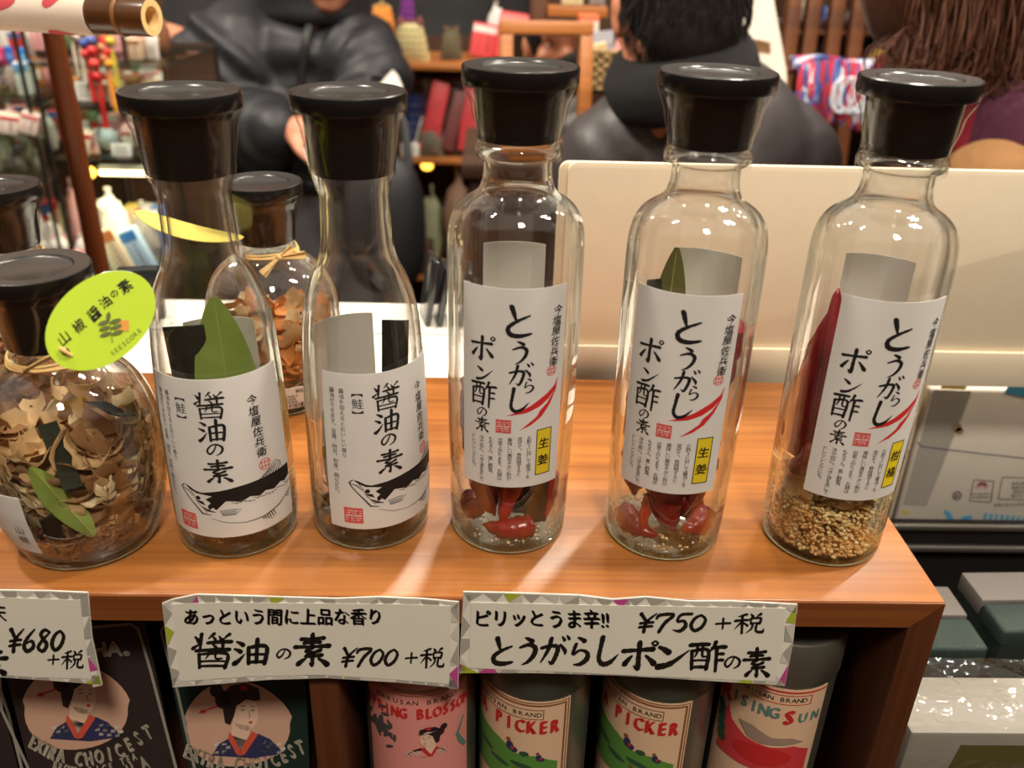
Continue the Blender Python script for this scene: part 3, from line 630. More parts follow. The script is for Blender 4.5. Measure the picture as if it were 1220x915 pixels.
def heap(key, name, label, cat, n, zlo, zhi, size, mats, seed, curl=.35, rin=None, fill=1.0, long=2.0, gap=0):
    """loose flakes lying in the bottle, too many to count"""
    random.seed(seed); M = inb(key); prof = BOT[key][1]; mb = MB()
    for i in range(n):
        q = random.random(); z = zlo+(zhi-zlo)*q; sz = size*random.uniform(.55, 1.25)
        R = (rad_at(prof, z) if rin is None else rin)-.0034-sz*.30
        if R < .002: R = .002
        a = random.uniform(0, 2*PI); r = R*math.sqrt(random.random())*fill
        if random.random() < .5: r = R*fill
        T = M @ Matrix.Translation((r*math.cos(a), r*math.sin(a), max(z, .0048+sz*.25))) @ Matrix.Rotation(random.uniform(0, 6.3), 4, 'Z') @ Matrix.Rotation(random.gauss(0, .6), 4, 'X') @ Matrix.Rotation(random.gauss(0, .5), 4, 'Y')
        mb.cur = random.choices(range(len(mats)), [5, 3, 2][:len(mats)])[0]; k = random.uniform(.4, 1)*curl; ph = random.uniform(0, 6)
        w = sz*.5; l = min(sz*.5*random.uniform(.7, long/1.6), R if R > .004 else .004)
        mb.sheet(lambda u, v: ((u-.5)*2*w*.62*(1+.25*math.sin(7*v+ph)), (v-.5)*2*l*.9, k*sz*((u-.5)**2*2.2-.2+.25*math.sin(4*v+ph))), 4, 4, .00012, T)
    Mi_ = M.inverted()
    for i_, v in enumerate(mb.v):                    # nothing pokes through the wall
        q = Mi_ @ v; q.z = min(max(q.z, .0046), prof[-1][1]-.02); R = rad_at(prof, q.z)-.0031-gap*(1 if q.y < 0 else 0); r = math.hypot(q.x, q.y)
        if r > R: q.x *= R/r; q.y *= R/r
        mb.v[i_] = M @ q
    o = mb.build(name, mats, smooth=True, angle=60); return tag(o, label, cat, kind='stuff')
def grains(key, name, label, cat, n, zlo, zhi, size, mats, seed, rmin=0, rmax=.0245, rects=False):
    random.seed(seed); M = inb(key); mb = MB()
    for i in range(n):
        a = random.uniform(0, 2*PI); r = rmin+(rmax-rmin)*math.sqrt(random.random())
        if random.random() < .35: r = rmax*random.uniform(.9, 1)
        z = zlo+(zhi-zlo)*random.random(); s = size*random.uniform(.5, 1.3)
        R = Matrix.Rotation(random.uniform(0, 6), 3, 'Z') @ Matrix.Rotation(random.uniform(0, 6), 3, 'X')
        mb.cur = random.randrange(len(mats)); mb.ball((0, 0, 0), (s, s*.75, s*.6), 6, 4, M @ Matrix.Translation((r*math.cos(a), r*math.sin(a), z)) @ R.to_4x4())
    o = mb.build(name, mats, smooth=True); return tag(o, label, cat, kind='stuff')

# A and B: flakes at the foot, leaf and kelp standing behind the label
heap('A', 'soup_flakes', 'brown dried fish flakes at the foot of the left salmon label bottle', 'flakes', 140, .0050, .018, .010, [BROWNF, FLAKE2, FLAKE3], 3, rin=.0262)
heap('B', 'soup_flakes', 'brown dried fish flakes at the foot of the right salmon label bottle', 'flakes', 140, .0050, .017, .010, [BROWNF, FLAKE2, FLAKE], 4, rin=.0262)
leaf('A', (.004, .010, .022), (.002, .004, .116), .028, 'green bay leaf standing behind the label of the left salmon label bottle', LEAF, bend=-.004)
kelp('A', (-.010, .012, .020), (-.012, .006, .104), .017, 'dark kelp strip beside the bay leaf in the left salmon label bottle')
kelp('B', (.012, .010, .019), (.015, .005, .103), .012, 'dark kelp strip behind the label of the right salmon label bottle')
leaf('B', (-.019, .000, .018), (-.0195, .002, .060), .012, 'olive leaf edge left of the label in the right salmon label bottle', LEAF2, side=(0, 1, 0), bend=0)
chili('A', [(.0165, -.002, .030), (.0145, -.006, .020), (.0125, -.010, .0115)], .0042, 'small red chili at the lower right of the left salmon label bottle', 'chilies in the bottles', CHILI2, False)
# C
GC = 'chilies in the first wide bottle'
chili('C', [(-.008, -.003, .075), (-.010, -.008, .050), (-.0105, -.0105, .028), (-.006, -.0130, .0155)], .0100, 'broad dark red chili at the lower left of the first wide bottle', GC)
chili('C', [(.006, -.008, .056), (.002, -.0135, .034), (-.004, -.0165, .0115)], .0066, 'slim bright red chili in the middle front of the first wide bottle', GC, CHILI2)
chili('C', [(-.0165, .004, .078), (-.0175, .000, .052), (-.0160, -.003, .026)], .0070, 'dark red chili along the left wall of the first wide bottle', GC)
chili('C', [(.004, .012, .085), (.003, .010, .055), (.002, .006, .025)], .0085, 'dark red chili deep behind the label of the first wide bottle', GC)
chili('C', [(.0195, -.003, .034), (.0190, -.006, .022), (.0170, -.010, .0110)], .0042, 'small red chili tip at the right foot of the first wide bottle', GC, CHILI2, False)
kelp('C', (.0130, -.0125, .0085), (.0165, -.0050, .110), .011, 'dark kelp strip standing at the right of the first wide bottle', side=(1, .35, 0), wav=.0008)
kelp('C', (.0050, -.0155, .016), (.0075, -.0080, .088), .006, 'narrow kelp strip beside the wide one in the first wide bottle', side=(1, 0, 0), wav=.0006)
chili('C', [(.011, -.0150, .0120), (.000, -.0190, .0125), (-.0120, -.0150, .0120)], .0056, 'short red chili lying flat on the foot of the first wide bottle', GC)
chili('C', [(-.004, .004, .0140), (.008, .008, .0145), (.015, .003, .0140)], .0062, 'dark red chili lying at the back foot of the first wide bottle', GC)
chili('C', [(-.018, .004, .0135), (-.0165, -.005, .0140), (-.0120, -.0120, .0200)], .0060, 'dark red chili along the left foot of the first wide bottle', GC)
grains('C', 'salt_grains', 'white salt grains at the foot of the first wide bottle', 'salt', 130, .0044, .0056, .0007, [SALT, PALE], 11)
# D
GD = 'chilies in the middle wide bottle'
chili('D', [(-.003, -.005, .064), (-.002, -.0115, .042), (.001, -.0140, .024), (.005, -.0160, .0135)], .0104, 'long broad red chili at the front foot of the middle wide bottle', GD)
chili('D', [(-.0125, -.003, .064), (-.0145, -.007, .042), (-.0145, -.009, .025)], .0086, 'dark red chili at the lower left of the middle wide bottle', GD)
chili('D', [(.0110, -.003, .064), (.0130, -.008, .042), (.0125, -.0115, .024)], .0092, 'crumpled red chili at the lower right of the middle wide bottle', GD, CHILI2)
chili('D', [(.0185, .003, .112), (.0165, .003, .092), (.0155, .001, .070), (.0165, -.001, .054)], .0078, 'red chili right of the label, high in the middle wide bottle', GD, CHILI2)
chili('D', [(-.007, -.014, .030), (-.0085, -.0175, .020), (-.0090, -.0190, .0125)], .0030, 'thin red chili tip hanging low in the middle wide bottle', GD, CHILI2, False)
chili('D', [(-.0165, .006, .085), (-.0175, .003, .065), (-.0165, .001, .048)], .0062, 'dark red chili along the left wall of the middle wide bottle', GD)
kelp('D', (-.0185, .003, .050), (-.0150, .006, .126), .010, 'greenish kelp strip along the left wall of the middle wide bottle', side=(.8, .6, 0), wav=.001)
leaf('D', (-.010, .008, .070), (-.008, .002, .142), .015, 'olive bay leaf with its tip above the label of the middle wide bottle', LEAF2, bend=.002)
chili('D', [(-.0185, -.004, .0120), (-.0130, -.0145, .0125), (-.001, -.0190, .0118)], .0056, 'short red chili lying flat on the foot of the middle wide bottle', GD)
chili('D', [(.016, .002, .0140), (.004, .010, .0145), (-.010, .008, .0140)], .0064, 'dark red chili lying at the back foot of the middle wide bottle', GD)
chili('D', [(.0185, .002, .0130), (.0165, -.0080, .0135), (.0090, -.0150, .0140)], .0060, 'dark red chili along the right foot of the middle wide bottle', GD)
grains('D', 'salt_grains', 'white salt and ginger grains at the foot of the middle wide bottle', 'salt', 150, .0044, .0058, .0008, [SALT, PALE, TAN], 12)
# E
GE = 'chilies in the citrus bottle'
chili('E', [(-.0155, -.002, .046), (-.0160, -.0030, .064), (-.0155, -.0030, .090), (-.0130, -.0020, .127)], .0098, 'long glossy red chili leaning tip up at the left of the citrus bottle', GE, CHILI, False)
chili('E', [(.004, -.0130, .062), (-.006, -.0150, .053), (-.0135, -.0120, .044), (-.0185, -.0050, .038)], .0085, 'dark red chili lying across the front of the citrus bottle', GE)
chili('E', [(-.0205, .006, .064), (-.0215, .005, .080), (-.0205, .004, .100)], .0040, 'small dark red chili tip against the left wall of the citrus bottle', GE, CHILI, False)
chili('E', [(.014, -.006, .052), (.010, -.011, .044), (.000, -.0150, .036)], .0082, 'short dark red chili just above the flakes in the citrus bottle', GE)
chili('E', [(.0175, -.002, .056), (.0160, -.0085, .042), (.0115, -.0135, .036)], .0070, 'dark red chili at the lower right of the citrus bottle', GE)
chili('E', [(-.002, .008, .100), (-.003, .006, .075), (-.005, .004, .050)], .0090, 'curled red chili behind the label of the citrus bottle', GE, CHILI2)
grains('E', 'citrus_granules', 'tan citrus granules filling the foot of the citrus bottle', 'granules', 4600, .0048, .0285, .0013, [TAN, PALE, TAN], 13, rmax=.0250)
heap('E', 'peel_shavings', 'pale peel shavings lying on the granules in the citrus bottle', 'shavings', 46, .0285, .0330, .0100, [PALE, TAN], 14, rin=.0270, long=2.6)
# F
heap('F', 'bonito_flakes', 'brown and cream bonito flakes filling the green tagged jar', 'flakes', 330, .010, .064, .0230, [FLAKE, FLAKE2, FLAKE3], 21, fill=1.0, curl=.5, gap=.0045)
heap('F', 'bonito_dust', 'brown crumbs of bonito at the foot of the green tagged jar', 'crumbs', 300, .0050, .022, .0070, [FLAKE2, BROWNF, FLAKE], 22)
leaf('F', (.000, -.0325, .020), (-.0170, -.0290, .058), .0125, 'green bay leaf against the front of the green tagged jar', LEAF, bend=.002, side=(1, .25, .2))
kelp('F', (-.0035, -.0330, .046), (-.0075, -.0230, .0735), .0075, 'black kelp strip against the upper front of the green tagged jar', side=(1, 0, .1), wav=.0006)
kelp('F', (-.0125, -.0270, .0130), (-.0165, -.0300, .034), .0060, 'dark seaweed scrap under the bay leaf in the green tagged jar', side=(1, .3, .5), wav=.0012)
kelp('F', (.0240, -.0120, .0640), (.0120, -.0140, .0745), .0090, 'dark kelp piece at the upper right of the green tagged jar', side=(1, .5, -.5), wav=.0006)
heap('H', 'bonito_flakes', 'orange bonito flakes in the jar with the straw bow', 'flakes', 300, .009, .055, .0190, [ORANGE, FLAKE, FLAKE3], 23, curl=.45)
heap('G', 'bonito_flakes', 'brown bonito flakes in the jar behind the green tagged one', 'flakes', 200, .009, .050, .0150, [FLAKE2, FLAKE, BROWNF], 24, curl=.45)
heap('I', 'bonito_flakes', 'dark brown bonito flakes in the jar at the left photo edge', 'flakes', 200, .009, .050, .0150, [FLAKE2, BROWNF, FLAKE], 25, curl=.45)

# straw ties, stickers and hang tags of the round jars
STRAW = mat('straw', (216, 178, 112), .6, var=.2, vscale=20)
def straw_tie(key, bow):
    t, prof = BOT[key]; mb = MB(); z = .0945
    for k, dz in ((0, 0), (1, .0010), (2, -.0009)):
        mb.tube([((rad_at(prof, z+dz)+.0009)*math.sin(a), -(rad_at(prof, z+dz)+.0009)*math.cos(a), z+dz+.0004*math.sin(3*a+k)) for a in [2*PI*i/40 for i in range(41)]], .0007, 6)
    mb.build('straw_tie', STRAW, t)
    if bow:
        k = .0168; c = Vector((k*math.sin(.35), -k*math.cos(.35)-.0014, z)); b = MB()
        b.ball(c, (.0018, .0014, .0016), 10, 8)
        for d, l in (((.9, -.1, .06), .0135), ((-.72, -.2, -.62), .0120), ((.75, .1, .42), .0085)):
            d = Vector(d).normalized(); u = Vector((0, 0, 1)).cross(d).normalized(); w = d.cross(u)
            b.sheet(lambda p, q: c+d*(.001+l*p)+w*((q-.5)*(.0015+.0042*p))+u*(-.0006*math.sin(q*9)), 6, 8, .0005)
        b.build('straw_bow', STRAW, t)
straw_tie('F', False); straw_tie('H', True); straw_tie('G', False); straw_tie('I', False)
# white label at the left of the big jar, price sticker of the jar behind
t, prof = BOT['F']
lb = label_sheet(t, prof, -1.55, -.66, .014, .046, 'front_label', PAPER, off=.0003)
k = Ink(); k.column('山椒', -.0268-.002, .030-.002, .0048, .0055, .01); k.print('lettering', INK, lb, (lambda u, v: ((rad_at(prof, v)+.0008)*math.sin(u/.036), -(rad_at(prof, v)+.0008)*math.cos(u/.036), v)), .002)
t, prof = BOT['H']
lb = label_sheet(t, prof, -.08, .74, .0068, .0225, 'price_sticker', PAPER, off=.0003)
def FH(u, v): return ((rad_at(prof, v)+.0008)*math.sin(u/.031), -(rad_at(prof, v)+.0008)*math.cos(u/.031), v)
k = Ink(); k.text('¥680', .0105, .0198, .0040, .012); 
for i in range(3): k.text(('山椒醤油', '内容量', '税抜価格')[i], .0042, .0165-.0022*i, .0018)
random.seed(5); x = .0035
while x < .0215:
    wd = random.choice((.0003, .0003, .0006, .0009)); k.rect(x, .0090, wd, .0032); x += wd+random.choice((.0004, .0006))
k.print('lettering', INK, lb, FH, .002)
# ------------------------------------------------------------------ flat printed things: drawn as the photograph shows them, on their own real planes
CAMV = Vector((0, 0, CAM_H))
def plane_map(p0, n, off=0.0):
    p0 = Vector(p0); n = Vector(n).normalized()
    def F(px, py):
        d = AX*((px-610)/CAM_F) + AD*((py-457.5)/CAM_F) + AF
        return CAMV+d*((p0-CAMV).dot(n)/d.dot(n))+n*off
    return F
def slab(out, F, n, th, name, m, parent=None, bow=None):
    """sheet of real thickness with the outline out; bow(x, y) bends it towards its front"""
    n = Vector(n).normalized(); c = len(out); P = [F(*p) for p in out]
    mb = MB(); tr = tessellate_polygon([[Vector((p[0], p[1], 0)) for p in out]])
    mb.add(P+[p-n*th for p in P], [tuple(t) for t in tr]+[tuple(i+c for i in reversed(t)) for t in tr]+[(i, (i+1) % c, c+(i+1) % c, c+i) for i in range(c)])
    return mb.build(name, m, parent, smooth=False)
class Px(Ink):                          # y runs downwards
    def text(s, body, x, y, size, *a, **k):
        k['sy'] = -k.get('sy', 1.0); k['shear'] = -k.get('shear', 0.0)
        return Ink.text(s, body, x, y, size, *a, **k)
PB = [mat('border_grey', (168, 163, 152), .6), mat('border_pale_grey', (205, 200, 188), .6), mat('border_magenta', (190, 72, 140), .6), mat('border_lime', (168, 178, 52), .6)]
CARDP = mat('card_paper', (224, 219, 205), .6, spec=.3); CARDW = mat('card_border_paper', (228, 224, 212), .6, spec=.3)
BRUSH = mat('brush_ink', (24, 20, 17), .5)
def price_card(label, out, inner, tri_seed, writing, Y=.3016, magenta=()):
    n = Vector((0, -1, .03)); p0 = Vector((0, Y, -.02)); F0 = plane_map(p0, n); F1 = plane_map(p0, n, .0003); F2 = plane_map(p0, n, .00045); F3 = plane_map(p0, n, .0006)
    o = slab(out, F0, n, .0006, 'price_card', CARDW); tag(o, label, 'price card', 'handwritten price cards taped on the shelf front')
    random.seed(tri_seed); inks = [Px() for _ in PB]; m = len(out); cx = sum(p[0] for p in out)/m; cy = sum(p[1] for p in out)/m
    for i in range(m):                                   # faceted triangles along the border
        a, b = out[i], out[(i+1) % m]; L = math.hypot(b[0]-a[0], b[1]-a[1]); k = max(1, int(L/19))
        nx, ny = -(b[1]-a[1])/L, (b[0]-a[0])/L
        if nx*(cx-a[0])+ny*(cy-a[1]) < 0: nx, ny = -nx, -ny
        for j in range(k):
            p = (a[0]+(b[0]-a[0])*j/k, a[1]+(b[1]-a[1])*j/k); q = (a[0]+(b[0]-a[0])*(j+1)/k, a[1]+(b[1]-a[1])*(j+1)/k)
            e = .6; p = (p[0]+nx*e, p[1]+ny*e); q = (q[0]+nx*e, q[1]+ny*e); h = 10.5
            mid = (p[0]+(q[0]-p[0])*random.uniform(.1, .9)+nx*h, p[1]+(q[1]-p[1])*random.uniform(.1, .9)+ny*h)
            c = random.choices((0, 1, 2, 3), (5, 4, 1.1, .5))[0]; inks[c].poly([p, q, mid])
            if random.random() < .6:
                c2 = random.choices((0, 1, 2, 3), (4, 5, .6, .4))[0]; inks[c2].poly([q, mid, (q[0]+nx*h, q[1]+ny*h)])
    for k, (ink, mm) in enumerate(zip(inks, PB)):
        if ink.v: ink.print('border_pattern', mm, o, F1)
    ip = slab(inner, F2, n, .00025, 'inner_paper', CARDP, o)
    k = Px()
    for w_ in writing:
        body, x0, x1, y, size, wt = w_[:6]; kw = w_[6] if len(w_) > 6 else {}
        if all(c in BRUSHES for c in body): k.brushline(body, x0, x1, y, -size*.88, 1.0 if size > 30 else .95, 1.08, kw.get('shear', .05))
        else: k.text(body, (x0+x1)/2, y, size, wt*.7, fit=x1-x0, wob=.02, **kw)
    k.print('lettering', BRUSH, ip, F3)
    return o
price_card('price card with two brush lines and 750 yen, right one on the shelf front',
    [(552, 705), (600, 706), (690, 709), (730, 714), (770, 711), (820, 716), (870, 716), (950, 720), (945, 765), (935, 817), (840, 811), (740, 805), (640, 802), (547, 802), (549, 760)],
    [(561, 717), (700, 720), (820, 722), (936, 724), (930, 770), (923, 811), (800, 806), (680, 800), (559, 795)], 3,
    [('ピリッと', 568, 647, 736, 22, .06), ('うま辛!!', 656, 725, 737, 24, .06), ('¥750', 760, 842, 741, 25, .035, dict(shear=.25)), ('+税', 846, 907, 742, 26, .035),
     ('とうがらし', 583, 737, 775, 38, .05, dict(shear=.12)), ('ポン酢', 742, 862, 780, 38, .05, dict(shear=.08)), ('の', 863, 882, 787, 20, .03), ('素', 886, 916, 788, 38, .035)])
price_card('price card with two brush lines and 700 yen, in the middle of the shelf front',
    [(193, 719), (205, 714), (235, 708), (300, 710), (400, 713), (450, 711), (500, 713), (547, 717), (547, 765), (546, 820), (470, 813), (390, 808), (320, 810), (260, 815), (206, 819), (199, 770)],
    [(204, 719), (260, 717), (380, 718), (470, 719), (537, 721), (537, 770), (535, 814), (460, 808), (380, 803), (300, 805), (215, 811)], 5,
    [('あっという間に上品な香り', 221, 453, 734, 21, .06), ('醤', 231, 275, 774, 44, .035), ('油', 281, 320, 776, 35, .04), ('の', 330, 347, 777, 17, .03), ('素', 352, 392, 773, 42, .035),
     ('¥700', 407, 475, 782, 25, .04, dict(shear=.25)), ('+税', 478, 527, 783, 26, .035)])
price_card('price card with 680 yen, cut off by the left photo edge',
    [(-60, 702), (0, 703), (60, 704), (105, 706), (110, 760), (122, 816), (60, 811), (0, 807), (-55, 804)],
    [(-55, 711), (0, 711), (96, 714), (101, 760), (109, 808), (40, 806), (0, 803), (-52, 800)], 9,
    [('¥680', 11, 78, 762, 31, .04, dict(shear=.15)), ('+税', 53, 98, 785, 24, .035), ('味', -20, 8, 729, 24, .035), ('素', -36, 8, 787, 34, .04)])

# green oval tag of the big jar
TAGM = mat('lime_tag_paper', (176, 202, 48), .5, spec=.3)
p0 = at(120, 382, .306); n = (CAMV-p0).normalized()+Vector((.12, 0, .05)); F0 = plane_map(p0, n)
ang = math.radians(-37); out = []
for i in range(44):
    g = 2*PI*i/44; a, b = 73*math.cos(g), 50.5*math.sin(g); out.append((119.5+a*math.cos(ang)-b*math.sin(ang), 382+a*math.sin(ang)+b*math.cos(ang)))
tg = slab(out, F0, n, .0005, 'hang_tag', TAGM); tag(tg, 'lime green oval paper tag hanging on the big round jar', 'tag')
F1 = plane_map(p0, n, .0002); F2 = plane_map(p0, n, .0004)
Px().ell(78, 419, 5.4, 4.6, 18).print('eyelet_hole', mat('hole_dark', (66, 54, 30), .8), tg, F1)
k = Px()
for ch, x, y, s in (('山', 76, 403, 17), ('椒', 94, 388, 16), ('醤', 112, 374, 17), ('油', 125, 360, 15), ('の', 136, 350, 11), ('素', 149, 341, 17)): k.text(ch, x, y, s, .016, rot=math.radians(-40), wob=.03)
k.print('lettering', INK, tg, F1)
k = Px(); sx, sy = 134, 408; dx, dy = math.sin(math.radians(14)), -math.cos(math.radians(14))
k.stroke([(sx, sy), (sx-2, sy-14), (sx-4, sy-26)], [1, 1, .6])
for t_, s_ in ((.35, 1), (.35, -1), (.62, 1), (.62, -1), (.88, 1), (.88, -1)):
    bx, by = sx-4*t_, sy-26*t_; k.ell(bx+s_*7, by-1.5-s_*1.0, 7, 2.7, 12, math.radians(-18))
k.ell(sx-5, sy-31, 2.7, 5.5, 12, .1); k.print('leaf_emblem', mat('emblem_green', (84, 96, 34), .6), tg, F2)
k = Px(); k.rect(147, 388, 13, 13); k.print('orange_seal', mat('seal_orange', (206, 140, 58), .6), tg, F1)
k = Px()
for i, ch in enumerate('SEESCORE'): k.text(ch, 134+i*4.55, 420.5-3.4*i-.06*i*i, 7.6, .012, rot=math.radians(-38))
k.print('brand_lettering', mat('emblem_green', (84, 96, 34), .6), tg, F2)
# the straw that ties it on, tied through the hole
a = F2(78, 419); jb = BOT['F'][0].location+Vector((-.003, -.0178, .0945))
s_ = MB().tube([jb, (jb+a)/2+Vector((0, -.001, .001)), a+Vector((0, 0, .0008)), a+Vector((.001, .002, -.001))], [.0009, .0009, .0012, .0006], 7)
s_.tube([a+Vector((-.0015, -.0006, .0016)), a+Vector((.0004, -.0010, .0004)), a+Vector((.0018, 0, -.0016))], .0007, 6)
s_.build('tie_straw', STRAW, tg)
# tag of the jar with the bow, seen almost edge on
p0 = at(228, 276, .462); n2 = Vector((-.10, .13, 1)).normalized(); u = Vector((1, .0, -.25)).normalized(); w_ = n2.cross(u)
mb = MB().sheet(lambda a_, b_: p0+u*(.028*(2*a_-1))+w_*(.019*(2*b_-1)*math.sqrt(max(.02, 1-(2*a_-1)**2)))+n2*(.004*(2*a_-1)**2), 20, 8, .0005)
tag(mb.build('hang_tag', mat('yellow_tag_paper', (214, 196, 96), .5)), 'pale yellow paper tag on the jar with the straw bow, behind the slim bottle', 'tag')

# ------------------------------------------------------------------ tea tins in the right compartment
TINM = mat('tin_metal', (150, 150, 138), .35, metal=.85); CREAM = mat('tin_cream_paper', (226, 190, 156), .5); PINKP = mat('tin_pink_paper', (224, 146, 136), .5)
BRN = mat('brown_ink', (140, 82, 40), .6); TRED = mat('tin_red_ink', (196, 40, 40), .6); GREEN = mat('tin_green_ink', (86, 140, 58), .6); DGREEN = mat('tin_dark_green', (44, 78, 56), .6)
SKIN_P = mat('printed_skin', (226, 190, 166), .6); HAIRP = mat('printed_hair', (40, 24, 26), .6); NAVY = mat('printed_navy', (44, 48, 84), .6); CHK = mat('printed_check_white', (206, 196, 186), .6); TEAL = mat('printed_teal', (92, 128, 118), .6); HILLS = mat('printed_hill', (158, 134, 120), .6)
TR = .0290
def tin(x, y, zt, zlab, label, turn, paper, lidm=TINM, hw=1.0):
    base = SBOT+.0122
    t = thing('tea_tin', label, 'tin', (x, y, base), face(x, y)+turn, 'round tea tins in the right compartment')
    h = zt-base; zl = zlab-base
    MB().lathe([(TR-.0018, 0), (TR-.0003, .0008), (TR-.0003, zl+.004), (.0001, zl+.004)], 64).build('tin_body', TINM, t)
    MB().lathe([(TR+.0002, zl+.0006), (TR+.0005, zl+.0012), (TR+.0005, h-.0014), (TR-.0004, h-.0002), (TR-.0016, h), (TR-.003, h-.0006), (.0001, h-.0006)], 64, cap=False).build('lid', lidm, t)
    lb = MB().sheet(lambda a, b: ((TR)*math.sin((a-.5)*2*hw), -(TR)*math.cos((a-.5)*2*hw), .003+(zl-.0034)*b), 48, 4, .0002).build('paper_label', paper, t)
    return t, lb, zl
def FT(off=.0003, arc=0.0, zl=0.0):
    R = TR+off
    return lambda u, v: (R*math.sin(u/TR), -R*math.cos(u/TR), zl+v-arc*u*u)
def arc_text(k, body, u0, u1, v, size, wt, dip=0.0, **kw):
    n = len(body)
    for i, ch in enumerate(body):
        u = u0+(u1-u0)*i/max(1, n-1)
        if ch != ' ': k.text(ch, u, v-dip*((u-(u0+u1)/2)/(abs(u1-u0)/2))**2, size, wt, **kw)
def picker(x, y, zt, zlab, label, turn):
    t, lb, zl = tin(x, y, zt, zlab, label, turn, CREAM, mat('tin_green_lid', (92, 100, 86), .4, metal=.6), 1.19); F = FT(.0003, 0, zl); F2 = FT(.0005, 0, zl)
    k = Ink(); hwu = TR*1.19
    for q, tk in ((.0012, .0005), (.0028, .0010)):
        k.rect(0, -q, 2*hwu-2*q, tk); k.rect(hwu-q, -.045, tk, .09-2*q); k.rect(-hwu+q, -.045, tk, .09-2*q)
    k.frame(0, -.0088, .041, .0066, .0004); k.print('border_lines', BRN, lb, F, .002)
    k = Ink(); arc_text(k, 'MARUSAN BRAND', -.0182, .0182, -.0088, .0040, .012); k.print('maker_lettering', INK, lb, F, .002)
    k = Ink(); arc_text(k, 'TEA PICKER', -.0265, .0265, -.0175, .0122, .045, sx=.60); k.print('title_lettering', TRED, lb, F, .002)
    k = Ink(); k.poly([(-hwu+.004, -.030), (-.016, -.0285), (-.002, -.0315), (.008, -.0375), (.018, -.0375), (.0290, -.0430), (.0290, -.050), (.014, -.058), (-.010, -.060), (-hwu+.004, -.058)]); k.print('tea_field', GREEN, lb, F, .002, .004)
    k = Ink()
    for (a, b) in ((-.012, -.042), (-.002, -.047), (.010, -.045)): k.ell(a, b, .006, .0016, 14, -.2)
    k.poly([(-hwu+.004, -.034), (-.021, -.037), (-.017, -.048), (-.019, -.060), (-hwu+.004, -.060)]); k.print('tea_rows', DGREEN, lb, F2, .002)
    for (a, b, s) in ((.0040, -.0330, 1.0), (.0190, -.0385, .75), (.008, -.052, .9)):
        k = Ink(); k.ell(a, b, .0020*s, .0032*s, 12); k.ell(a+.002*s, b-.002*s, .0022*s, .0020*s, 12); k.print('picker_clothes', NAVY, lb, F2)
        k = Ink(); k.ell(a-.0008*s, b+.0040*s, .0013*s, .0013*s, 10); k.print('picker_hat', BRN, lb, F2)
        k = Ink(); k.ell(a+.0014*s, b-.0012*s, .0008*s, .0013*s, 10); k.print('picker_apron', TRED, lb, FT(.0006, 0, zl))
    k = Ink(); k.ell(.0115, -.0365, .0026, .0018, 10); k.print('bush', DGREEN, lb, F2)
    return t
def zf(px, py, Yf): return at(px, py, Yf).z
TY = .343; DZ = 12
picker(.0262, TY, -.050, zf(637, 824+DZ, TY-TR), 'tea tin with a green field picture, left one of the two alike', -.54)
picker(.0905, TY, -.050, zf(775, 826+DZ, TY-TR), 'tea tin with a green field picture, right one, beside the red sun tin', -.54)
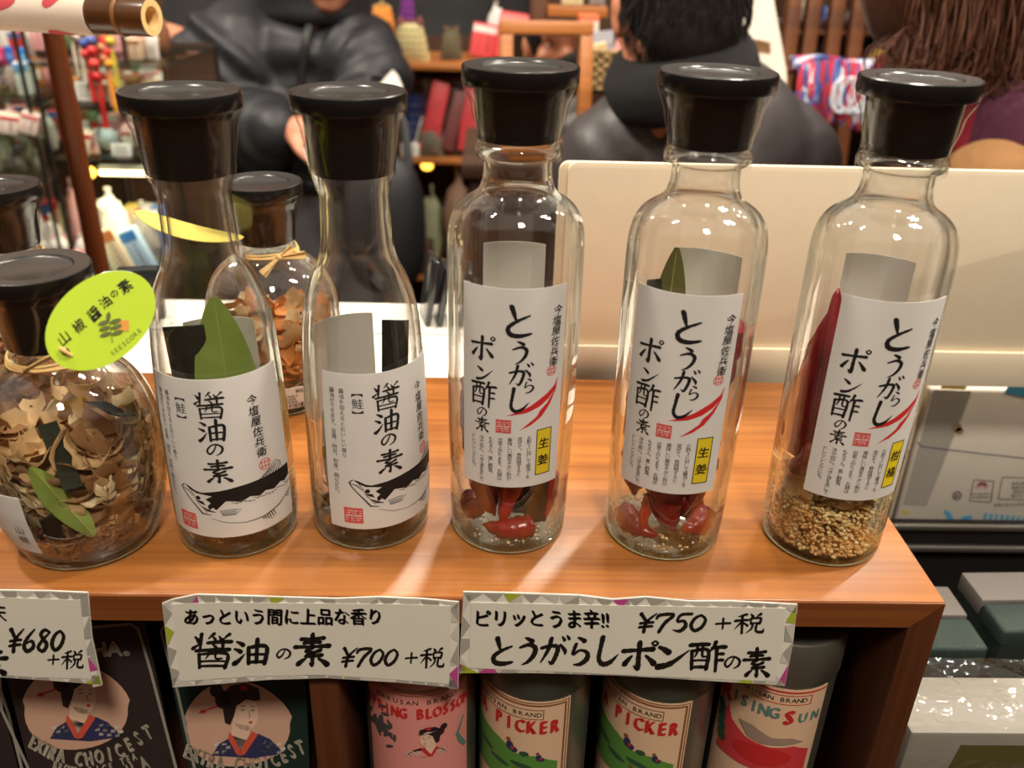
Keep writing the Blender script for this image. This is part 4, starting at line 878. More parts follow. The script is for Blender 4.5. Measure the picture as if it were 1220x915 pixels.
# pink spring blossom tin
t, lb, zl = tin(-.0338, TY, -.050, zf(505, 812+DZ, TY-TR), 'pink tea tin with a kimono lady, leftmost of the tins', -.10, PINKP, mat('tin_copper_lid', (176, 120, 104), .35, metal=.7)); F = FT(.0003, 0, zl); F2 = FT(.0005, 0, zl); F3 = FT(.0007, 0, zl)
k = Ink(); k.rect(0, -.0012, .056, .0006); k.rect(0, -.0030, .054, .0004); k.print('border_lines', BRN, lb, F, .002)
k = Ink(); arc_text(k, 'MARUSAN BRAND', -.0200, .0200, -.0075, .0042, .012); k.print('maker_lettering', INK, lb, F, .002)
k = Ink(); arc_text(k, 'SPRING BLOSSOM', -.0275, .0275, -.0150, .0098, .042, sx=.60); k.print('title_lettering', TRED, lb, F, .002)
def lady(lb, F, F2, F3, S_, x, y, kimono, collar, check=None, flip=1, pin=True):
    """printed kimono lady: hair, face, collar, robe; units of S_ about (x, y)"""
    def P(pts): return [(x+flip*a*S_, y+b*S_) for a, b in pts]
    k = Ink(); k.poly(P([(-1.35, -1.86), (-1.05, -1.35), (-.4, -.95), (.2, -1.15), (.75, -.85), (1.3, -1.1), (1.72, -1.5), (1.85, -1.78), (.5, -1.98)])); k.print('printed_robe', kimono, lb, F)
    k = Ink(); k.poly(P([(-.42, -.35), (-.5, -1.0), (-.2, -1.75), (.35, -1.15), (.40, -.5)])); k.ell(x+flip*.15*S_, y+.1*S_, .62*S_, .82*S_, 24, flip*.12); k.print('printed_face', SKIN_P, lb, F2)
    k = Ink(); k.poly(P([(-.75, -.35), (-.85, .3), (-.9, .9), (-.5, 1.35), (.2, 1.45), (.8, 1.2), (.86, .7), (.62, .66), (.2, .72), (-.22, .42), (-.34, -.05), (-.52, -.45)]))
    k.ell(x-flip*.85*S_, y+.72*S_, .36*S_, .42*S_, 14); k.ell(x-flip*1.15*S_, y+1.15*S_, .30*S_, .34*S_, 12); k.print('printed_hair', HAIRP, lb, F3)
    k = Ink(); k.poly(P([(-.55, -.75), (-.62, -1.05), (-.2, -1.82), (.0, -1.72), (-.36, -1.0)])); k.poly(P([(.48, -.72), (.75, -.9), (.15, -1.8), (-.12, -1.86), (-.05, -1.6)])); k.print('printed_collar', collar, lb, F3)
    k = Ink(); k.ell(x+flip*.42*S_, y-.32*S_, .09*S_, .06*S_, 8)
    if pin: k.stroke(P([(-1.95, .10), (-.75, .55)]), .06*S_); k.ell(x-flip*1.75*S_, y+.17*S_, .14*S_, .09*S_, 10)
    k.ell(x+flip*.1*S_, y+1.25*S_, .22*S_, .13*S_, 10); k.print('printed_red', TRED, lb, F3)
    k = Ink(); k.stroke(P([(-.02, .22), (.16, .25)]), .04*S_); k.stroke(P([(.44, .20), (.60, .24)]), .04*S_); k.stroke(P([(-.05, .40), (.18, .43)]), .03*S_); k.stroke(P([(.42, .40), (.62, .40)]), .03*S_); k.stroke(P([(.33, .18), (.40, -.06), (.32, -.10)]), .025*S_); k.print('printed_features', HAIRP, lb, F3)
    if check:
        k = Ink()
        for i in range(9):
            for j in range(6):
                a = -1.25+i*.36+(j % 2)*.18; b = -1.15-j*.19-.1*abs(a-.3)
                if b > -1.72 and not (-.6 < a < .65 and b > -1.75-.2*abs(a)): k.poly(P([(a, b), (a+.2, b+.03), (a+.2, b-.1), (a, b-.13)]))
        k.print('printed_check', check, lb, F2)
lady(lb, F, F2, F3, .0062, .0065, -.0330, INK, TRED, CHK, -1, False)
random.seed(8); k = Ink()
for i in range(34): k.ell(-.019+random.gauss(0, .0042), -.030+random.gauss(0, .006), .0028, .0010, 8, random.uniform(0, 3))
k.print('printed_blossom', GREYINK, lb, F2, .002)
k = Ink(); k.stroke([(.0260, -.026), (.0215, -.036), (.0235, -.042), (.0270, -.048)], [.0008, .002, .003, .002]); k.print('printed_bird', TEAL, lb, F2, .002)
# rising sun tin
t, lb, zl = tin(.1500, TY-.002, at(925, 766, TY-TR).z+.0, zf(925, 806+DZ, TY-TR), 'tea tin with a red sun picture and bare grey lid, rightmost of the tins', .02, CREAM); F = FT(.0003, 0, zl); F2 = FT(.0005, 0, zl); F3 = FT(.0007, 0, zl)
k = Ink(); k.rect(0, -.0020, .056, .0010); k.frame(0, -.0070, .040, .0062, .0004); k.print('border_lines', TRED, lb, F, .002)
k = Ink(); arc_text(k, 'MARUSAN BRAND', -.0165, .0165, -.0070, .0040, .012); k.print('maker_lettering', INK, lb, F, .002)
k = Ink(); arc_text(k, 'ISING', -.0170, .0030, -.0165, .0100, .035, sx=.75); arc_text(k, 'UN', .0175, .0245, -.0190, .0090, .035, sx=.75); k.print('title_lettering', TEAL, lb, F, .002)
k = Ink(); k.text('R', -.0228, -.0185, .0150, .045, sx=.8); k.text('S', .0105, -.0185, .0130, .045, sx=.8); k.print('title_capitals', TRED, lb, F, .002)
k = Ink(); k.poly([(-.024, -.058), (-.022, -.034), (-.0205, -.025), (-.017, -.033), (-.008, -.0385), (.004, -.0400), (.016, -.0385), (.0255, -.043), (.0255, -.058)]); k.print('red_field', mat('tin_rose_ink', (206, 60, 66), .6), lb, F, .002, .005)
k = Ink(); k.ell(.001, -.047, .0150, .0065, 30); k.print('red_sun', TRED, lb, F2, .002)
k = Ink(); k.poly([(-.013, -.029), (-.006, -.0285), (.004, -.0330), (.014, -.0325), (.021, -.036), (.012, -.0372), (.0, -.0385), (-.007, -.037)]); k.print('printed_hills', HILLS, lb, F2, .002)
k = Ink()
for i in range(4): k.ell(-.0245+.001*i, -.030-.006*i, .0028, .0042, 10, .4)
k.print('printed_pines', DGREEN, lb, F2, .002)

# ------------------------------------------------------------------ tea pouches in the left compartment
BROWNBAG = mat('pouch_brown', (50, 40, 38), .5, spec=.3); GREENBAG = mat('pouch_green', (28, 46, 40), .5, spec=.3); GREYLINE = mat('pouch_outline', (150, 145, 134), .5); PEACH = mat('printed_peach', (206, 164, 140), .6)
LETT = mat('pouch_lettering', (200, 190, 170), .5)
def pouch(name_label, corners, Yt, Yb, bag, art, letter):
    """corners: TL, TR, BR, BL pixels; the pouch leans back a little"""
    tl, tr, br, bl = corners; a = at(*tl, Yt); b = at(*tr, Yt); c = at(*br, Yb); d = at(*bl, Yb)
    n = (b-a).cross(a-d).normalized(); n = n if n.y < 0 else -n
    def G(u, v): return (a*(1-u)+b*u)*v+(d*(1-u)+c*u)*(1-v)
    base = (c+d)/2; t = thing('tea_pouch', name_label, 'tea pouch', base, group='dark tea pouches in the left compartment')
    nb = lambda u, v: .0022*(math.sin(PI*u)**.5)*(math.sin(PI*v)**.4)
    mb = MB(); N = 14
    mb.sheet(lambda u, v: G(u, v)-n*(.0004+.016*(1-v)*math.sin(PI*u)**.6+.001), N, N); mb.sheet(lambda u, v: G(u, v)-n*.0003, N, N)
    m2 = (N+1)**2; W = N+1
    rim = [i*W for i in range(N+1)]+[N*W+j for j in range(1, N+1)]+[i*W+N for i in range(N-1, -1, -1)]+[j for j in range(N-1, 0, -1)]
    mb.f += [(rim[i], rim[(i+1) % len(rim)], rim[(i+1) % len(rim)]+m2, rim[i]+m2) for i in range(len(rim))]; mb.m += [0]*len(rim)
    mb.v = [v-base for v in mb.v]; bg = mb.build('pouch_bag', bag, t, angle=50)
    def PM(off):
        F = plane_map(a, n, off); return lambda x, y: F(x, y)-base
    art(bg, PM); return t
def art(cx, cy, s, title, lines, x_out, seed):
    def draw(bg, PM):
        F, F2, F3 = PM(.0003), PM(.0005), PM(.0007)
        k = Px(); k.stroke(x_out, [3.4]*len(x_out)); k.print('outline', GREYLINE, bg, F)
        k = Px(); k.poly([(cx+s*66*q*math.cos(g)*(1 if math.sin(g) < 0 else .93), cy+s*50*q*math.sin(g)*(1.05 if math.sin(g) > 0 else 1)) for g, q in [(2*PI*i/36, 1+.04*math.sin(3*2*PI*i/36+.5)) for i in range(36)]]); k.print('portrait_ground', PEACH, bg, F)
        k = Px()
        for (tx, x, y, sz, fit, rot) in title: k.text(tx, x, y, sz, .05, fit=fit, rot=rot)
        for (tx, pts, sz) in lines:
            n_ = len(tx)
            for i, ch in enumerate(tx):
                q = i/(n_-1)*(len(pts)-1); j = min(int(q), len(pts)-2); f = q-j
                if ch != ' ': k.text(ch, pts[j][0]+(pts[j+1][0]-pts[j][0])*f, pts[j][1]+(pts[j+1][1]-pts[j][1])*f, sz*1.12, .045, sx=.58, rot=math.atan2(pts[j+1][1]-pts[j][1], pts[j+1][0]-pts[j][0])*.8)
        k.print('lettering', LETT, bg, F)
        Fy = lambda G_: (lambda u, v: G_(u, -v))
        lady(bg, Fy(F2), Fy(F2), Fy(F3), 26*s, cx+5*s, -(cy-11*s), NAVY, mat('printed_orange_collar', (206, 84, 62), .6), CHK, 1, True)
    return draw
pouch('dark green tea pouch with a kimono lady in a peach oval', [(189, 741), (361, 744), (372, 985), (240, 985)], .338, .325, GREENBAG,
      art(283, 862, 1.0, [], [('EXTRA CHOICEST', [(224, 895), (255, 908), (290, 911), (325, 906), (358, 890)], 21)], [(372, 960), (246, 985), (232, 915), (212, 825), (192, 752), (196, 745), (206, 744), (330, 746), (352, 749)], 1), LETT)
pouch('dark brown tea pouch with a kimono lady, left of the green one', [(-8, 744), (172, 741), (224, 985), (52, 985)], .336, .324, BROWNBAG,
      art(90, 842, 1.0, [('HA', 128, 773, 24, 34, -.05), ('®', 151, 778, 8, 8, 0)], [('EXTRA CHOICEST', [(40, 884), (65, 898), (100, 905), (140, 896), (176, 872)], 21), ('BROWN RICE TEA', [(66, 911), (95, 919), (130, 914), (160, 901)], 11), ('GENMAICHA', [(50, 930), (90, 940), (130, 932), (172, 908)], 19)],
          [(60, 985), (34, 915), (2, 845), (-2, 766), (8, 760), (110, 747), (156, 743), (165, 749), (180, 800), (204, 892), (222, 960)], 2), LETT)
pouch('dark tea pouch at the left photo edge, beside the brown one', [(-190, 760), (-20, 752), (38, 985), (-130, 985)], .345, .330, BROWNBAG,
      art(-80, 842, 1.0, [], [], [(-6, 800), (10, 850), (30, 930)], 3), LETT)
# ------------------------------------------------------------------ behind and to the right of the shelf
CREAMB = mat('cream_card_board', (226, 212, 186), .55, spec=.3); CREAMD = mat('cream_card_edge', (210, 194, 166), .6)
WHITEP = mat('white_laminate', (236, 230, 218), .4)
def round_rect(x0, x1, z0, z1, r, corners=(1, 1, 1, 1)):
    pts = []
    for k, (cx, cz, a0) in enumerate(((x1-r, z0+r, -PI/2), (x1-r, z1-r, 0), (x0+r, z1-r, PI/2), (x0+r, z0+r, PI))):
        if corners[k]: pts += [(cx+r*math.cos(a0+PI/2*i/5), cz+r*math.sin(a0+PI/2*i/5)) for i in range(6)]
        else: pts.append(((x1, z0), (x1, z1), (x0, z1), (x0, z0))[k])
    return pts
BX0, BX1, BZ0, BZ1 = .0450, .470, -.0080, .1372
bd = thing('cream_display_board', 'large cream cardboard panel standing behind the wide bottles', 'panel', (.25, .54, BZ0))
o_ = Vector((.25, .54, BZ0))
def sh_(mb): mb.v = [v-o_ for v in mb.v]; return mb
sh_(MB().prism(round_rect(BX0, BX1, BZ0, BZ1, .006, (0, 1, 1, 0)), .5350, .5385)).build('front_sheet', CREAMB, bd, bevel=.0006)
sh_(MB().prism(round_rect(BX0-.0052, BX1, BZ0, BZ1-.0012, .006, (0, 1, 1, 0)), .5390, .5440)).build('rear_sheet', CREAMD, bd, bevel=.0006)
sh_(MB().prism(round_rect(BX0-.0005, BX1, BZ0, at(800, 414, .532).z, .0015), .5320, .5348)).build('bottom_flap', CREAMB, bd, bevel=.0004)
# steel rack that carries the boxes
STEEL = mat('brushed_steel', (150, 145, 138), .28, metal=.9); DKS = mat('dark_steel', (44, 40, 38), .45, metal=.6)
rk = thing('steel_rack', 'dark steel rack shelf with two polished rails below the printed box', 'rack', (.45, .66, FLOORZ)); RZ = -.1640-FLOORZ
MB().box((0, 0, RZ-.004), (.80, .19, .008)).build('shelf_plate', DKS, rk, bevel=.001)
yr = .66-.56
for zz, r in ((at(1150, 628, .56).z, .0030), (at(1150, 653, .56).z, .0034)):
    MB().tube([(-.40, -yr, zz-FLOORZ), (.40, -yr, zz-FLOORZ)], r, 12).build('front_rail', STEEL, rk)
MB().box((0, -yr+.004, (at(1150, 640, .56).z)-FLOORZ), (.80, .004, .026)).build('front_lip', DKS, rk, bevel=.0008)
MB().box((0, -yr+.010, (RZ-.012)/2), (.76, .006, RZ-.014)).build('gap_shade_sheet', mat('gap_shade_black', (20, 17, 16), .6), rk)  # added black sheet standing in for the shaded gap under the rails
for sx in (-.385, .385):
    for sy in (-.070, .085): MB().box((sx, sy, (RZ-.009)/2), (.02, .02, RZ-.009)).build('leg', DKS, rk, bevel=.001)
ca = thing('cardboard_carton', 'plain cream carton standing left of the printed box', 'box', (.23, .605, -.1638))
MB().box((0, 0, .0778), (.184, .052, .1554)).build('carton_body', mat('carton_cream', (206, 186, 160), .6), ca, bevel=.001)
MB().box((0, -.0262, .0760), (.183, .0006, .0012)).build('lid_seam', mat('seam_shadow', (140, 118, 92), .7), ca)
# printed box in its clear wrap
pb0 = Vector((.3255, .58, -.1638)); PBX = .20
pb = thing('printed_gift_box', 'pale printed gift box with blue stripes standing on the steel rack', 'box', pb0)
MB().box((PBX/2, .03, (.1638-.0345)/2), (PBX, .06, .1638-.0345)).build('box_body', mat('gift_box_paper', (206, 198, 184), .35, spec=.5), pb, bevel=.003, bseg=3)
def PBF(off):
    F = plane_map((0, .58, 0), (0, -1, 0), off); return lambda x, y: F(x, y)-pb0
k = Px(); k.poly([(1112, 464), (1157, 466), (1104, 602), (1076, 601)]); k.print('grey_band', mat('gift_grey', (158, 152, 142), .5), pb, PBF(.0003))
k = Px(); k.stroke([(1093, 526), (1097, 531), (1110, 533), (1160, 539), (1260, 550)], 1.1); k.print('blue_line', mat('gift_navy', (70, 74, 110), .5), pb, PBF(.0005))
k = Px(); k.poly([(1196, 468), (1202, 458), (1212, 455), (1250, 456), (1250, 476), (1214, 472)])
k.stroke([(1125, 608), (1130, 613), (1133, 620), (1142, 624), (1149, 618), (1158, 615)], [3, 7, 7, 8, 7, 4])
for i in range(16): k.poly([(1173+6.5*i, 611+.7*i), (1176.5+6.5*i, 611+.7*i), (1174+6.5*i, 622+.7*i), (1170.5+6.5*i, 622+.7*i)])
k.print('blue_pattern', mat('gift_blue', (74, 154, 190), .5), pb, PBF(.0003))
k = Px(); k.poly([(1122, 459), (1152, 460), (1150, 464), (1120, 463)]); k.poly([(1075, 607), (1084, 609), (1082, 613), (1074, 611)]); k.print('yellow_pattern', mat('gift_yellow', (206, 178, 80), .5), pb, PBF(.0003))
k = Px(); k.ell(1140, 509, 6, 5, 14, .3); k.ell(1143, 513, 5, 4, 12); k.print('brown_stain', mat('stain_brown', (152, 124, 92), .7), pb, PBF(.0005))
k = Px()
for i in range(5): k.ell(1170+4.5*math.cos(PI*i/4), 577-4*math.sin(PI*i/4)+2, 3.2, 2.6, 10)
k.print('pink_flower', mat('gift_pink', (208, 150, 150), .6), pb, PBF(.0005))
k = Px()
for (x0, y0, x1, y1) in ((1160, 571, 1184, 596), (1194, 568, 1260, 594)):
    for a, b in (((x0, y0), (x1, y0+2)), ((x1, y0+2), (x1-4, y1+2)), ((x1-4, y1+2), (x0-5, y1)), ((x0-5, y1), (x0, y0))): k.stroke([a, b], .7)
k.ring(1140, 590, 5.4, 1.2); k.text('紙', 1140, 590, 6.5, .01)
for i, tx in enumerate(('本品は箱に入れて', '直射日光を避けて', '高温多湿の所に', '置かないで下さい')): k.text(tx, 1222, 575+5*i, 4.4, .004, rot=-.03)
for i in range(2): k.text('熨斗紙用の箱です', 1170, 588+4*i, 3.0, .004)
k.text('お手入れのときは水ぬれに注意', 1216, 600, 4.6, .004, rot=-.04); k.print('small_print', GREYINK, pb, PBF(.0006))
# low table with boxes at the right
TBZ = -.1920
tb = thing('side_table', 'low dark table right of the wooden shelf carrying the boxes', 'table', (.62, .40, FLOORZ)); z_ = TBZ-FLOORZ
MB().box((0, 0, z_-.0125), (.80, .26, .025)).build('table_top', mat('black_table', (34, 27, 24), .5), tb, bevel=.002)
for sx in (-.37, .37):
    for sy in (-.10, .10): MB().box((sx, sy, (z_-.0252)/2), (.04, .04, z_-.0252)).build('leg', mat('black_table', (34, 27, 24), .5), tb, bevel=.002)
GLID = mat('grey_box_lid', (112, 107, 103), .5, spec=.3); GGRN = mat('dark_green_leatherette', (40, 56, 50), .45, bump=.5, bscale=150)
def gift(label, x0, x1, yb, ym, yf, zt, rz):
    t = thing('gift_box', label, 'box', (x0, yf, TBZ+.0002), rz, 'grey and green boxes on the low table'); h = zt-TBZ; W = x1-x0
    MB().box((W/2, (yb-yf)/2, h/2-.002), (W, yb-yf, h-.004)).build('box_body', mat('box_shadow_green', (26, 34, 31), .5), t, bevel=.002)
    MB().box((W/2, (ym-yf)/2-.0005, h-.0075), (W+.002, ym-yf-.0004, .0145)).build('green_cover', GGRN, t, bevel=.003, bseg=4)
    MB().box((W/2, (yb+ym)/2-yf, h-.0060), (W+.001, yb-ym-.0006, .0125)).build('grey_lid', GLID, t, bevel=.0008)
p = onz(1195, 751, -.110); q = onz(1163, 716, -.110); r_ = onz(1132, 682, -.110)
gift('grey and green gift box, the larger one by the right photo edge', p.x+.002, p.x+.115, r_.y, q.y, p.y, -.110, .03)
p2 = onz(1186, 772, -.112); q = onz(1158, 734, -.112); r_ = onz(1135, 699, -.112)
gift('grey and green gift box, the one beside the wooden shelf corner', p2.x-.078, p2.x-.004, r_.y, q.y, p2.y, -.112, .0)
# clear wrapped package
pk = thing('wrapped_package', 'clear plastic wrapped package with a white glare, lower right corner', 'package', (.2085, .3085, TBZ+.0002)); PH = -.082-TBZ
def pkbox(c, d, nm, m, b=.002): return MB().box(c, d).build(nm, m, pk, bevel=b)
pkbox((.082, .022, PH/2-.003), (.158, .038, PH-.010), 'inner_carton', mat('package_cream', (150, 145, 136), .5))
k = Ink(); k.poly([(.018, -.0), (.030, .094), (.074, .094), (.064, .0)]); k.print('olive_band', mat('olive_print', (96, 92, 48), .5), pk, lambda u, v: (u, .0026, v))
random.seed(4); mb = MB()
def wob(x, y, z): n_ = noise.noise_vector(Vector((x, y, z))*55)*.0022; return Vector((x, y, z))+n_
mb.sheet(lambda a, b: wob(.168*a-.002, .046*b-.001, PH+.0010), 40, 16); mb.sheet(lambda a, b: wob(.168*a-.002, -.001, PH*b+.0010), 40, 24)
mb.sheet(lambda a, b: wob(-.002, .046*a-.001, PH*b+.0010), 14, 24); mb.sheet(lambda a, b: wob(.166, .046*a-.001, PH*b+.001), 14, 24)
mb.build('clear_wrap', film('cellophane', tint=(.95, .95, .94), base=.10, edge=.7, rough=.10, bump=.5, bscale=45, dark=(.8, .8, .78)), pk, angle=80)
# white covered table behind the slim bottles
wt = thing('white_display_table', 'white topped table behind the slim bottles', 'table', (-.25, .60, FLOORZ)); zt_ = -.012-FLOORZ
MB().box((0, 0, zt_-.006), (.555, .148, .012)).build('table_top', WHITEP, wt, bevel=.001)
MB().box((0, .005, (zt_-.0125)/2), (.54, .13, zt_-.0127)).build('cabinet', WSIDE, wt, bevel=.002)
k = Ink()
for i in range(26):
    for j in range(5):
        if (i*7+j*3) % 5 < 4: k.ell(-.26+i*.020+(j % 2)*.008, -.066+j*.030, .0011, .0011, 8)
k.rect(0, .012, .54, .0012); k.print('hole_pattern', GREYINK, wt, lambda u, v: (u, v, zt_+.0004))
SHINY = mat('shiny_black_foil', (30, 34, 36), .15, spec=.7)
for i, (dx, h, rz, c) in enumerate(((0, .052, .25, 'leftmost'), (.010, .046, .2, 'second'), (.019, .044, .12, 'third'), (.028, .045, .05, 'rightmost'))):
    b_ = at(507, 372, .652)
    o = MB().box((0, 0, h/2), (.0045, .03, h)).build('foil_packet', SHINY, bevel=.0016, bseg=3); o.location = (b_.x+dx, .640, -.0116); o.rotation_euler = (0, .16, rz)
    tag(o, 'shiny black foil packet, %s of the four leaning in a row behind the slim bottle' % c, 'packet', 'black foil packets on the white table')
o = MB().box((0, 0, .02), (.022, .014, .04)).build('blue_white_carton', mat('blue_white_paper', (198, 206, 222), .5), bevel=.002); o.location = (at(157, 436, .62).x, .62, -.0116)
tag(o, 'small blue and white carton behind the green oval tag', 'box')
o = MB().box((0, 0, .02), (.030, .012, .04)).build('dark_carton', SHINY, bevel=.002); o.location = (at(181, 436, .63).x, .635, -.0116); o.rotation_euler = (0, 0, .2)
tag(o, 'dark shiny carton between the big jar and the slim bottle', 'box')
# ------------------------------------------------------------------ the shop behind
def C_(name, col, **k): return mat(name, col, k.pop('rough', .6), **k)
BAMB = wood('dark_bamboo', (58, 34, 18), (88, 54, 26), .25, 'X', .6); BEND = mat('bamboo_cut', (226, 190, 130), .6, var=.1); BNODE = mat('bamboo_node', (128, 84, 44), .5)
# hanging cloth scroll with its bamboo rod
e0 = at(181, 21, .60); ra = Vector((math.cos(.27), -math.sin(.27), .0)); rl = .34
rot = Matrix(((ra.x, -ra.y, 0), (ra.y, ra.x, 0), (0, 0, 1)))
sc_ = thing('hanging_scroll', 'cream cloth scroll with red petals on a dark bamboo rod, upper left corner', 'scroll', e0, math.atan2(ra.y, ra.x))
RYX = Matrix.Rotation(-PI/2, 4, 'Y')
MB().lathe([(.0068, .0), (.0108, .0), (.0113, .0012), (.0114, .018), (.0117, .0195), (.0114, .021), (.0113, .10), (.0113, rl), (.0001, rl)], 40, RYX, cap=False).build('bamboo_rod', BAMB, sc_)
MB().lathe([(.0109, -.0001), (.0068, -.0001), (.0064, .03), (.0001, .03)], 40, RYX, cap=False).build('rod_end', BEND, sc_)
MB().lathe([(.0119, .0185), (.0123, .0200), (.0119, .0215)], 40, RYX, cap=False).build('bamboo_node', BNODE, sc_)
CLOTH = mat('scroll_cloth', (214, 198, 182), .8, bump=.15, bscale=120)
xc = .0405
MB().lathe([(.0117, xc), (.0126, xc+.0002), (.0128, xc+.001), (.0128, rl-.01), (.0117, rl-.01)], 40, RYX, cap=False).build('rolled_cloth', CLOTH, sc_)
MB().sheet(lambda a, b: (-xc-.0006-(rl-.012-xc)*a, .0118+.0006*math.sin(14*a), .002+.60*b), 30, 20, .0012).build('cloth_panel', CLOTH, sc_)
k = Ink()
for (x, y, a, b, r) in ((-.062, -.018, .012, .006, -.35), (-.105, .006, .016, .006, .1), (-.082, .016, .010, .0055, .3), (-.14, -.014, .012, .005, .5), (-.062, .012, .010, .005, .9), (-.20, .0, .014, .006, .2)): k.ell(x, y, a, b, 20, r)
k.print('red_petals', mat('petal_red', (190, 66, 74), .8), sc_, lambda u, v: (u, -.0130*math.cos(v/.013), .0130*math.sin(v/.013)), 0, .002)
# leaning bamboo pole
a = at(63, 40, .92); b = at(117, 315, .92); d = (b-a).normalized(); f_ = a+d*((FLOORZ+.002-a.z)/d.z); tpt = a-d*1.0
POLE = wood('red_brown_bamboo', (84, 40, 20), (128, 66, 30), .35, 'Z', .5)
n_ = 44; pth = [f_+(tpt-f_)*(i/n_) for i in range(n_+1)]; L_ = (tpt-f_).length; rads = []
for i in range(n_+1):
    s_ = (i/n_)*L_; m_ = (s_-(f_-(a+(b-a)*.37)).length) % .085; rads.append(.0098+(.0012 if m_ < .014 or m_ > .080 else 0))
po = MB().tube(pth, rads, 18).build('bamboo_pole', POLE); po.name = 'bamboo_pole'
tag(po, 'reddish brown bamboo pole rising from the floor at the left', 'pole')

RACKW = wood('rack_wood', (70, 38, 20), (112, 64, 32), .45, 'X', .6); RACKD = wood('rack_wood_dark', (44, 25, 16), (68, 40, 24), .5, 'X', .6); HONEY = wood('honey_wood', (150, 88, 40), (186, 116, 58), .4, 'X', .8)
SHG = film('shelf_glass', tint=(.90, .95, .91), base=.06, edge=.6, rough=.03, dark=(.45, .58, .50), edge_pos=.5)
def xy_(px, Y): return at(px, 150, Y).x
def rack(name, label, px0, px1, levels, Yf, Yb, top=.42, back=True, wood_=None, posts=True, cat='rack', rail=True, bt=.008, glass=False):
    wd = wood_ or RACKW; x0 = at(px0, 150, Yf).x; x1 = at(px1, 150, Yf).x; xm = (x0+x1)/2; ym = (Yf+Yb)/2
    t = thing(name, label, cat, (xm, ym, FLOORZ)); W = x1-x0; D = Yb-Yf; zs = []
    for y in levels:
        z = at((px0+px1)/2, y, Yf).z; zs.append(z)
        MB().box((0, -.003, z-FLOORZ-bt/2), (W-.026 if not glass else W-.004, D-.008, bt)).build('shelf_board', SHG if glass else wd, t, bevel=bt*.2)
    MB().box((0, 0, .05), (W-.026, D-.01, .1)).build('plinth', RACKD, t, bevel=.003)
    if back: MB().box((0, D/2-.002, (top-FLOORZ)/2+.05), (W-.026, .004, top-FLOORZ-.1)).build('back_panel', RACKD, t)
    for sx in (-1, 1):
        if glass:
            for sy in (-1, 1): MB().tube([(sx*(W/2-.007), sy*(D/2-.012)+.002, 0), (sx*(W/2-.007), sy*(D/2-.012)+.002, top-FLOORZ)], .0035, 8).build('post', DKS, t)
        elif posts: MB().box((sx*(W/2-.006), 0, (top-FLOORZ)/2), (.012, D, top-FLOORZ)).build('side_panel', RACKD, t, bevel=.002)
    if rail: MB().box((0, -D/2+.012, top-FLOORZ-.0125), (W-.026, .012, .022)).build('hanging_rail', RACKD, t, bevel=.002)
    return zs
# ---- small goods: each builder makes one thing standing on (x, y, z)
def put(o, x, y, z, rz=0, rx=0): o.location = (x, y, z); o.rotation_euler = (rx, 0, rz); return o
def g_packet(label, x, y, z, w, h, col, col2, rz=0, grp=None, name='sachet', cat='packet'):
    t = thing(name, label, cat, (x, y, z), rz, grp); d = min(w*.5, .05)
    mb = MB().sheet(lambda a, b: ((a-.5)*w*(1-.06*math.sin(PI*b)), -d*.5*(math.sin(PI*a)*math.sin(PI*b))**.5, h*b), 10, 10); mb.sheet(lambda a, b: ((a-.5)*w*(1-.06*math.sin(PI*b)), d*.5*(math.sin(PI*a)*math.sin(PI*b))**.5+.0004, h*b), 10, 10)
    mb.build('sachet_body', C_('sachet_%d_%d_%d' % col, col, rough=.35), t, angle=60)
    MB().sheet(lambda a, b: ((a-.5)*w*.62, -d*.5*(math.sin(PI*(.19+.62*a))*math.sin(PI*(.3+.35*b)))**.5-.0009, h*(.3+.35*b)), 8, 8, .0004).build('printed_label', C_('sachet_%d_%d_%d' % col2, col2), t)
    return t
def g_carton(label, x, y, z, w, h, d, col, col2, rz=0, grp=None, text=None, lean=0):
    t = thing('small_carton', label, 'box', (x, y, z+.001+abs(math.sin(lean))*w/2), grp and rz or rz, grp); t.rotation_euler = (0, lean, rz)
    MB().box((0, 0, h/2), (w, d, h)).build('carton_body', C_('carton_%d_%d_%d' % col, col), t, bevel=min(w, h, d)*.06)
    MB().box((0, -d/2-.0004, h*.86), (w*.96, .0006, h*.2)).build('printed_band', C_('carton_%d_%d_%d' % col2, col2), t)
    k = Ink()
    for i in range(5): k.rect(w*.16, h*(.66-.11*i), w*.10, h*.05); k.rect(-w*.2, h*(.62-.1*i), w*.06, h*.035)
    k.print('lettering', GREYINK, t, lambda u, v: (u, -d/2-.0008, v)); return t
def g_tag(label, x, y, z, w, h, col, rz=0, grp=None):
    t = thing('price_tag', label, 'price tag', (x, y, z), rz, grp)
    MB().box((0, 0, h/2+.004), (w, .0016, h), Matrix.Rotation(-.12, 3, 'X')).build('card', C_('tagcard_%d_%d_%d' % col, col), t, bevel=.0005)
    MB().box((0, .006, .003), (w*.7, .014, .006)).build('card_stand', C_('clear_stand', (170, 165, 158), rough=.2), t, bevel=.001)
    k = Ink()
    for i in range(3): k.rect(0, h*(.75-.22*i), w*.66, h*.07)
    k.print('lettering', MIDGREY, t, lambda u, v: (u, -.0012+(v-h/2)*.12, v+.004)); return t
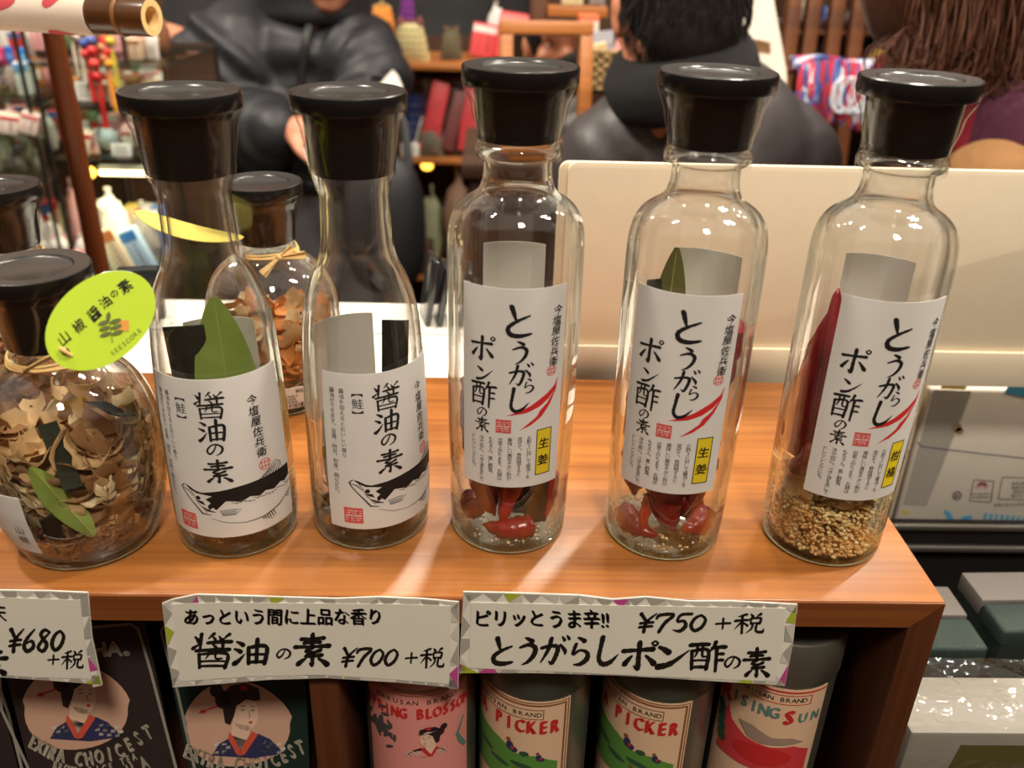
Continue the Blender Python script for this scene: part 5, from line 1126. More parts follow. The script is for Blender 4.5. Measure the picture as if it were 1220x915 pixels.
def g_plush(label, x, y, z, s, col, col2, rz=0, grp=None):
    t = thing('plush_charm', label, 'plush toy', (x, y, z), rz, grp); m = C_('plush_%d_%d_%d' % col, col, rough=.9); m2 = C_('plush_%d_%d_%d' % col2, col2, rough=.9)
    MB().ball((0, 0, s*.42), (s*.40, s*.36, s*.42), 14, 10).build('body', m, t); MB().ball((0, -s*.05, s*1.0), (s*.36, s*.34, s*.32), 14, 10).build('head', m, t)
    for sx in (-1, 1): MB().ball((sx*s*.22, 0, s*1.28), (s*.10, s*.07, s*.15), 8, 6).build('ear', m2, t); MB().ball((sx*s*.13, -s*.38, s*1.03), s*.035, 8, 6).build('eye', INK, t); MB().ball((sx*s*.34, -s*.15, s*.5), (s*.12, s*.12, s*.2), 8, 6).build('arm', m2, t)
    return t
def g_ball(label, x, y, z, r, col, col2, grp=None):
    t = thing('paper_balloon', label, 'ball', (x, y, z), 0, grp); mb = MB(); mb.ball((0, 0, r), r, 16, 12); mb.build('balloon', C_('ball_%d_%d_%d' % col, col, rough=.5), t)
    MB().lathe([(r*.22, r*1.965), (r*.20, r*1.99), (.0001, r*2.0)], 16, cap=False).build('end_cap', C_('ball_%d_%d_%d' % col2, col2), t); return t
def g_purse(label, x, y, z, w, h, col, col2, dots=None, rz=0, grp=None, hang=0, ears=False):
    t = thing('cloth_purse', label, 'purse', (x, y, z), rz, grp); m = C_('cloth_%d_%d_%d' % col, col, rough=.9); m2 = C_('cloth_%d_%d_%d' % col2, col2, rough=.6)
    def prof(b): return .55+.45*math.sin(PI*min(1, .12+.75*(1-b)))
    mb = MB(); N = 14
    for sgn in (-1, 1): mb.sheet(lambda a, b: ((a-.5)*w*(1-.42*b**1.5), sgn*w*.2*(math.sin(PI*a)**.6)*(math.sin(PI*min(1, b*.86+.1))**.7)+sgn*.0005, h*b), N, N)
    mb.build('pouch', m, t, angle=70)
    MB().tube([((a-.5)*w*.62, 0, h*(.97+.09*math.sin(PI*a))) for a in [i/12 for i in range(13)]], w*.035, 8).build('clasp', m2, t)
    if dots:
        k = Ink()
        for i in range(6):
            for j in range(5): k.ell((i-2.5)*w*.15+(j % 2)*w*.05, h*(.15+.17*j), w*.035, w*.035, 8)
        k.print('dots', C_('cloth_%d_%d_%d' % dots, dots), t, lambda u, v: (u, -w*.2*(max(.02, math.sin(PI*min(1, max(0, u/(w*(1-.42*(v/h)**1.5))+.5))))**.6)*(math.sin(PI*min(1, v/h*.86+.1))**.7)-.0018, v))
    if ears:
        for sx in (-1, 1): MB().lathe([(w*.10, 0), (w*.06, w*.12), (.0002, w*.22)], 10, Matrix.Translation((sx*w*.26, 0, h*.98))).build('ear', m2, t)
    if hang: MB().tube([(0, 0, h), (w*.04, 0, h+hang*.5), (0, 0, h+hang)], .002, 6).build('cord', m2, t)
    return t
def g_strand(label, x, y, ztop, L, cols, r, grp=None):
    """hanging charm: cord, beads, tassel; hangs from the rail at ztop"""
    t = thing('hanging_charm', label, 'charm', (x, y, ztop-L)); 
    if grp: t['group'] = grp
    MB().tube([(0, 0, .0), (0, 0, L)], .0012, 6).build('cord', C_('cord_red', (150, 40, 40)), t)
    n = len(cols)
    for i, c in enumerate(cols):
        z = L*.06+r*1.1+i*r*2.0; MB().ball((0, 0, z), (r, r, r*.95), 10, 8).build('bead', C_('bead_%d_%d_%d' % c, c, rough=.4), t)
    MB().lathe([(r*.5, -L*.12), (r*.42, 0), (r*.2, L*.05), (.0002, L*.06)], 10).build('tassel', C_('bead_%d_%d_%d' % cols[0], cols[0]), t); return t
def g_crumple(label, x, y, z, w, h, col, seed, grp=None, name='wrapped_bundle', cat='package'):
    random.seed(seed); o_ = Vector((random.random()*9, seed, 3)); 
    mb = MB().ball((0, 0, h/2), (w/2, w*.4, h/2), 18, 12, fn=lambda v: v*(1+.26*noise.noise(v*2.1+o_)+.12*noise.noise(v*5+o_)))
    for v in mb.v: v.z = max(v.z, 0)
    t = thing(name, label, cat, (x, y, z+.002), 0, grp); mb.build('wrapping', C_('wrap_%d_%d_%d' % col, col, rough=.35), t, angle=25)
    MB().lathe([(w*.05, h*.9), (w*.03, h*1.0), (w*.10, h*1.14), (.0002, h*1.1)], 8, cap=False).build('gathered_top', C_('wrap_%d_%d_%d' % col, col, rough=.35), t); return t
def sz(px, Y): return px*(Y*math.cos(CAM_P)+.13)/CAM_F

# left display rack, two bays either side of the pole
ZL = rack('display_rack', 'brown wooden rack of small goods at the left behind the pole', -75, 40, (84, 119, 164, 214, 335), 1.55, 1.90, bt=.005, glass=True)
ZR = rack('display_rack', 'brown wooden rack of charms and packets right of the pole', 44, 206, (78, 128, 192, 335), 1.55, 1.88, top=at(130, 78, 1.55).z+.001, rail=False, bt=.005, glass=True)
cr = thing('charm_rail', 'thin rail on two posts above the rack, bead charms hanging from it', 'rail', (xy_(110, 1.60), 1.575, ZR[0]+.0022)); hz_ = .40-ZR[0]
MB().tube([(-.085, 0, hz_), (.085, 0, hz_)], .004, 8).build('rail', RACKD, cr)
for sx in (-.082, .082): MB().tube([(sx, .014, 0), (sx, .014, hz_-.01), (sx, 0, hz_)], .004, 8).build('post', RACKD, cr)
def xy(px, py, Y): return at(px, py, Y).x
GL = 'small goods on the left rack'
def L(kind, px, lv, w, h, *a, dy=.06, **k):
    a = a if isinstance(a[0], str) else (a[1], a[0])+a[2:]; z, ypx = lv; Y = 1.55+dy; x = xy(px, ypx, Y); s = sz(1, Y); return kind(a[0], x, Y, z+.0005, w*s, h*s, *a[1:], **k)
lv = dict(a=(ZL[0], 80), b=(ZL[1], 115), c=(ZL[2], 158), d=(ZL[3], 208), e=(ZL[4], 325)); rv = dict(a=(ZR[0], 74), b=(ZR[1], 122), c=(ZR[2], 186), d=(ZR[3], 325))
L(g_packet, 3, lv['a'], 13, 20, 'magenta sachet at the left end of the top row of sachets', (170, 40, 96), (210, 110, 150))
L(g_packet, 15, lv['a'], 11, 21, 'blue sachet between the magenta and the red ones on the left rack', (40, 84, 160), (90, 140, 210))
L(g_packet, 24, lv['a'], 9, 24, 'red sachet standing between two blue ones on the left rack', (170, 40, 44), (210, 96, 90))
L(g_packet, 31, lv['a'], 12, 20, 'bright blue sachet nearest the pole on the left rack', (36, 120, 196), (120, 180, 226))
L(g_crumple, -2, lv['b'], 20, 28, 'greyish clear bag left in the second row of the left rack', (150, 132, 130), 1)
L(g_crumple, 19, lv['b'], 18, 30, 'pinkish clear bag in the second row of the left rack', (172, 148, 146), 2)
L(g_carton, 34, lv['b'], 15, 36, .03, 'tall white and blue carton beside the pole', (206, 210, 204), (84, 150, 200), rz=.2)
def LB(px, lvk, r, label, c1, c2): z, yp = lvk; Y = 1.60; g_ball(label, xy(px, yp, Y), Y, z+.0005, sz(r, Y), c1, c2)
LB(-1, lv['c'], 11, 'yellow paper ball at the left photo edge', (226, 204, 60), (200, 60, 50)); LB(16, lv['c'], 13, 'pink paper ball on the left rack', (226, 150, 158), (220, 220, 220))
L(g_purse, 31, lv['c'], 18, 34, 'small red cloth purse beside the pink paper ball', (168, 40, 52), (150, 120, 60), dy=.12)
L(g_carton, 10, lv['c'], 26, 22, .03, 'white and pink carton in front of the paper balls', (222, 206, 192), (206, 90, 90), rz=.3, dy=.02, lean=.2)
L(g_carton, 35, lv['c'], 20, 24, .03, 'white and pink carton close to the pole', (222, 200, 190), (214, 120, 120), rz=.2, dy=.02, lean=.35)
for i, (px, w, h, c, tx) in enumerate(((-4, 16, 34, (150, 146, 138), 'at the left photo edge'), (12, 15, 40, (166, 158, 150), 'second from the photo edge'), (27, 14, 30, (132, 130, 118), 'third from the photo edge'), (38, 13, 34, (158, 156, 140), 'fourth from the photo edge'), (48, 10, 28, (146, 146, 134), 'close to the pole'))):
    L(g_packet, px, lv['d'], w, h, 'grey green sachet in the lower row of the left rack, '+tx, c, (190, 186, 174), dy=.06+.02*(i % 2))
for i, (px, w, h, c, tx) in enumerate(((-6, 30, 42, (176, 172, 164), 'left'), (28, 36, 50, (196, 190, 180), 'middle'), (62, 26, 44, (184, 180, 172), 'right'))):
    L(g_crumple, px, lv['e'], w, h, 'grey white wrapped bundle under the lower row of sachets, %s of three' % tx, c, 30+i)
z, yp = rv['d']; Y = 1.60
g_plush('white plush toy low on the rack left of the pole', xy(80, yp, Y), Y, z+.0005, sz(34, Y), (208, 202, 196), (214, 160, 160))
g_plush('pink and white plush toy low on the rack behind the pole', xy(104, yp, Y), Y-.02, z+.0005, sz(24, Y), (216, 176, 172), (206, 90, 96))
# right bay: charms hanging from the rail, packets on the boards
RT = .397
for i, (px, yb, cols, r, tx) in enumerate(((86, 62, ((206, 190, 170), (180, 150, 120), (220, 210, 196)), 5, 'cream bead charm next to the pole'), (96, 66, ((220, 206, 190), (160, 130, 100), (200, 180, 160)), 5, 'pale bead charm second from the pole'),
        (107, 88, ((196, 40, 40), (70, 90, 160), (206, 60, 50), (190, 50, 60)), 6, 'red and blue bead charm hanging on the rack'), (117, 84, ((200, 60, 56), (90, 110, 180), (210, 80, 60)), 6, 'red charm with one blue bead, right of the red and blue one'),
        (132, 92, ((206, 130, 90), (214, 150, 110), (206, 120, 80)), 6, 'tan bead charm between the red ones'), (124, 116, ((190, 30, 34), (214, 60, 50), (190, 40, 40)), 7, 'big red bead charm hanging lowest'),
        (138, 98, ((230, 150, 40), (200, 40, 40), (220, 60, 50)), 6, 'orange and red bead charm at the right of the red ones'), (141, 70, ((200, 180, 60), (160, 150, 60), (214, 200, 90)), 6, 'yellow green bead charm under the bamboo rod'))):
    Y = 1.562+.004*i; b_ = at(px, yb, Y); g_strand(tx, b_.x, 1.570, RT, RT-b_.z, cols, sz(r, Y), 'bead charms hanging from the rack rail')
L(g_carton, 89, rv['b'], 15, 24, .03, 'orange brown carton right of the pole', (196, 126, 66), (150, 80, 40)); L(g_tag, 103, rv['b'], 20, 22, 'white price tag on the upper board right of the pole', (222, 216, 210), dy=.03)
L(g_carton, 134, rv['b'], 26, 20, .04, 'beige carton behind the left black cap', (190, 172, 140), (160, 140, 104)); L(g_packet, 118, rv['b'], 16, 22, 'dark green sachet on the upper board behind the charms', (54, 74, 56), (110, 40, 44), dy=.1)
L(g_carton, 160, rv['b'], 26, 22, .04, 'small brown carton behind the left black cap', (120, 80, 50), (150, 110, 70), dy=.12); L(g_crumple, 185, rv['b'], 26, 20, 'beige wrapped bundle at the right end of the upper board', (176, 146, 110), 41, dy=.1)
L(g_carton, 165, rv['a'], 18, 22, .04, 'beige carton on the top board under the hand', (190, 164, 136), (150, 110, 80), dy=.08); L(g_packet, 184, rv['a'], 14, 26, 'white sachet on the top board beside the beige carton', (214, 206, 198), (180, 170, 160), dy=.08)
L(g_carton, 98, rv['c'], 20, 26, .03, 'white and red carton leaning right of the pole', (226, 206, 184), (200, 60, 50), lean=.3, rz=.2, dy=.04); L(g_packet, 112, rv['c'], 16, 24, 'pink and white sachet on the middle board', (226, 196, 190), (210, 110, 110), dy=.05)
g_ball('pale blue and red paper ball on the middle board', xy(131, 186, 1.64), 1.64, ZR[2]+.0005, sz(13, 1.64), (176, 190, 196), (206, 80, 70)); L(g_tag, 146, rv['c'], 24, 15, 'grey white price tag in front of the paper ball', (200, 204, 196), dy=.02)
L(g_crumple, 158, rv['c'], 22, 26, 'pink wrapped bundle behind the slim bottle', (206, 150, 150), 43, dy=.12); L(g_crumple, 180, rv['c'], 24, 24, 'pale green wrapped bundle behind the slim bottle', (160, 170, 150), 44, dy=.1)
random.seed(77)
CN = {'red': (190, 50, 48), 'white': (226, 220, 212), 'pink': (224, 160, 160), 'grey': (186, 182, 176), 'blue': (70, 104, 160), 'yellow': (214, 186, 84), 'green': (96, 122, 84), 'cream': (216, 196, 160), 'orange': (206, 124, 64), 'brown': (120, 80, 54)}
ORD = ('first', 'second', 'third', 'fourth', 'fifth', 'sixth', 'seventh', 'eighth', 'ninth')
for side, tab, x0, x1, nm in (('left', lv, -30, 40, 'left rack'), ('right', rv, 48, 150, 'charm rack'), ('low', rv, 156, 202, 'rack end')):
    for bi, bn in (('a', 'top'), ('b', 'second'), ('c', 'third'), ('d', 'lowest')):
        n_ = 8 if side == 'left' else 9 if side == 'right' else 5
        for i in range(n_):
            px = x0+(x1-x0)*(i+.5)/n_+random.uniform(-2, 2); cn = random.choice(list(CN)+['white', 'white', 'pink', 'cream', 'red']); kd = random.random(); w_, h_ = random.uniform(14, 18), random.uniform(26, 36)*(1 if bi != 'd' else 1.9)
            if kd < .5: L(g_packet, px, tab[bi], w_, h_, '%s sachet, %s from left, back row, %s board of the %s' % (cn, ORD[i], bn, nm), CN[cn], CN[random.choice(('white', 'cream', 'red', 'grey'))], dy=.17, rz=random.uniform(-.3, .3))
            elif kd < .8: L(g_carton, px, tab[bi], w_*.9, h_, .03, '%s carton, %s from left, back row, %s board of the %s' % (cn, ORD[i], bn, nm), CN[cn], CN[random.choice(('white', 'cream', 'red', 'blue'))], dy=.17, rz=random.uniform(-.3, .3))
            else: L(g_crumple, px, tab[bi], w_*1.1, h_, '%s wrapped bundle, %s from left, back row, %s board of the %s' % (cn, ORD[i], bn, nm), CN[cn], 200+i, dy=.17)
for side, tab, x0, x1, nm, n_ in (('left', lv, -22, 36, 'left rack', 5), ('right', rv, 84, 196, 'charm rack', 7)):
    for bi, bn in (('b', 'second'), ('c', 'third'), ('d', 'lowest')):
        if side == 'right' and bi == 'd': continue
        for i in range(n_):
            px = x0+(x1-x0)*(i+.5)/n_+random.uniform(-2, 2); cn = random.choice(['white', 'pink', 'red', 'cream', 'grey', 'white', 'blue', 'yellow'])
            (g_a := (g_packet if random.random() < .6 else g_carton)); kd_ = 'sachet' if g_a is g_packet else 'carton'; lb_t = '%s %s, %s from left, middle row, %s board of the %s' % (cn, kd_, ORD[i], bn, nm)
            if g_a is g_packet: L(g_packet, px, tab[bi], 12, random.uniform(16, 24), lb_t, CN[cn], CN[random.choice(('white', 'cream', 'red', 'grey'))], dy=.115, rz=random.uniform(-.4, .4))
            else: L(g_carton, px, tab[bi], 12, random.uniform(14, 22), .025, lb_t, CN[cn], CN[random.choice(('white', 'red', 'blue'))], dy=.115, rz=random.uniform(-.4, .4))
# lit compartment below the middle board: a warm tube lamp, white paper and small cartons
tl = thing('tube_lamp', 'thin glowing tube lamp under the middle board', 'lamp', (xy(150, 203, 1.56), 1.585, ZR[2]-.0165)); tw = sz(78, 1.56)
MB().box((0, 0, -.003), (tw, .016, .006)).build('lamp_housing', C_('lamp_housing', (180, 170, 150)), tl, bevel=.001)
MB().tube([(-tw/2, 0, -.0115), (tw/2, 0, -.0115)], .0055, 12).build('tube', mat('tube_glow', (255, 236, 190), .5, emit=(255, 226, 170), estr=6), tl)
l_ = lamp('tube_lamp_light', (xy(150, 203, 1.56), 1.60, ZR[2]-.034), (xy(150, 203, 1.56), 1.66, ZR[2]-.3), 0.45, .1, (1, .82, .5))
lo = MB().ball((0, 0, .012), .010, 10, 8).build('lamp_bulb', mat('bulb_glow', (255, 200, 90), .5, emit=(255, 190, 70), estr=4)); lo.location = (xy(106, 206, 1.57), 1.575, ZR[2]-.0385); tag(lo, 'small amber bulb at the left end of the tube lamp', 'bulb')
L(g_crumple, 104, rv['d'], 16, 90, 'pink wrapped bundle standing left in the lit compartment', (226, 170, 170), 45, dy=.12)
L(g_crumple, 146, rv['d'], 46, 84, 'big white paper bundle under the tube lamp', (236, 228, 214), 46, dy=.10); L(g_crumple, 124, rv['d'], 26, 60, 'grey white wrapped bundle in front of the white one', (190, 186, 180), 47, dy=.06)
L(g_crumple, 182, rv['d'], 30, 74, 'grey striped wrapped bundle right in the lit compartment', (150, 148, 140), 48, dy=.08); L(g_crumple, 104, rv['d'], 18, 44, 'white wrapped bundle beside the pole', (214, 208, 204), 49, dy=.04)
g3 = 'paper cartons in the lit compartment'
L(g_carton, 134, rv['d'], 22, 46, .02, 'orange topped green carton leaning at the left of the three cartons', (190, 196, 160), (214, 120, 50), grp=g3, lean=-.30, dy=.015)
L(g_carton, 153, rv['d'], 26, 62, .02, 'peach and green carton leaning in the middle of the three cartons', (212, 196, 160), (206, 130, 70), grp=g3, lean=-.36, dy=.02)
L(g_carton, 178, rv['d'], 26, 60, .02, 'blue carton leaning at the right of the three cartons', (150, 178, 196), (50, 120, 180), grp=g3, lean=-.36, dy=.03)

for px, lvk, w_, h_, c_, tx in ((56, 'd', 22, 70, (196, 190, 182), 'grey white wrapped bundle at the left end of the lit compartment'), (74, 'd', 22, 62, (216, 208, 200), 'white wrapped bundle just left of the pole in the lit compartment'), (66, 'c', 16, 40, (170, 166, 158), 'grey wrapped bundle hidden partly by the pole'), (78, 'b', 14, 30, (206, 160, 150), 'salmon wrapped bundle beside the pole on the second board')):
    L(g_crumple, px, rv[lvk], w_, h_, tx, c_, int(px), dy=.06)
# honey coloured stand in the middle with purses, red gift boxes
Zm = rack('display_stand', 'honey brown wooden stand between the two slim and wide bottles', 470, 622, (78, 190, 330), 2.32, 2.60, top=.0, wood_=HONEY, cat='stand', rail=False, bt=.014)
def Mi(kind, px, i, w, h, *a, dy=.06, **k): a = a if isinstance(a[0], str) else (a[1], a[0])+a[2:]; Y = 2.32+dy; yp = (72, 186, 325)[i]; s = sz(1, Y); return kind(a[0], xy(px, yp, Y), Y, Zm[i]+.0005, w*s, h*s, *a[1:], **k)
Mi(g_purse, 490, 0, 44, 42, 'cream purse with brown dots and cat ears on the honey stand', (206, 192, 140), (110, 50, 44), (110, 90, 60), ears=True)
Mi(g_purse, 538, 0, 26, 34, 'dark green purse behind the first wide bottle cap', (84, 76, 56), (90, 60, 40), (120, 110, 80), ears=True, dy=.1)
Mi(g_purse, 512, 1, 24, 72, 'purple purse with pink dots and an orange strap', (78, 36, 92), (206, 120, 60), (180, 50, 110), dy=.19); Mi(g_purse, 497, 1, 30, 62, 'blue patterned purse on the middle board of the honey stand', (50, 70, 140), (60, 60, 70), (190, 180, 160), dy=.13)
Mi(g_purse, 512, 1, 36, 34, 'olive mottled purse in front of the blue one', (96, 92, 74), (60, 50, 40), (170, 160, 140), dy=.03); Mi(g_tag, 489, 1, 22, 16, 'white price tag at the left end of the middle board', (222, 216, 204), dy=.01)
ORP = (206, 128, 48)
for px, yt, w, h, c, c2, dt, tx in ((457, 12, 34, 46, ORP, (190, 150, 90), (150, 70, 40), 'orange flowered purse hanging beside the puffer jacket'), (434, 8, 30, 40, (206, 120, 80), (180, 80, 70), None, 'salmon orange purse hanging left of the flowered one'), (486, -8, 20, 46, (92, 36, 110), (60, 30, 80), (180, 50, 130), 'narrow purple dotted purse hanging right of the flowered one')):
    Y = 2.40+(.05 if px == 434 else 0); b_ = at(px, yt+h, Y); s = sz(1, Y); g_purse(tx, b_.x, Y, b_.z, w*s, h*s, c, c2, dt, hang=.30)
hr = thing('hanging_rail_stand', 'thin black rail stand the purses hang from', 'stand', (xy(430, 60, 2.40), 2.41, FLOORZ)); q_ = at(460, -8+46, 2.40).z+.30+46*sz(1, 2.40)-FLOORZ
MB().tube([(-.14, 0, q_), (.18, 0, q_)], .005, 8).build('rail', DKS, hr); MB().tube([(-.10, .06, .012), (-.10, .06, q_-.02), (-.10, 0, q_)], .006, 8).build('post', DKS, hr); MB().tube([(-.16, .06, .008), (-.02, .06, .008)], .008, 8).build('foot', DKS, hr)
Mi(g_tag, 457, 0, 9, 10, 'tiny white tag below the orange flowered purse', (230, 226, 220), dy=.02)
# acrylic stand with the red gift packs
PINKR = mat('red_gift_paper', (206, 70, 74), .35, var=.15); MAUVE = mat('mauve_gift_paper', (120, 66, 64), .4)
ac = thing('acrylic_stand', 'clear acrylic stand holding the red gift packs', 'stand', (xy(538, 183, 2.37), 2.355, Zm[1]+.0006)); ACR = film('acrylic', tint=(.97, .94, .93), base=.07, edge=.5, rough=.05, dark=(.8, .74, .72))
s = sz(1, 2.37)
MB().box((0, .02, .003), (88*s, .06, .006)).build('base_plate', ACR, ac, bevel=.001); MB().box((0, .035, .052*1.9), (88*s, .004, .19), Matrix.Rotation(-.25, 3, 'X')).build('back_plate', ACR, ac, bevel=.001)
MB().box((-42*s, .0, .05), (.004, .004, .1), Matrix.Rotation(.3, 3, 'Y')).build('edge_strip', WHITEP, ac)
for i, (px, w, h, m_, tx, lean) in enumerate(((520, 22, 82, PINKR, 'red gift pack at the left of the acrylic stand', .22), (542, 16, 72, MAUVE, 'mauve gift pack leaning in the middle of the acrylic stand', .25), (566, 24, 76, PINKR, 'pink red gift pack behind the wide bottle cap', .12))):
    o = MB().box((0, 0, h*s/2), (w*s, .016, h*s)).build('gift_pack', m_, bevel=.004, bseg=3); o.location = (xy(px-10, 183, 2.36), 2.345+.005*i, Zm[1]+.0075+.004+abs(math.sin(lean))*w*s/2); o.rotation_euler = (-.12, lean, 0); tag(o, tx, 'gift pack', 'red gift packs on the acrylic stand')
lb_ = MB().ball((0, 0, 0), (.016, .016, .011), 12, 8).build('lamp_bulb', mat('bulb_glow', (255, 200, 90), .5, emit=(255, 190, 70), estr=4)); lb_.location = at(509, 209, 2.35); lb_.location.z = Zm[1]-.0142-.0112; tag(lb_, 'small glowing bulb under the middle board of the honey stand', 'bulb')
Mi(g_crumple, 545, 2, 34, 120, 'clear wrapped bundle in the lower bay of the honey stand', (150, 120, 100), 51); Mi(g_crumple, 516, 2, 26, 92, 'pale green wrapped bundle behind the bag', (170, 176, 140), 52, dy=.1); Mi(g_carton, 505, 2, 26, 44, .05, 'dark carton low in the honey stand', (60, 44, 36), (90, 60, 44), dy=.03)
Mi(g_carton, 574, 0, 30, 36, .04, 'red carton with white top behind the wide bottle cap', (206, 72, 76), (226, 220, 214), lean=.15, dy=.14); Mi(g_crumple, 590, 0, 22, 52, 'white wrapped bundle with a pointed top beside the red carton', (206, 200, 194), 53, dy=.2)
Mi(g_carton, 606, 0, 34, 50, .05, 'red carton above the mirror frame', (214, 84, 84), (226, 150, 140), lean=.12, dy=.12)

# mirror in a wooden frame
Mc = at(650, 105, 1.50); FACE = at(795, 12, 1.10)
tgt = at(655, 60, 1.50); nv = ((CAMV-tgt).normalized()+(FACE-tgt).normalized()).normalized()
rz_ = math.atan2(nv.x, -nv.y); tilt = math.asin(nv.z)
s = sz(1, 1.5)
mw, mh, fw = 108*s, 146*s, 15*s
mt = thing('table_mirror', 'small wooden framed mirror reflecting part of a face', 'mirror', Mc-Vector((0, 0, mh/2))); mt.rotation_euler = (-tilt*0, 0, rz_)
T_ = Matrix.Translation((0, 0, mh/2)) @ Matrix.Rotation(-tilt, 4, 'X')
for nm, c, d_ in (('frame_rail', (0, 0, mh/2-fw/2), (mw, .02, fw)), ('frame_rail', (0, 0, -mh/2+fw/2), (mw, .02, fw)), ('frame_stile', (-mw/2+fw/2, 0, 0), (fw, .02, mh-2*fw-.0006)), ('frame_stile', (mw/2-fw/2, 0, 0), (fw, .02, mh-2*fw-.0006))):
    MB().box(c, d_, M=T_).build(nm, HONEY, mt, bevel=.002)
MB().box((0, .004, 0), (mw-2*fw, .003, mh-2*fw), M=T_).build('mirror_glass', mat('mirror_silver', (225, 222, 216), .01, metal=1), mt)
Zk = at(660, 182, 1.46).z
MB().box((0, .02, -.006), (mw*.8, .08, .012)).build('foot', HONEY, mt, bevel=.002)
kc = thing('low_cabinet', 'dark low cabinet the mirror stands on', 'cabinet', (Mc.x+.045, 1.60, FLOORZ)); kz = (Mc.z-mh/2-.0125)-FLOORZ
MB().box((0, 0, kz-.012), (.36, .30, .024)).build('cabinet_top', RACKD, kc, bevel=.002); MB().box((0, .005, (kz-.0245)/2), (.33, .27, kz-.0247)).build('cabinet_body', RACKD, kc, bevel=.002)
# basket with cards beside the mirror
WICK = wood('wicker', (120, 92, 52), (176, 146, 92), .6, 'X', 2.2)
KZ = kz+FLOORZ+.0005
bp = at(723, 108, 1.58); s = sz(1, 1.58)
bk = thing('wicker_basket', 'wicker basket with cards between the mirror and the man', 'basket', (bp.x, 1.60, KZ)); bz = bp.z-KZ
random.seed(2); bw, bh2 = 46*s, 46*s
MB().lathe([(bw*.42, 0), (bw*.5, .002), (bw*.42, bz*.5), (bw*.46, bz-.004), (.001, bz-.004)], 24).build('basket_stand', RACKD, bk)
mb = MB()
for j in range(9):
    zz = bz+bh2*(j+.5)/9; r0 = bw*(.50+.06*j/9)
    mb.tube([((r0+.0035*math.sin(12*a+PI*(j % 2)))*math.cos(a), (r0+.0035*math.sin(12*a+PI*(j % 2)))*.8*math.sin(a), zz) for a in [2*PI*i/60 for i in range(61)]], bh2/17, 6)
mb.build('woven_wall', WICK, bk)
MB().lathe([(bw*.48, bz), (.001, bz), (.001, bz+.003), (bw*.48, bz+.003)], 24, Matrix.Diagonal((1, .8, 1, 1)), cap=False).build('basket_floor', WICK, bk)
for i, (dx, w, h, c, c2, tx, ln) in enumerate(((-.012, 30, 44, (226, 206, 160), (206, 180, 130), 'cream card pack standing in the wicker basket', -.25), (.016, 30, 54, (222, 150, 150), (226, 190, 180), 'pink folder standing in the wicker basket', .3), (-.002, 26, 58, (150, 150, 160), (170, 170, 180), 'grey folder at the back of the wicker basket', -.1))):
    o = g_carton(tx, bp.x+dx, 1.590+.014*i, bp.z+.0045, w*s, h*s, .006, c, c2, lean=ln)
g_carton('orange and white carton on the dark cabinet above the mirror', at(700, 60, 1.68).x, 1.70, KZ, 24*s, (at(700, 18, 1.70).z-KZ), .05, (206, 90, 50), (220, 206, 190))
# wooden posts and boards above the mirror
ps = thing('wooden_post_stand', 'brown wooden post with a cross bar above the mirror', 'stand', (at(642, 15, 1.86).x, 1.88, FLOORZ)); s = sz(1, 1.88)
hz = .42-FLOORZ; zb = at(690, 14, 1.86).z-FLOORZ
MB().box((0, 0, hz/2), (19*s, .03, hz)).build('post', WSIDE, ps, bevel=.002); MB().box((44*s, -.005, zb), (68*s, .05, 11*s)).build('cross_bar', HONEY, ps, bevel=.002); MB().box((0, 0, .01), (.2, .2, .02)).build('foot', RACKD, ps, bevel=.002)
g_carton('pale cream carton on the cross bar above the mirror', at(682, 5, 1.86).x, 1.875, zb+FLOORZ+5.6*s+.0006, 24*s, 30*s, .03, (206, 190, 150), (120, 130, 150))
g_packet('clear grey sachet on the cross bar left of the man', at(712, 5, 1.86).x, 1.875, zb+FLOORZ+5.6*s+.0006, 18*s, 30*s, (150, 150, 156), (190, 190, 196))
# white board with a finger hole, right of the man's head
WB = mat('white_board', (240, 232, 214), .4); Yb_ = 1.52
F_ = plane_map((0, Yb_, 0), Vector((.08, -1, .12))); nW = Vector((.08, -1, .12)).normalized()
outer = [(868, -60), (917, -60), (922, 2), (937, 84), (938, 112), (868, 110)]; hole = [(897, 46), (917, 50), (919, 52), (920, 66), (899, 62)]
wb = thing('white_board', 'bright white board with a square finger hole, right of the mans head', 'board', F_(905, 112))
b0 = wb.location.copy(); ring_o = outer
mb = MB(); pts = [F_(*p)-b0 for p in outer]; hp = [F_(*p)-b0 for p in hole]
tr = tessellate_polygon([[Vector((p[0], p[1], 0)) for p in outer], [Vector((p[0], p[1], 0)) for p in hole]]); al = pts+hp; n2 = len(al); th = .008
mb.add(al+[p-nW*th for p in al], [tuple(t) for t in tr]+[tuple(i+n2 for i in reversed(t)) for t in tr]+[(i, (i+1) % 6, n2+(i+1) % 6, n2+i) for i in range(6)]+[(6+i, 6+(i+1) % 5, n2+6+(i+1) % 5, n2+6+i) for i in range(5)])
mb.build('panel', WB, wb, smooth=False)
hp_ = F_(908, 56)-b0; MB().box(hp_+Vector((0, .03, 0)), (.045, .004, .04)).build('inner_card', mat('hole_tan', (196, 160, 120), .6), wb)
sd = MB().box((0, .045, -.012), (.09, .11, .022)).build('foot', WB, wb, bevel=.002)
pd = thing('display_plinth', 'dark plinth the white board stands on', 'plinth', (b0.x, Yb_+.06, FLOORZ)); ph = b0.z-.0235-FLOORZ
MB().box((0, 0, ph-.011), (.15, .16, .022)).build('plinth_top', RACKD, pd, bevel=.002); MB().box((0, 0, (ph-.0225)/2), (.12, .13, ph-.0227)).build('plinth_body', RACKD, pd, bevel=.002)
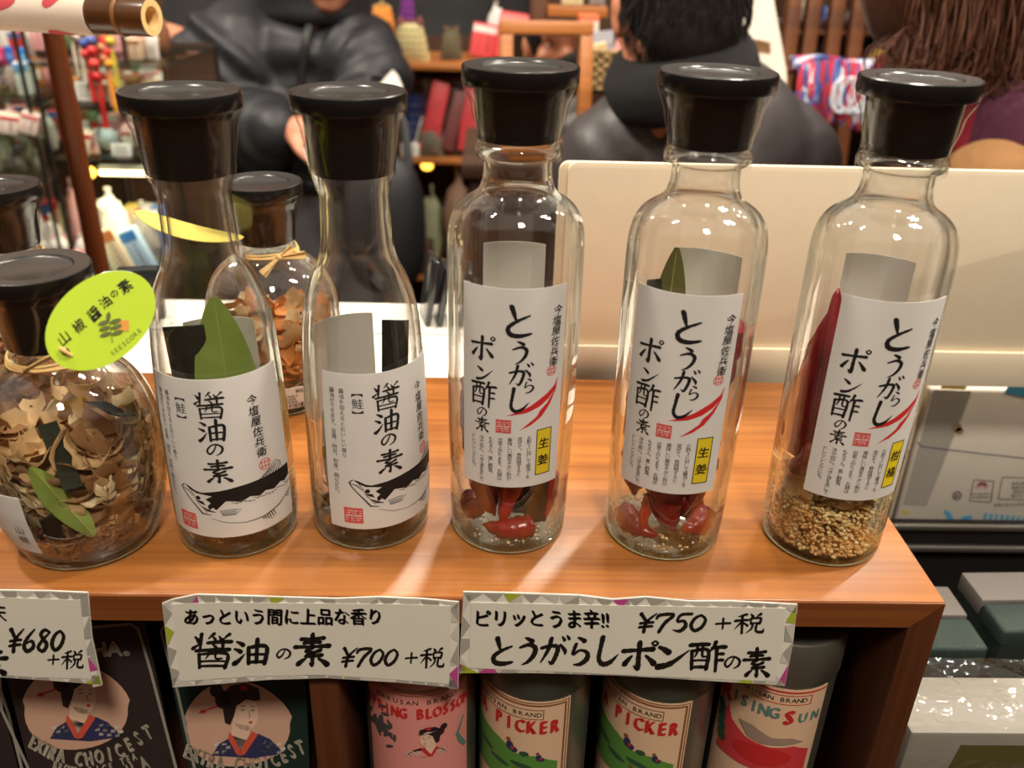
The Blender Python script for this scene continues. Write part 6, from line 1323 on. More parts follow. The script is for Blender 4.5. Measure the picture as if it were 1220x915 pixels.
# slatted wooden screen at the right
ss = thing('slatted_screen', 'dark brown slatted wooden screen at the right back', 'screen', (at(985, 40, 1.95).x, 1.95, FLOORZ)); s = sz(1, 1.95); x0 = at(985, 40, 1.95).x
for px in (943, 966, 994, 1020):
    a = at(px+6, -20, 1.95); b = at(px-7, 82, 1.95); d = b-a; lo_ = a+d*((FLOORZ+.01-a.z)/d.z); up_ = a-d*.9
    c = (lo_+up_)/2-Vector((x0, 1.95, FLOORZ)); ln = (up_-lo_).length; an = math.atan2((up_-lo_).x, (up_-lo_).z)
    MB().box(c, (15*s, .03, ln), Matrix.Rotation(an, 3, 'Y')).build('slat', RACKW, ss, bevel=.002)
for py in (30, 90): MB().box((0, .03, at(985, py, 1.98).z-FLOORZ), (.25, .02, .02)).build('cross_rail', RACKD, ss, bevel=.002)
MB().box((0, 0, .0045), (.40, .16, .009)).build('foot', RACKD, ss, bevel=.002)
Zs = rack('wall_shelf', 'dark shelf of small goods behind the slatted screen', 925, 1075, (38, 84), 2.15, 2.45, top=.34)
def Si(kind, px, i, w, h, *a, dy=.05, **k): a = a if isinstance(a[0], str) else (a[1], a[0])+a[2:]; Y = 2.15+dy; s = sz(1, Y); return kind(a[0], xy(px, (34, 80)[i], Y), Y, Zs[i]+.0005, w*s, h*s, *a[1:], **k)
Si(g_crumple, 953, 0, 18, 34, 'grey white wrapped bundle behind the slats', (176, 170, 150), 61); Si(g_carton, 984, 0, 14, 24, .04, 'blue carton behind the slats', (70, 90, 150), (160, 170, 190)); Si(g_crumple, 1012, 0, 16, 22, 'black and white wrapped bundle behind the slats', (90, 86, 84), 62)
Si(g_crumple, 955, 1, 18, 26, 'beige wrapped bundle low behind the slats', (150, 130, 100), 63); Si(g_carton, 982, 1, 18, 34, .05, 'clear grey carton low behind the slats', (110, 112, 120), (150, 150, 160)); Si(g_purse, 1047, 1, 36, 24, 'yellow and brown patterned purse beside the long hair', (196, 160, 60), (110, 60, 60), (120, 70, 80), dy=.02)
# fringed cloths
def fringe(name, label, px, py, Y, w, h, cols, base, n, seed):
    random.seed(seed); s = sz(1, Y); b_ = at(px, py, Y); t = thing(name, label, 'scarf', b_)
    mb = MB().sheet(lambda a, b: ((a-.5)*w*s, -.030+.07*b, h*s*(.42+.10*math.sin(PI*a))+.010*math.sin(5*a+2*b)), 16, 10, .006); mb.build('folded_cloth', base, t)
    per = [MB() for _ in cols]
    for i in range(n):
        a = random.random(); x = (a-.5)*w*s*1.02; z0_ = h*s*(.42+.10*math.sin(PI*a)); l = h*s*random.uniform(.55, .95); k = random.randrange(len(cols)); y0 = -.032-random.random()*.012
        per[k].tube([(x, y0+.01, z0_), (x+random.uniform(-.006, .006), y0-.004, z0_-l*.4), (x+random.uniform(-.012, .012), y0-.002, z0_-l*.75), (x+random.uniform(-.012, .012), y0, z0_-l)], [.0035, .0045, .0042, .002], 6)
    for p_, c in zip(per, cols): 
        if p_.v: p_.build('fringe', mat('yarn_%d_%d_%d' % c, c, .9), t)['kind'] = 'stuff'
    return t
def plaid(name, c1, c2, c3, scale):
    if name in _M: return _M[name]
    m = bpy.data.materials.new(name); m.use_nodes = True; nt = m.node_tree; N = nt.nodes; Lk = nt.links; b = N['Principled BSDF']; b.inputs['Roughness'].default_value = .9
    tc = N.new('ShaderNodeTexCoord'); col = None
    prev = None
    for ax, cA in (('X', c2), ('Y', c3), ('Z', c2)):
        sp = N.new('ShaderNodeSeparateXYZ'); Lk.new(tc.outputs['Object'], sp.inputs[0])
        mm = N.new('ShaderNodeMath'); mm.operation = 'MULTIPLY'; mm.inputs[1].default_value = scale; Lk.new(sp.outputs[ax], mm.inputs[0])
        fr = N.new('ShaderNodeMath'); fr.operation = 'FRACT'; Lk.new(mm.outputs[0], fr.inputs[0])
        gt = N.new('ShaderNodeMath'); gt.operation = 'GREATER_THAN'; gt.inputs[1].default_value = .58; Lk.new(fr.outputs[0], gt.inputs[0])
        ml = N.new('ShaderNodeMath'); ml.operation = 'MULTIPLY'; ml.inputs[1].default_value = .75; Lk.new(gt.outputs[0], ml.inputs[0])
        mx = N.new('ShaderNodeMix'); mx.data_type = 'RGBA'; Lk.new(ml.outputs[0], mx.inputs[0]); mx.inputs[7].default_value = (*rgb(*cA), 1)
        if prev is None: mx.inputs[6].default_value = (*rgb(*c1), 1)
        else: Lk.new(prev, mx.inputs[6])
        prev = mx.outputs[2]
    Lk.new(prev, b.inputs['Base Color']); _M[name] = m; return m
PL1 = plaid('plaid_red_blue', (60, 84, 150), (196, 40, 56), (206, 210, 220), 22)
fr_ = fringe('plaid_scarf', 'red white and blue plaid scarf with fringe over a rod', 985, 112, 1.72, 88, 78, ((176, 40, 60), (66, 90, 160), (206, 212, 222), (196, 50, 64), (54, 70, 130)), PL1, 150, 5)
s = sz(1, 1.72); MB().tube([(-.072, .004, 78*s*.40), (.08, .004, 78*s*.44)], .010, 10).build('roll', PL1, fr_)
for i in range(3):
    g = random.uniform(0, 6); MB().tube([((.022+.020*math.cos(a))*1.0, -.048, .006+.030*math.sin(a)) for a in [2*PI*j/20 for j in range(20)]], .0035, 6, Matrix.Translation((.016*i-.01, 0, 0))).build('loose_loop', mat('yarn_206_212_222', (206, 212, 222), .9), fr_)
sr = thing('scarf_rod_stand', 'thin wooden stand the plaid scarf hangs on', 'stand', (at(985, 112, 1.72).x, 1.75, FLOORZ)); q_ = at(985, 112, 1.72).z+78*s*.40-.013-FLOORZ
MB().tube([(-.075, 0, q_), (.075, 0, q_)], .006, 8).build('rod', RACKW, sr); MB().tube([(0, .03, .01), (0, .03, q_-.02), (0, .0, q_)], .008, 8).build('post', RACKW, sr); MB().lathe([(.06, 0), (.06, .012), (.001, .014)], 24, Matrix.Translation((0, .03, 0))).build('foot', RACKW, sr)
fringe('fringed_cloth', 'yellow and red fringed cloth at the top right', 1042, 12, 2.05, 56, 40, ((226, 160, 40), (200, 50, 40), (230, 190, 80), (190, 60, 50)), mat('cloth_gold', (206, 130, 50), .9), 60, 6)
rl_ = thing('cloth_rail_stand', 'black stand the fringed cloth hangs on', 'stand', (at(1042, 12, 2.05).x, 2.06, FLOORZ)); q_ = at(1042, 12, 2.05).z+40*sz(1, 2.05)*.36-.012-FLOORZ
MB().tube([(-.09, 0, q_), (.09, 0, q_)], .006, 8).build('rod', DKS, rl_); MB().tube([(.0, .04, .01), (.0, .04, q_-.02), (0, 0, q_)], .008, 8).build('post', DKS, rl_); MB().lathe([(.04, 0), (.04, .012), (.001, .014)], 24, Matrix.Translation((0, .04, 0))).build('foot', DKS, rl_)
# ------------------------------------------------------------------ people in the shop
SKIN = mat('skin', (206, 142, 112), .5, var=.05); SKIN2 = mat('skin_dim', (196, 132, 104), .5, var=.05); LIP = mat('lip', (176, 92, 84), .5); EYEW = mat('eye_white', (230, 225, 220), .3)
HAIR = mat('black_hair', (24, 19, 18), .55, spec=.3, bump=.5, bscale=90); HAIRB = mat('brown_hair', (74, 44, 30), .38, bump=.5, bscale=70, var=.3)
def bake(o, vox, smooth=3, fac=.6):
    m = o.modifiers.new('r', 'REMESH'); m.mode = 'VOXEL'; m.voxel_size = vox; m.use_smooth_shade = True
    if smooth: q = o.modifiers.new('s', 'SMOOTH'); q.iterations = smooth; q.factor = fac
    dg = bpy.context.evaluated_depsgraph_get(); dg.update()
    me = bpy.data.meshes.new_from_object(o.evaluated_get(dg)); o.modifiers.clear(); old = o.data; mats = [k for k in old.materials]; o.data = me
    me.materials.clear(); [me.materials.append(k) for k in mats]
    me.polygons.foreach_set('use_smooth', [True]*len(me.polygons)); bpy.data.meshes.remove(old); return o
def blob(name, mb, m, parent, vox, smooth=3): o = mb.build(name, m, parent); return bake(o, vox, smooth)
def seg(mb, pts, rads, n=7, s=16, sx=1.0, puff=0, pf=0):
    P = [Vector(p) for p in pts]; out = []; rr = []; N = (len(P)-1)*n
    for i in range(N+1):
        q = i/n; j = min(int(q), len(P)-2); f = q-j; p0 = P[max(j-1, 0)]; p1 = P[j]; p2 = P[j+1]; p3 = P[min(j+2, len(P)-1)]
        out.append(.5*((2*p1)+(p2-p0)*f+(2*p0-5*p1+4*p2-p3)*f*f+(3*p1-p0-3*p2+p3)*f**3)); r = rads[j]+(rads[j+1]-rads[j])*f
        rr.append(r*(1+puff*abs(math.sin(pf*i/N*PI))))
    mb.tube(out, rr, s, sx=sx); mb.ball(out[0], rr[0]*.98, 12, 8); mb.ball(out[-1], rr[-1]*.98, 12, 8); return mb
def head_into(mb, c, R, face=Vector((0, -1, 0)), detail=True):
    """skull, jaw, nose, brows, lips, ears of one head of height 2R*1.22 about c, looking along face"""
    f = face.normalized(); u = Vector((0, 0, 1)); r = f.cross(u).normalized(); u = r.cross(f)
    M = Matrix((( r.x, f.x, u.x, c.x), (r.y, f.y, u.y, c.y), (r.z, f.z, u.z, c.z), (0, 0, 0, 1)))
    B = lambda p, q: mb.ball(p, q, 18, 12, M)
    B((0, -.10*R, .22*R), (.80*R, 1.0*R, .92*R)); B((0, .22*R, -.35*R), (.66*R, .66*R, .80*R)); B((0, .46*R, -.86*R), (.34*R, .34*R, .28*R))
    if detail:
        B((0, .86*R, -.18*R), (.13*R, .20*R, .16*R)); B((0, .80*R, .02*R), (.09*R, .14*R, .26*R)); B((0, .80*R, -.50*R), (.24*R, .12*R, .055*R)); B((0, .79*R, -.60*R), (.21*R, .12*R, .06*R))
        for s in (-1, 1):
            B((s*.30*R, .74*R, .22*R), (.24*R, .10*R, .07*R)); B((s*.40*R, .58*R, -.22*R), (.24*R, .22*R, .22*R)); B((s*.10*R, .82*R, -.22*R), (.09*R, .09*R, .07*R))
    for s in (-1, 1): B((s*.80*R, -.02*R, -.08*R), (.10*R, .20*R, .30*R)); B((s*.84*R, -.10*R, .06*R), (.09*R, .15*R, .20*R))
    return M
def eyes(M, R, parent, off):
    for s in (-1, 1):
        e = MB(); e.ball((s*.31*R, .70*R, .06*R), (.13*R, .07*R, .06*R), 12, 8, M); e.v = [v-off for v in e.v]; e.build('eye', EYEW, parent)
        e = MB(); e.ball((s*.31*R, .755*R, .06*R), (.055*R, .03*R, .055*R), 10, 8, M); e.v = [v-off for v in e.v]; e.build('iris', INK, parent)
        e = MB(); e.tube([M @ Vector((s*(.16+.16*i)*R, (.80-.03*i*i)*R, (.27+.03*math.sin(i*1.5))*R)) for i in range(3)], [.02*R, .035*R, .012*R], 6); e.v = [v-off for v in e.v]; e.build('eyebrow', HAIR, parent)
    e = MB(); e.ball((0, .90*R, -.53*R), (.20*R, .05*R, .06*R), 12, 8, M); e.v = [v-off for v in e.v]; e.build('lips', LIP, parent)
def hand_into(mb, wrist, d, palm, L=.17, curl=.6, mirror=1):
    """palm, four unequal bent fingers and a thumb from the palm's side; d = pointing direction, palm = palm normal"""
    d = Vector(d).normalized(); n = Vector(palm); n = (n-d*n.dot(d)).normalized(); s = d.cross(n)*mirror
    w = Vector(wrist); P = lambda a, b, c: w+d*a*L+s*b*L+n*c*L
    seg(mb, [P(0, 0, 0), P(.22, .0, 0), P(.46, 0, .01)], [.17*L, .22*L, .21*L], 4, 12)
    mb.ball(P(.32, .10, .0), (.12*L,)*3, 10, 8); mb.ball(P(.32, -.12, 0), (.11*L,)*3, 10, 8)
    for k, (b, l) in enumerate(((.19, .46), (.065, .54), (-.06, .50), (-.18, .40))):
        c = curl*(1+.1*k); a0 = P(.48, b, 0); a1 = a0+(d*math.cos(c*.5)+n*math.sin(c*.5))*l*L*.46; a2 = a1+(d*math.cos(c*1.3)+n*math.sin(c*1.3))*l*L*.32; a3 = a2+(d*math.cos(c*1.9)+n*math.sin(c*1.9))*l*L*.24
        mb.tube([a0-d*.06*L, a0, a1, a2, a3], [.055*L, .055*L, .050*L, .045*L, .030*L], 8); mb.ball(a3, .032*L, 8, 6); mb.ball(a1, .053*L, 8, 6); mb.ball(a2, .047*L, 8, 6)
    t0 = P(.16, .18, .04); t1 = P(.34, .36, .14); t2 = P(.50, .38, .26)
    mb.tube([t0, t1, t2, t2+(t2-t1)*.4], [.080*L, .068*L, .058*L, .035*L], 8); return mb
def person_root(label, p): return thing('person', label, 'person', p)
def shift(mb, o): mb.v = [v-o for v in mb.v]; return mb
TROU = mat('dark_trousers', (48, 47, 52), .8, bump=.2); SHOE = mat('black_shoe', (26, 24, 24), .4)
def legs(t, o, hip, gap=.10, m=TROU, feet=Vector((0, -1, 0)), top=.15):
    """trousers and shoes from the hip point down to the floor"""
    mb = MB(); r = Vector((feet.y, -feet.x, 0))*-1
    for s in (-1, 1):
        h = hip+r*s*gap; k = Vector((h.x, h.y, FLOORZ+.48))+feet*.02; a = Vector((h.x, h.y, FLOORZ+.09))
        seg(mb, [h, (h+k)/2, k, (k+a)/2, a], [top*.78, top*.66, top*.48, top*.44, top*.36], 5, 14)
    mb.ball(hip+Vector((0, 0, .03)), (top*1.25, top*.85, top*.8), 16, 10); shift(mb, o); blob('trousers', mb, m, t, .016, 2)
    for s in (-1, 1):
        a = Vector((hip.x, hip.y, FLOORZ))+r*s*gap; e = MB(); e.ball(a+feet*.05+Vector((0, 0, .052)), (.048+.07*abs(feet.x), .048+.075*abs(feet.y), .050), 14, 10, fn=lambda v: Vector((v.x, v.y, max(v.z, -.9)))); e.ball(a+Vector((0, 0, .08)), (.046, .046, .055), 12, 8)
        shift(e, o); blob('shoe', e, SHOE, t, .010, 2)

# --- person in the black puffer jacket, facing the shelf
Y1 = 2.10
def A1(px, py, dy=0): return at(px, py, Y1+dy)
o = Vector((A1(352, 100).x, Y1, FLOORZ)); t = person_root('person in a black puffer jacket bending over goods, behind the slim bottles', o)
b = MB(); hip = Vector((A1(350, 200).x, Y1+.06, A1(350, 215).z)); neck = A1(374, 8, .02); hc = A1(388, -60, -.03); R = .100
seg(b, [hip, (hip+neck)/2+Vector((0, .04, 0)), neck+Vector((0, .03, -.08))], [.13, .125, .11], 6, 18); seg(b, [neck+Vector((0, .03, -.08)), neck, hc+Vector((0, .03, -.03))], [.065, .055, .055], 5, 14)
fd = Vector((.15, -1, -.25)); M1 = head_into(b, hc, R, fd)
# arms: shoulder, elbow, wrist
shL, elL, wrL = A1(270, 48), A1(270, 160, -.04), A1(342, 156, -.20); shR, elR, wrR = A1(424, 54), A1(438, 120, -.06), A1(424, 142, -.18)
seg(b, [shL, elL, wrL], [.05, .042, .030], 6, 14); seg(b, [shR, elR, wrR], [.05, .042, .030], 6, 14)
hand_into(b, wrL, Vector((1, -.25, -.05)), Vector((0, 0, -1)), .165, .7, -1); hand_into(b, wrR, Vector((-1, -.2, -.1)), Vector((0, -.2, -1)), .16, .9, 1)
seg(b, [hip, hip+Vector((-.09, 0, -.4)), Vector((hip.x-.09, hip.y, FLOORZ+.06))], [.085, .055, .04], 5, 12); seg(b, [hip, hip+Vector((.09, 0, -.4)), Vector((hip.x+.09, hip.y, FLOORZ+.06))], [.085, .055, .04], 5, 12)
shift(b, o); blob('body', b, SKIN2, t, .0075, 3); eyes(M1, R, t, o)
hr_ = MB(); f = fd.normalized(); r = f.cross(Vector((0, 0, 1))).normalized(); hr_.ball((0, -.16*R, .36*R), (.95*R, 1.08*R, .90*R), 20, 14, M1); shift(hr_, o); hr_.build('hair', HAIR, t)
PUF = mat('black_puffer_nylon', (30, 30, 34), .5, spec=.4, bump=.25, bscale=14)
c = MB(); n_ = 44
def torso_ring(i):
    q = i/n_; z = hip.z-.02+(neck.z+.015-hip.z)*q; x = hip.x+(neck.x-hip.x)*q**1.2; y = hip.y+.02*math.sin(PI*q); puf = 1+.085*abs(math.sin(PI*6.0*q)); sh = (1 if q < .8 else max(.36, math.cos((q-.8)/.2*1.2)))
    return Vector((x, y, z)),   .188*puf*sh*(1-.05*math.sin(PI*q)), .150*puf*sh
vs = []; fs = []; sg = 40
for i in range(n_+1):
    p, rx, ry = torso_ring(i)
    for k in range(sg): g = 2*PI*k/sg; vs.append(p+Vector((rx*math.cos(g), ry*math.sin(g), .014*math.sin(3*g+i*.2))))
for i in range(n_):
    for k in range(sg): fs.append((i*sg+k, i*sg+(k+1) % sg, (i+1)*sg+(k+1) % sg, (i+1)*sg+k))
fs.append(tuple(reversed(range(sg)))); fs.append(tuple(n_*sg+k for k in range(sg))); c.add(vs, fs)
seg(c, [shL+Vector((.03, .01, -.02)), (shL+elL)/2+Vector((-.03, 0, -.01)), elL, (elL+wrL)/2, wrL-Vector((.03, -.01, 0))], [.112, .106, .100, .088, .060], 10, 22, puff=.17, pf=9)
seg(c, [shR+Vector((-.03, .01, -.02)), (shR+elR)/2+Vector((.02, 0, 0)), elR, (elR+wrR)/2, wrR+Vector((.03, .01, 0))], [.090, .082, .076, .070, .052], 10, 22, puff=.17, pf=8)
shift(c, o); blob('puffer_jacket', c, PUF, t, .009, 2)
c = MB()
for q, z in ((.100, -.02), (.098, .010), (.096, .040), (.094, .066)): c.tube([neck+Vector((q*math.cos(a), q*.9*math.sin(a)+.02, z-.012*math.sin(a))) for a in [2*PI*i/30 for i in range(31)]], .026, 10)
shift(c, o); blob('collar', c, PUF, t, .010, 2)
c = MB(); z1 = torso_ring(2); yf = hip.y-.150
c.tube([Vector((hip.x+(neck.x-hip.x)*(q**1.2)+.01, hip.y+.02*math.sin(PI*q)-.150*(1 if q < .8 else max(.36, math.cos((q-.8)/.2*1.2)))-.010, hip.z+(neck.z-hip.z)*q)) for q in [i/14 for i in range(15)]], .010, 8); shift(c, o); c.build('zip_placket', mat('zip_black', (30, 30, 32), .4), t)
legs(t, o, hip+Vector((0, .02, -.10)), .09, TROU, Vector((0, -1, 0)), .12)
random.seed(3); ks = MB(); vs = []; fs = []; kx = 0
for i in range(21):
    q = i/20; z = hip.z+.07-(.75)*q; rx = .150+.06*q; ry = .130+.06*q
    for k in range(48): g = 2*PI*k/48; wv = 1+.05*q*math.sin(7*g+1)+.03*math.sin(3*g+6*q); vs.append(Vector((hip.x+.0+rx*wv*math.cos(g), hip.y+ry*wv*math.sin(g), z)))
for i in range(20):
    for k in range(48): fs.append((i*48+k, i*48+(k+1) % 48, (i+1)*48+(k+1) % 48, (i+1)*48+k))
ks.add(vs, fs); shift(ks, o); ks.build('grey_skirt', mat('grey_wool', (84, 80, 82), .9, bump=.3), t)
# papers and bag
def paper(label, pts, Y, m, th=.002, nm='paper_leaflet', cat='leaflet'):
    F = plane_map((0, Y, 0), (0, -1, .2)); return tag(slab(pts, F, Vector((0, -1, .2)), th, nm, m), label, cat)
paper('white leaflet held in the hand, beside the right slim bottle cap', [(449, 104), (468, 83), (474, 90), (480, 104), (470, 112)], 1.86, WHITEP)
paper('narrow white paper strip behind the neck of the right slim bottle', [(362, 176), (369, 174), (386, 222), (384, 234), (379, 226)], 1.82, WHITEP)
yb = 1.80; bg = thing('shoulder_bag', 'black shoulder bag in front of the puffer jacket, right of the slim bottle neck', 'bag', (at(458, 260, yb).x, yb, at(458, 345, yb).z)); hb = at(458, 188, yb).z-at(458, 345, yb).z
mb = MB().ball((0, 0, hb*.5), (.085, .055, hb*.52), 18, 14, fn=lambda v: Vector((math.copysign(abs(v.x)**.7, v.x), math.copysign(abs(v.y)**.8, v.y), math.copysign(abs(v.z)**.75, v.z)))); mb.build('bag_body', mat('black_bag_cloth', (30, 30, 34), .6, bump=.2), bg)
MB().tube([(-.06, 0, hb*.9), (-.055, .03, hb*1.2), (-.03, .09, hb*1.5), (.0, .09, hb*1.5), (.045, .03, hb*1.2), (.055, 0, hb*.9)], .009, 8).build('strap', mat('black_bag_cloth', (30, 30, 34), .6), bg)

# --- person behind at the left: only a black sleeve and a hand in view
Y2 = 2.66
o = Vector((at(262, 60, Y2).x, Y2, FLOORZ)); t = person_root('person in a black coat reaching out a hand under the bamboo rod', o)
b = MB(); neck = at(262, -70, Y2); hip = Vector((o.x, Y2, FLOORZ+.88)); hc = neck+Vector((-.01, -.02, .16)); R = .100
seg(b, [hip, (hip+neck)/2, neck-Vector((0, 0, .08))], [.13, .12, .11], 6, 16); seg(b, [neck-Vector((0, 0, .1)), neck, hc], [.06, .055, .055], 5, 12); M2 = head_into(b, hc, R, Vector((-.6, -.8, -.2)))
sh_l, el, wr = at(236, -25, Y2), at(236, 88, Y2-.06), at(221, 50, Y2-.22); shr, er, wr2 = at(290, -20, Y2), Vector((o.x+.24, Y2, FLOORZ+1.0)), Vector((o.x+.22, Y2-.1, FLOORZ+.82))
seg(b, [sh_l, el, wr], [.05, .042, .03], 6, 12); seg(b, [shr, er, wr2], [.05, .042, .03], 6, 12)
hand_into(b, wr, Vector((-.60, -.4, .10)), Vector((.25, -.3, -.7)), .195, .75, 1); hand_into(b, wr2, Vector((0, -.1, -1)), Vector((-1, 0, 0)), .165, .35, 1)
for s in (-1, 1): seg(b, [hip, hip+Vector((s*.09, 0, -.4)), Vector((hip.x+s*.09, hip.y, FLOORZ+.06))], [.085, .055, .04], 5, 12)
shift(b, o); blob('body', b, SKIN, t, .0075, 2); eyes(M2, R, t, o)
hr_ = MB(); hr_.ball((0, -.16*R, .36*R), (.95*R, 1.08*R, .90*R), 20, 14, M2); shift(hr_, o); hr_.build('hair', HAIR, t)
BCOAT = mat('black_wool_coat', (26, 25, 27), .85, bump=.25)
c = MB(); seg(c, [hip-Vector((0, 0, .25)), hip+Vector((0, 0, .1)), (hip+neck)/2, neck-Vector((0, 0, .07))], [.20, .185, .175, .10], 8, 20, sx=1.15); seg(c, [sh_l, (sh_l+el)/2, el, wr+(el-wr)*.12], [.085, .078, .066, .050], 7, 16); seg(c, [shr, er, wr2+Vector((0, 0, .04))], [.085, .066, .05], 7, 16)
shift(c, o); blob('coat', c, BCOAT, t, .012, 3); legs(t, o, hip-Vector((0, 0, .03)), .09)
pk_ = MB().box((0, 0, 0), (.05, .006, .034)).build('small_packet', mat('hand_packet', (222, 214, 206), .5), bevel=.002); pk_.location = wr+Vector((-.115, -.055, -.005)); pk_.rotation_euler = (.2, .3, .2); tag(pk_, 'small white packet held in the hand under the bamboo rod', 'packet')

# --- person in black seen from behind in the middle
Y3 = 2.98
o = Vector((at(528, 40, Y3).x, Y3, FLOORZ)); t = person_root('person in a long black coat standing with the back turned, centre background', o)
b = MB(); neck = at(530, -95, Y3); hip = Vector((o.x, Y3, FLOORZ+.88)); hc = neck+Vector((0, .02, .16)); R = .100
seg(b, [hip, (hip+neck)/2, neck-Vector((0, 0, .08))], [.13, .12, .11], 6, 16); seg(b, [neck-Vector((0, 0, .1)), neck, hc], [.06, .055, .055], 5, 12); M3 = head_into(b, hc, R, Vector((.1, 1, -.2)))
arms = []
for s in (-1, 1):
    a0 = neck+Vector((s*.17, 0, -.10)); a1 = Vector((neck.x+s*.23, Y3+.02, FLOORZ+1.0)); a2 = Vector((neck.x+s*.21, Y3+.1, FLOORZ+.80)); arms.append((a0, a1, a2)); seg(b, [a0, a1, a2], [.05, .042, .03], 6, 12); hand_into(b, a2, Vector((0, .1, -1)), Vector((-s, 0, 0)), .165, .35, -s)
    seg(b, [hip, hip+Vector((s*.09, 0, -.4)), Vector((hip.x+s*.09, hip.y, FLOORZ+.06))], [.085, .055, .04], 5, 12)
shift(b, o); blob('body', b, SKIN, t, .0085, 2); eyes(M3, R, t, o)
hr_ = MB(); hr_.ball((0, -.18*R, .30*R), (.96*R, 1.08*R, .98*R), 20, 14, M3); shift(hr_, o); hr_.build('hair', HAIR, t)
c = MB(); seg(c, [hip-Vector((0, 0, .35)), hip+Vector((0, 0, .1)), (hip+neck)/2, neck-Vector((0, 0, .07))], [.22, .185, .175, .10], 8, 20, sx=1.2)
for a0, a1, a2 in arms: seg(c, [a0, a1, a2+Vector((0, 0, .05))], [.085, .068, .052], 7, 16)
shift(c, o); blob('coat', c, BCOAT, t, .012, 3); legs(t, o, hip-Vector((0, 0, .03)), .09, TROU, Vector((0, 1, 0)))

# --- man seen from behind, dark collar up
Y4 = 1.15
def A4(px, py, dy=0): return at(px, py, Y4+dy)
o = Vector((A4(820, 100).x, Y4+.02, FLOORZ)); t = person_root('man with short black hair in a dark grey jacket, seen from behind', o)
hc = A4(806, 12); R = .091; fd = Vector((-.20, 1, -.22)); b = MB(); M4 = head_into(b, hc, R, fd)
neck = A4(805, 110, .0); chest = A4(835, 260, .05); hip = Vector((chest.x, Y4+.03, FLOORZ+.86))
seg(b, [hc+Vector((.0, .0, -.03)), neck, chest], [.062, .060, .10], 6, 18); seg(b, [chest, hip], [.12, .13], 6, 18)
shL = A4(735, 205, .04); shR = A4(926, 205, .02); el1 = Vector((shL.x+.01, Y4+.10, FLOORZ+1.0)); el2 = Vector((shR.x-.06, Y4+.10, FLOORZ+1.0)); w1 = el1+Vector((.05, .10, -.10)); w2 = el2+Vector((-.05, .10, -.10))
for a0, a1, a2, s in ((shL, el1, w1, 1), (shR, el2, w2, -1)): seg(b, [a0, a1, a2], [.052, .043, .03], 6, 12); hand_into(b, a2, Vector((0, .3, -1)), Vector((0, -1, -.3)), .17, .6, s)
for s in (-1, 1): seg(b, [hip, hip+Vector((s*.09, 0, -.4)), Vector((hip.x+s*.09, hip.y, FLOORZ+.06))], [.085, .055, .04], 5, 12)
shift(b, o); blob('body', b, mat('skin_warm', (214, 140, 106), .5, var=.05), t, .0058, 3); eyes(M4, R, t, o)
hr_ = MB(); hr_.ball((0, -.17*R, .30*R), (.885*R, 1.04*R, .96*R), 24, 16, M4); hr_.ball((0, -.50*R, -.22*R), (.66*R, .60*R, .70*R), 22, 14, M4)
for s in (-1, 1): hr_.ball((s*.70*R, .10*R, .25*R), (.13*R, .30*R, .32*R), 12, 8, M4)
shift(hr_, o); blob('hair', hr_, HAIR, t, .007, 2)
c = MB(); JK = mat('dark_grey_jacket', (66, 61, 62), .45, spec=.5, bump=.2, bscale=10); FL = mat('black_fleece', (22, 21, 22), .95, bump=.6, bscale=60)
seg(c, [A4(822, 108, .005), A4(842, 160, .02), A4(842, 240, .04), Vector((chest.x, Y4+.04, FLOORZ+1.0)), Vector((chest.x, Y4+.04, FLOORZ+.80))], [.074, .120, .135, .135, .135], 8, 24, sx=1.1)
seg(c, [A4(800, 135, .02), A4(748, 178, .03), shL, (shL+el1)/2, el1, w1-Vector((0, .03, 0))], [.060, .072, .086, .080, .070, .05], 7, 18, puff=.06, pf=10)
seg(c, [A4(862, 132, .02), A4(905, 162, .02), A4(930, 205, .02), (shR+el2)/2, el2, w2-Vector((0, .03, 0))], [.054, .062, .076, .080, .070, .05], 7, 18, puff=.06, pf=10)
shift(c, o); blob('jacket', c, JK, t, .009, 2)
c = MB()
for (x0, y0), (x1, y1), r in (((752, 104), (872, 62), .024), ((748, 118), (880, 78), .027), ((752, 132), (884, 94), .026)):
    p = A4(x0, y0, -.03); q = A4(x1, y1, -.03); m_ = (p+q)/2; ax = (q-p)/2; back = Vector((0, -.055, .0))
    c.tube([m_+ax*math.cos(a)*1.02+Vector((0, .03, .01))-Vector((0, .085, .008))*math.sin(a) for a in [2*PI*i/36 for i in range(37)]], r, 12)
shift(c, o); blob('fleece_collar', c, FL, t, .008, 3)
random.seed(9); c = MB()                                   # short cropped hair tips at the nape
for i in range(1500):
    u_ = random.uniform(-1, .7); g = random.uniform(PI*.98, PI*2.02); v_ = Vector((math.sqrt(1-u_*u_)*math.cos(g), math.sqrt(1-u_*u_)*math.sin(g), u_))
    p = M4 @ Vector((v_.x*.86*R, -.20*R+v_.y*1.0*R, .10*R+v_.z*.97*R)); d = (p-hc).normalized(); tip = p+d*.0005+Vector((random.gauss(0, .001), 0, -random.uniform(.010, .018)))
    c.tube([p-d*.002, (p+tip)/2+d*.0006, tip], [.0006, .0006, .0002], 4)
shift(c, o); c.build('hair_tips', HAIR, t)['kind'] = 'stuff'
legs(t, o, hip-Vector((0, 0, .02)), .08, TROU, Vector((0, 1, 0)), .112)

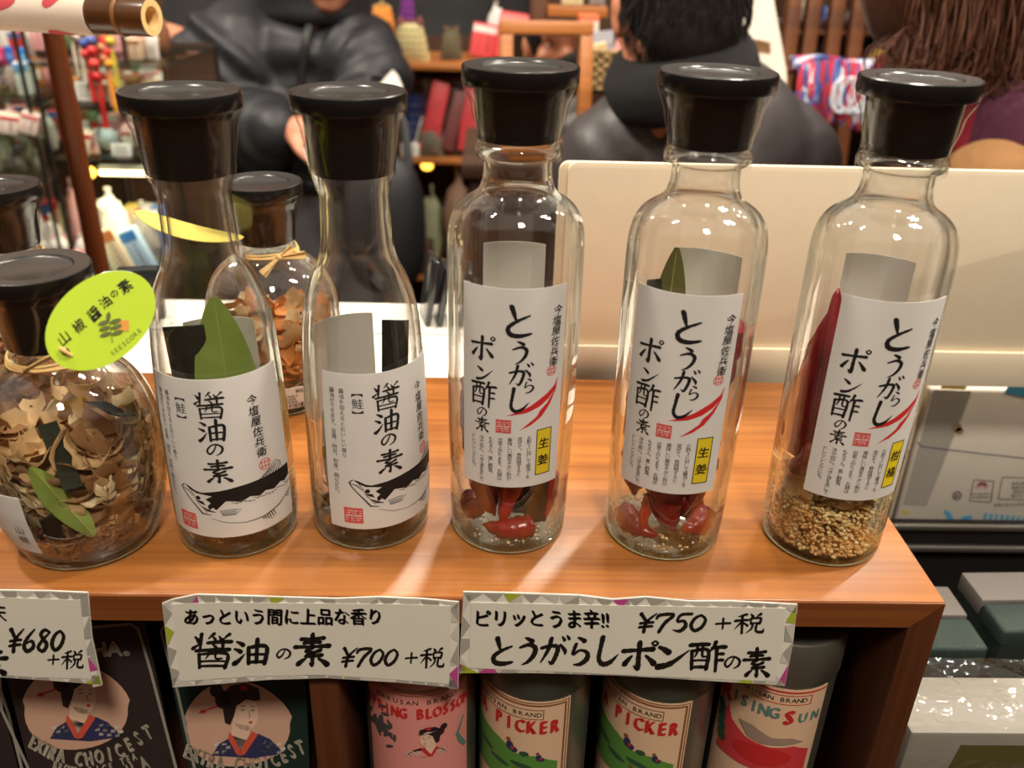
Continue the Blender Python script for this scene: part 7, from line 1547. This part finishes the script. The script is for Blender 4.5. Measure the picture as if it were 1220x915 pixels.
# --- woman at the right: long brown hair, plaid scarf, camel coat
Y5 = 1.02
def A5(px, py, dy=0): return at(px, py, Y5+dy)
o = Vector((A5(1170, 150).x, Y5+.02, FLOORZ)); t = person_root('woman with long wavy brown hair, dark plaid scarf and camel coat, seen from behind', o)
hc = A5(1150, -75, .0); R = .096; b = MB(); M5 = head_into(b, hc, R, Vector((-.45, .9, -.1)))
neck = A5(1160, 70, .02); chest = A5(1185, 230, .04); hip = Vector((chest.x, Y5+.04, FLOORZ+.86))
seg(b, [hc+Vector((0, 0, -.03)), neck, chest], [.055, .052, .09], 6, 16); seg(b, [chest, hip], [.11, .125], 6, 16)
shL = A5(1150, 240, .0); shR = A5(1275, 215, .02); ar = []
for a0, s in ((shL, -1), (shR, 1)):
    a1 = Vector((a0.x+.02, Y5-.06, FLOORZ+1.0)); a2 = a1+Vector((.03, -.02, -.2)); ar.append((a0, a1, a2)); seg(b, [a0, a1, a2], [.045, .038, .028], 6, 12); hand_into(b, a2, Vector((0, 0, -1)), Vector((-s, 0, 0)), .155, .5, -s)
    seg(b, [hip, hip+Vector((s*.09, 0, -.4)), Vector((hip.x+s*.09, hip.y, FLOORZ+.06))], [.085, .05, .036], 5, 12)
shift(b, o); blob('body', b, SKIN, t, .0065, 2); eyes(M5, R, t, o)
# hair: skull cap and many wavy locks that end in curls above the scarf
hb_ = MB(); hb_.ball((0, -.14*R, .28*R), (.93*R, 1.08*R, 1.0*R), 22, 14, M5)
seg(hb_, [hc+Vector((0, -.03, .02)), A5(1128, 0, -.03), A5(1112, 62, -.04)], [.085, .078, .045], 7, 18, sx=1.2); seg(hb_, [hc+Vector((.02, -.02, .02)), A5(1185, 5, -.02), A5(1200, 66, -.03)], [.085, .078, .048], 7, 18, sx=1.1)
shift(hb_, o); blob('hair', hb_, HAIRB, t, .008, 2)
random.seed(11); lk = MB()
for i in range(620):
    px0 = random.uniform(1085, 1240); ex = px0+random.uniform(-26, 10)+(1150-px0)*.05; ey = random.uniform(52, 90)+(12 if ex > 1180 else 0); dy = random.uniform(-.115, -.03); pts = []; ph = random.uniform(0, 6); amp = random.uniform(3, 9)
    for j in range(15):
        q = j/14; y_ = -90+(ey+90)*q; x_ = px0+(ex-px0)*q+amp*q*math.sin(q*7+ph); pts.append(A5(x_, y_, dy+.012*math.cos(q*7+ph)*q))
    if random.random() < .55:                             # curl at the end
        e = pts[-1]; rr_ = random.uniform(.010, .020); sgn = random.choice((-1, 1))
        for j in range(1, 9): a = j/8*4.4; pts.append(e+Vector((sgn*rr_*(1-math.cos(a)), .004*j/8, -rr_*math.sin(a))))
    r0 = random.uniform(.0007, .0016); lk.tube(pts, [r0*(1-.55*k/len(pts)) for k in range(len(pts))], 7)
for k_, mm in ((0, HAIRB),):
    shift(lk, o); lo_ = lk.build('hair_locks', mat('brown_hair_lock', (86, 52, 36), .55, spec=.3, var=.35, vscale=6), t); lo_['kind'] = 'stuff'
PL2 = plaid('plaid_wine_navy', (140, 28, 50), (30, 32, 56), (32, 64, 56), 7)
c = MB()
for i, ((x0, y0), (x1, y1), r) in enumerate((((1082, 100), (1252, 84), .028), ((1090, 122), (1262, 104), .034), ((1092, 146), (1266, 128), .036))):
    p = A5(x0, y0, -.0); q = A5(x1, y1, -.0); m_ = (p+q)/2; ax = (q-p)/2
    c.tube([m_+ax*math.cos(a)*(1+.03*math.sin(5*a+i))+Vector((0, .02, 0))-Vector((0, .095+.006*i, .010))*math.sin(a)+Vector((0, 0, .004*math.sin(3*a+i))) for a in [2*PI*j/40 for j in range(41)]], [r*(1+.10*math.sin(4*j/6+i)) for j in range(41)], 12)
shift(c, o); blob('plaid_scarf', c, PL2, t, .008, 2)
CAMEL = mat('camel_coat', (160, 116, 72), .85, bump=.25)
c = MB(); seg(c, [A5(1212, 214, -.055), A5(1200, 230, .0), A5(1195, 270, .03), Vector((chest.x, Y5+.04, FLOORZ+1.0)), Vector((chest.x, Y5+.04, FLOORZ+.66))], [.075, .100, .105, .10, .11], 8, 24, sx=1.08)
for (a0, a1, a2), pm in zip(ar, (A5(1180, 216, -.09), A5(1264, 202, -.09))): seg(c, [pm, a0, (a0+a1)/2, a1, a2-Vector((0, .03, 0))], [.056, .064, .060, .054, .045], 7, 18)
shift(c, o); blob('coat', c, CAMEL, t, .010, 3); legs(t, o, hip-Vector((0, 0, .02)), .08, TROU, Vector((0, 1, 0)), .112)
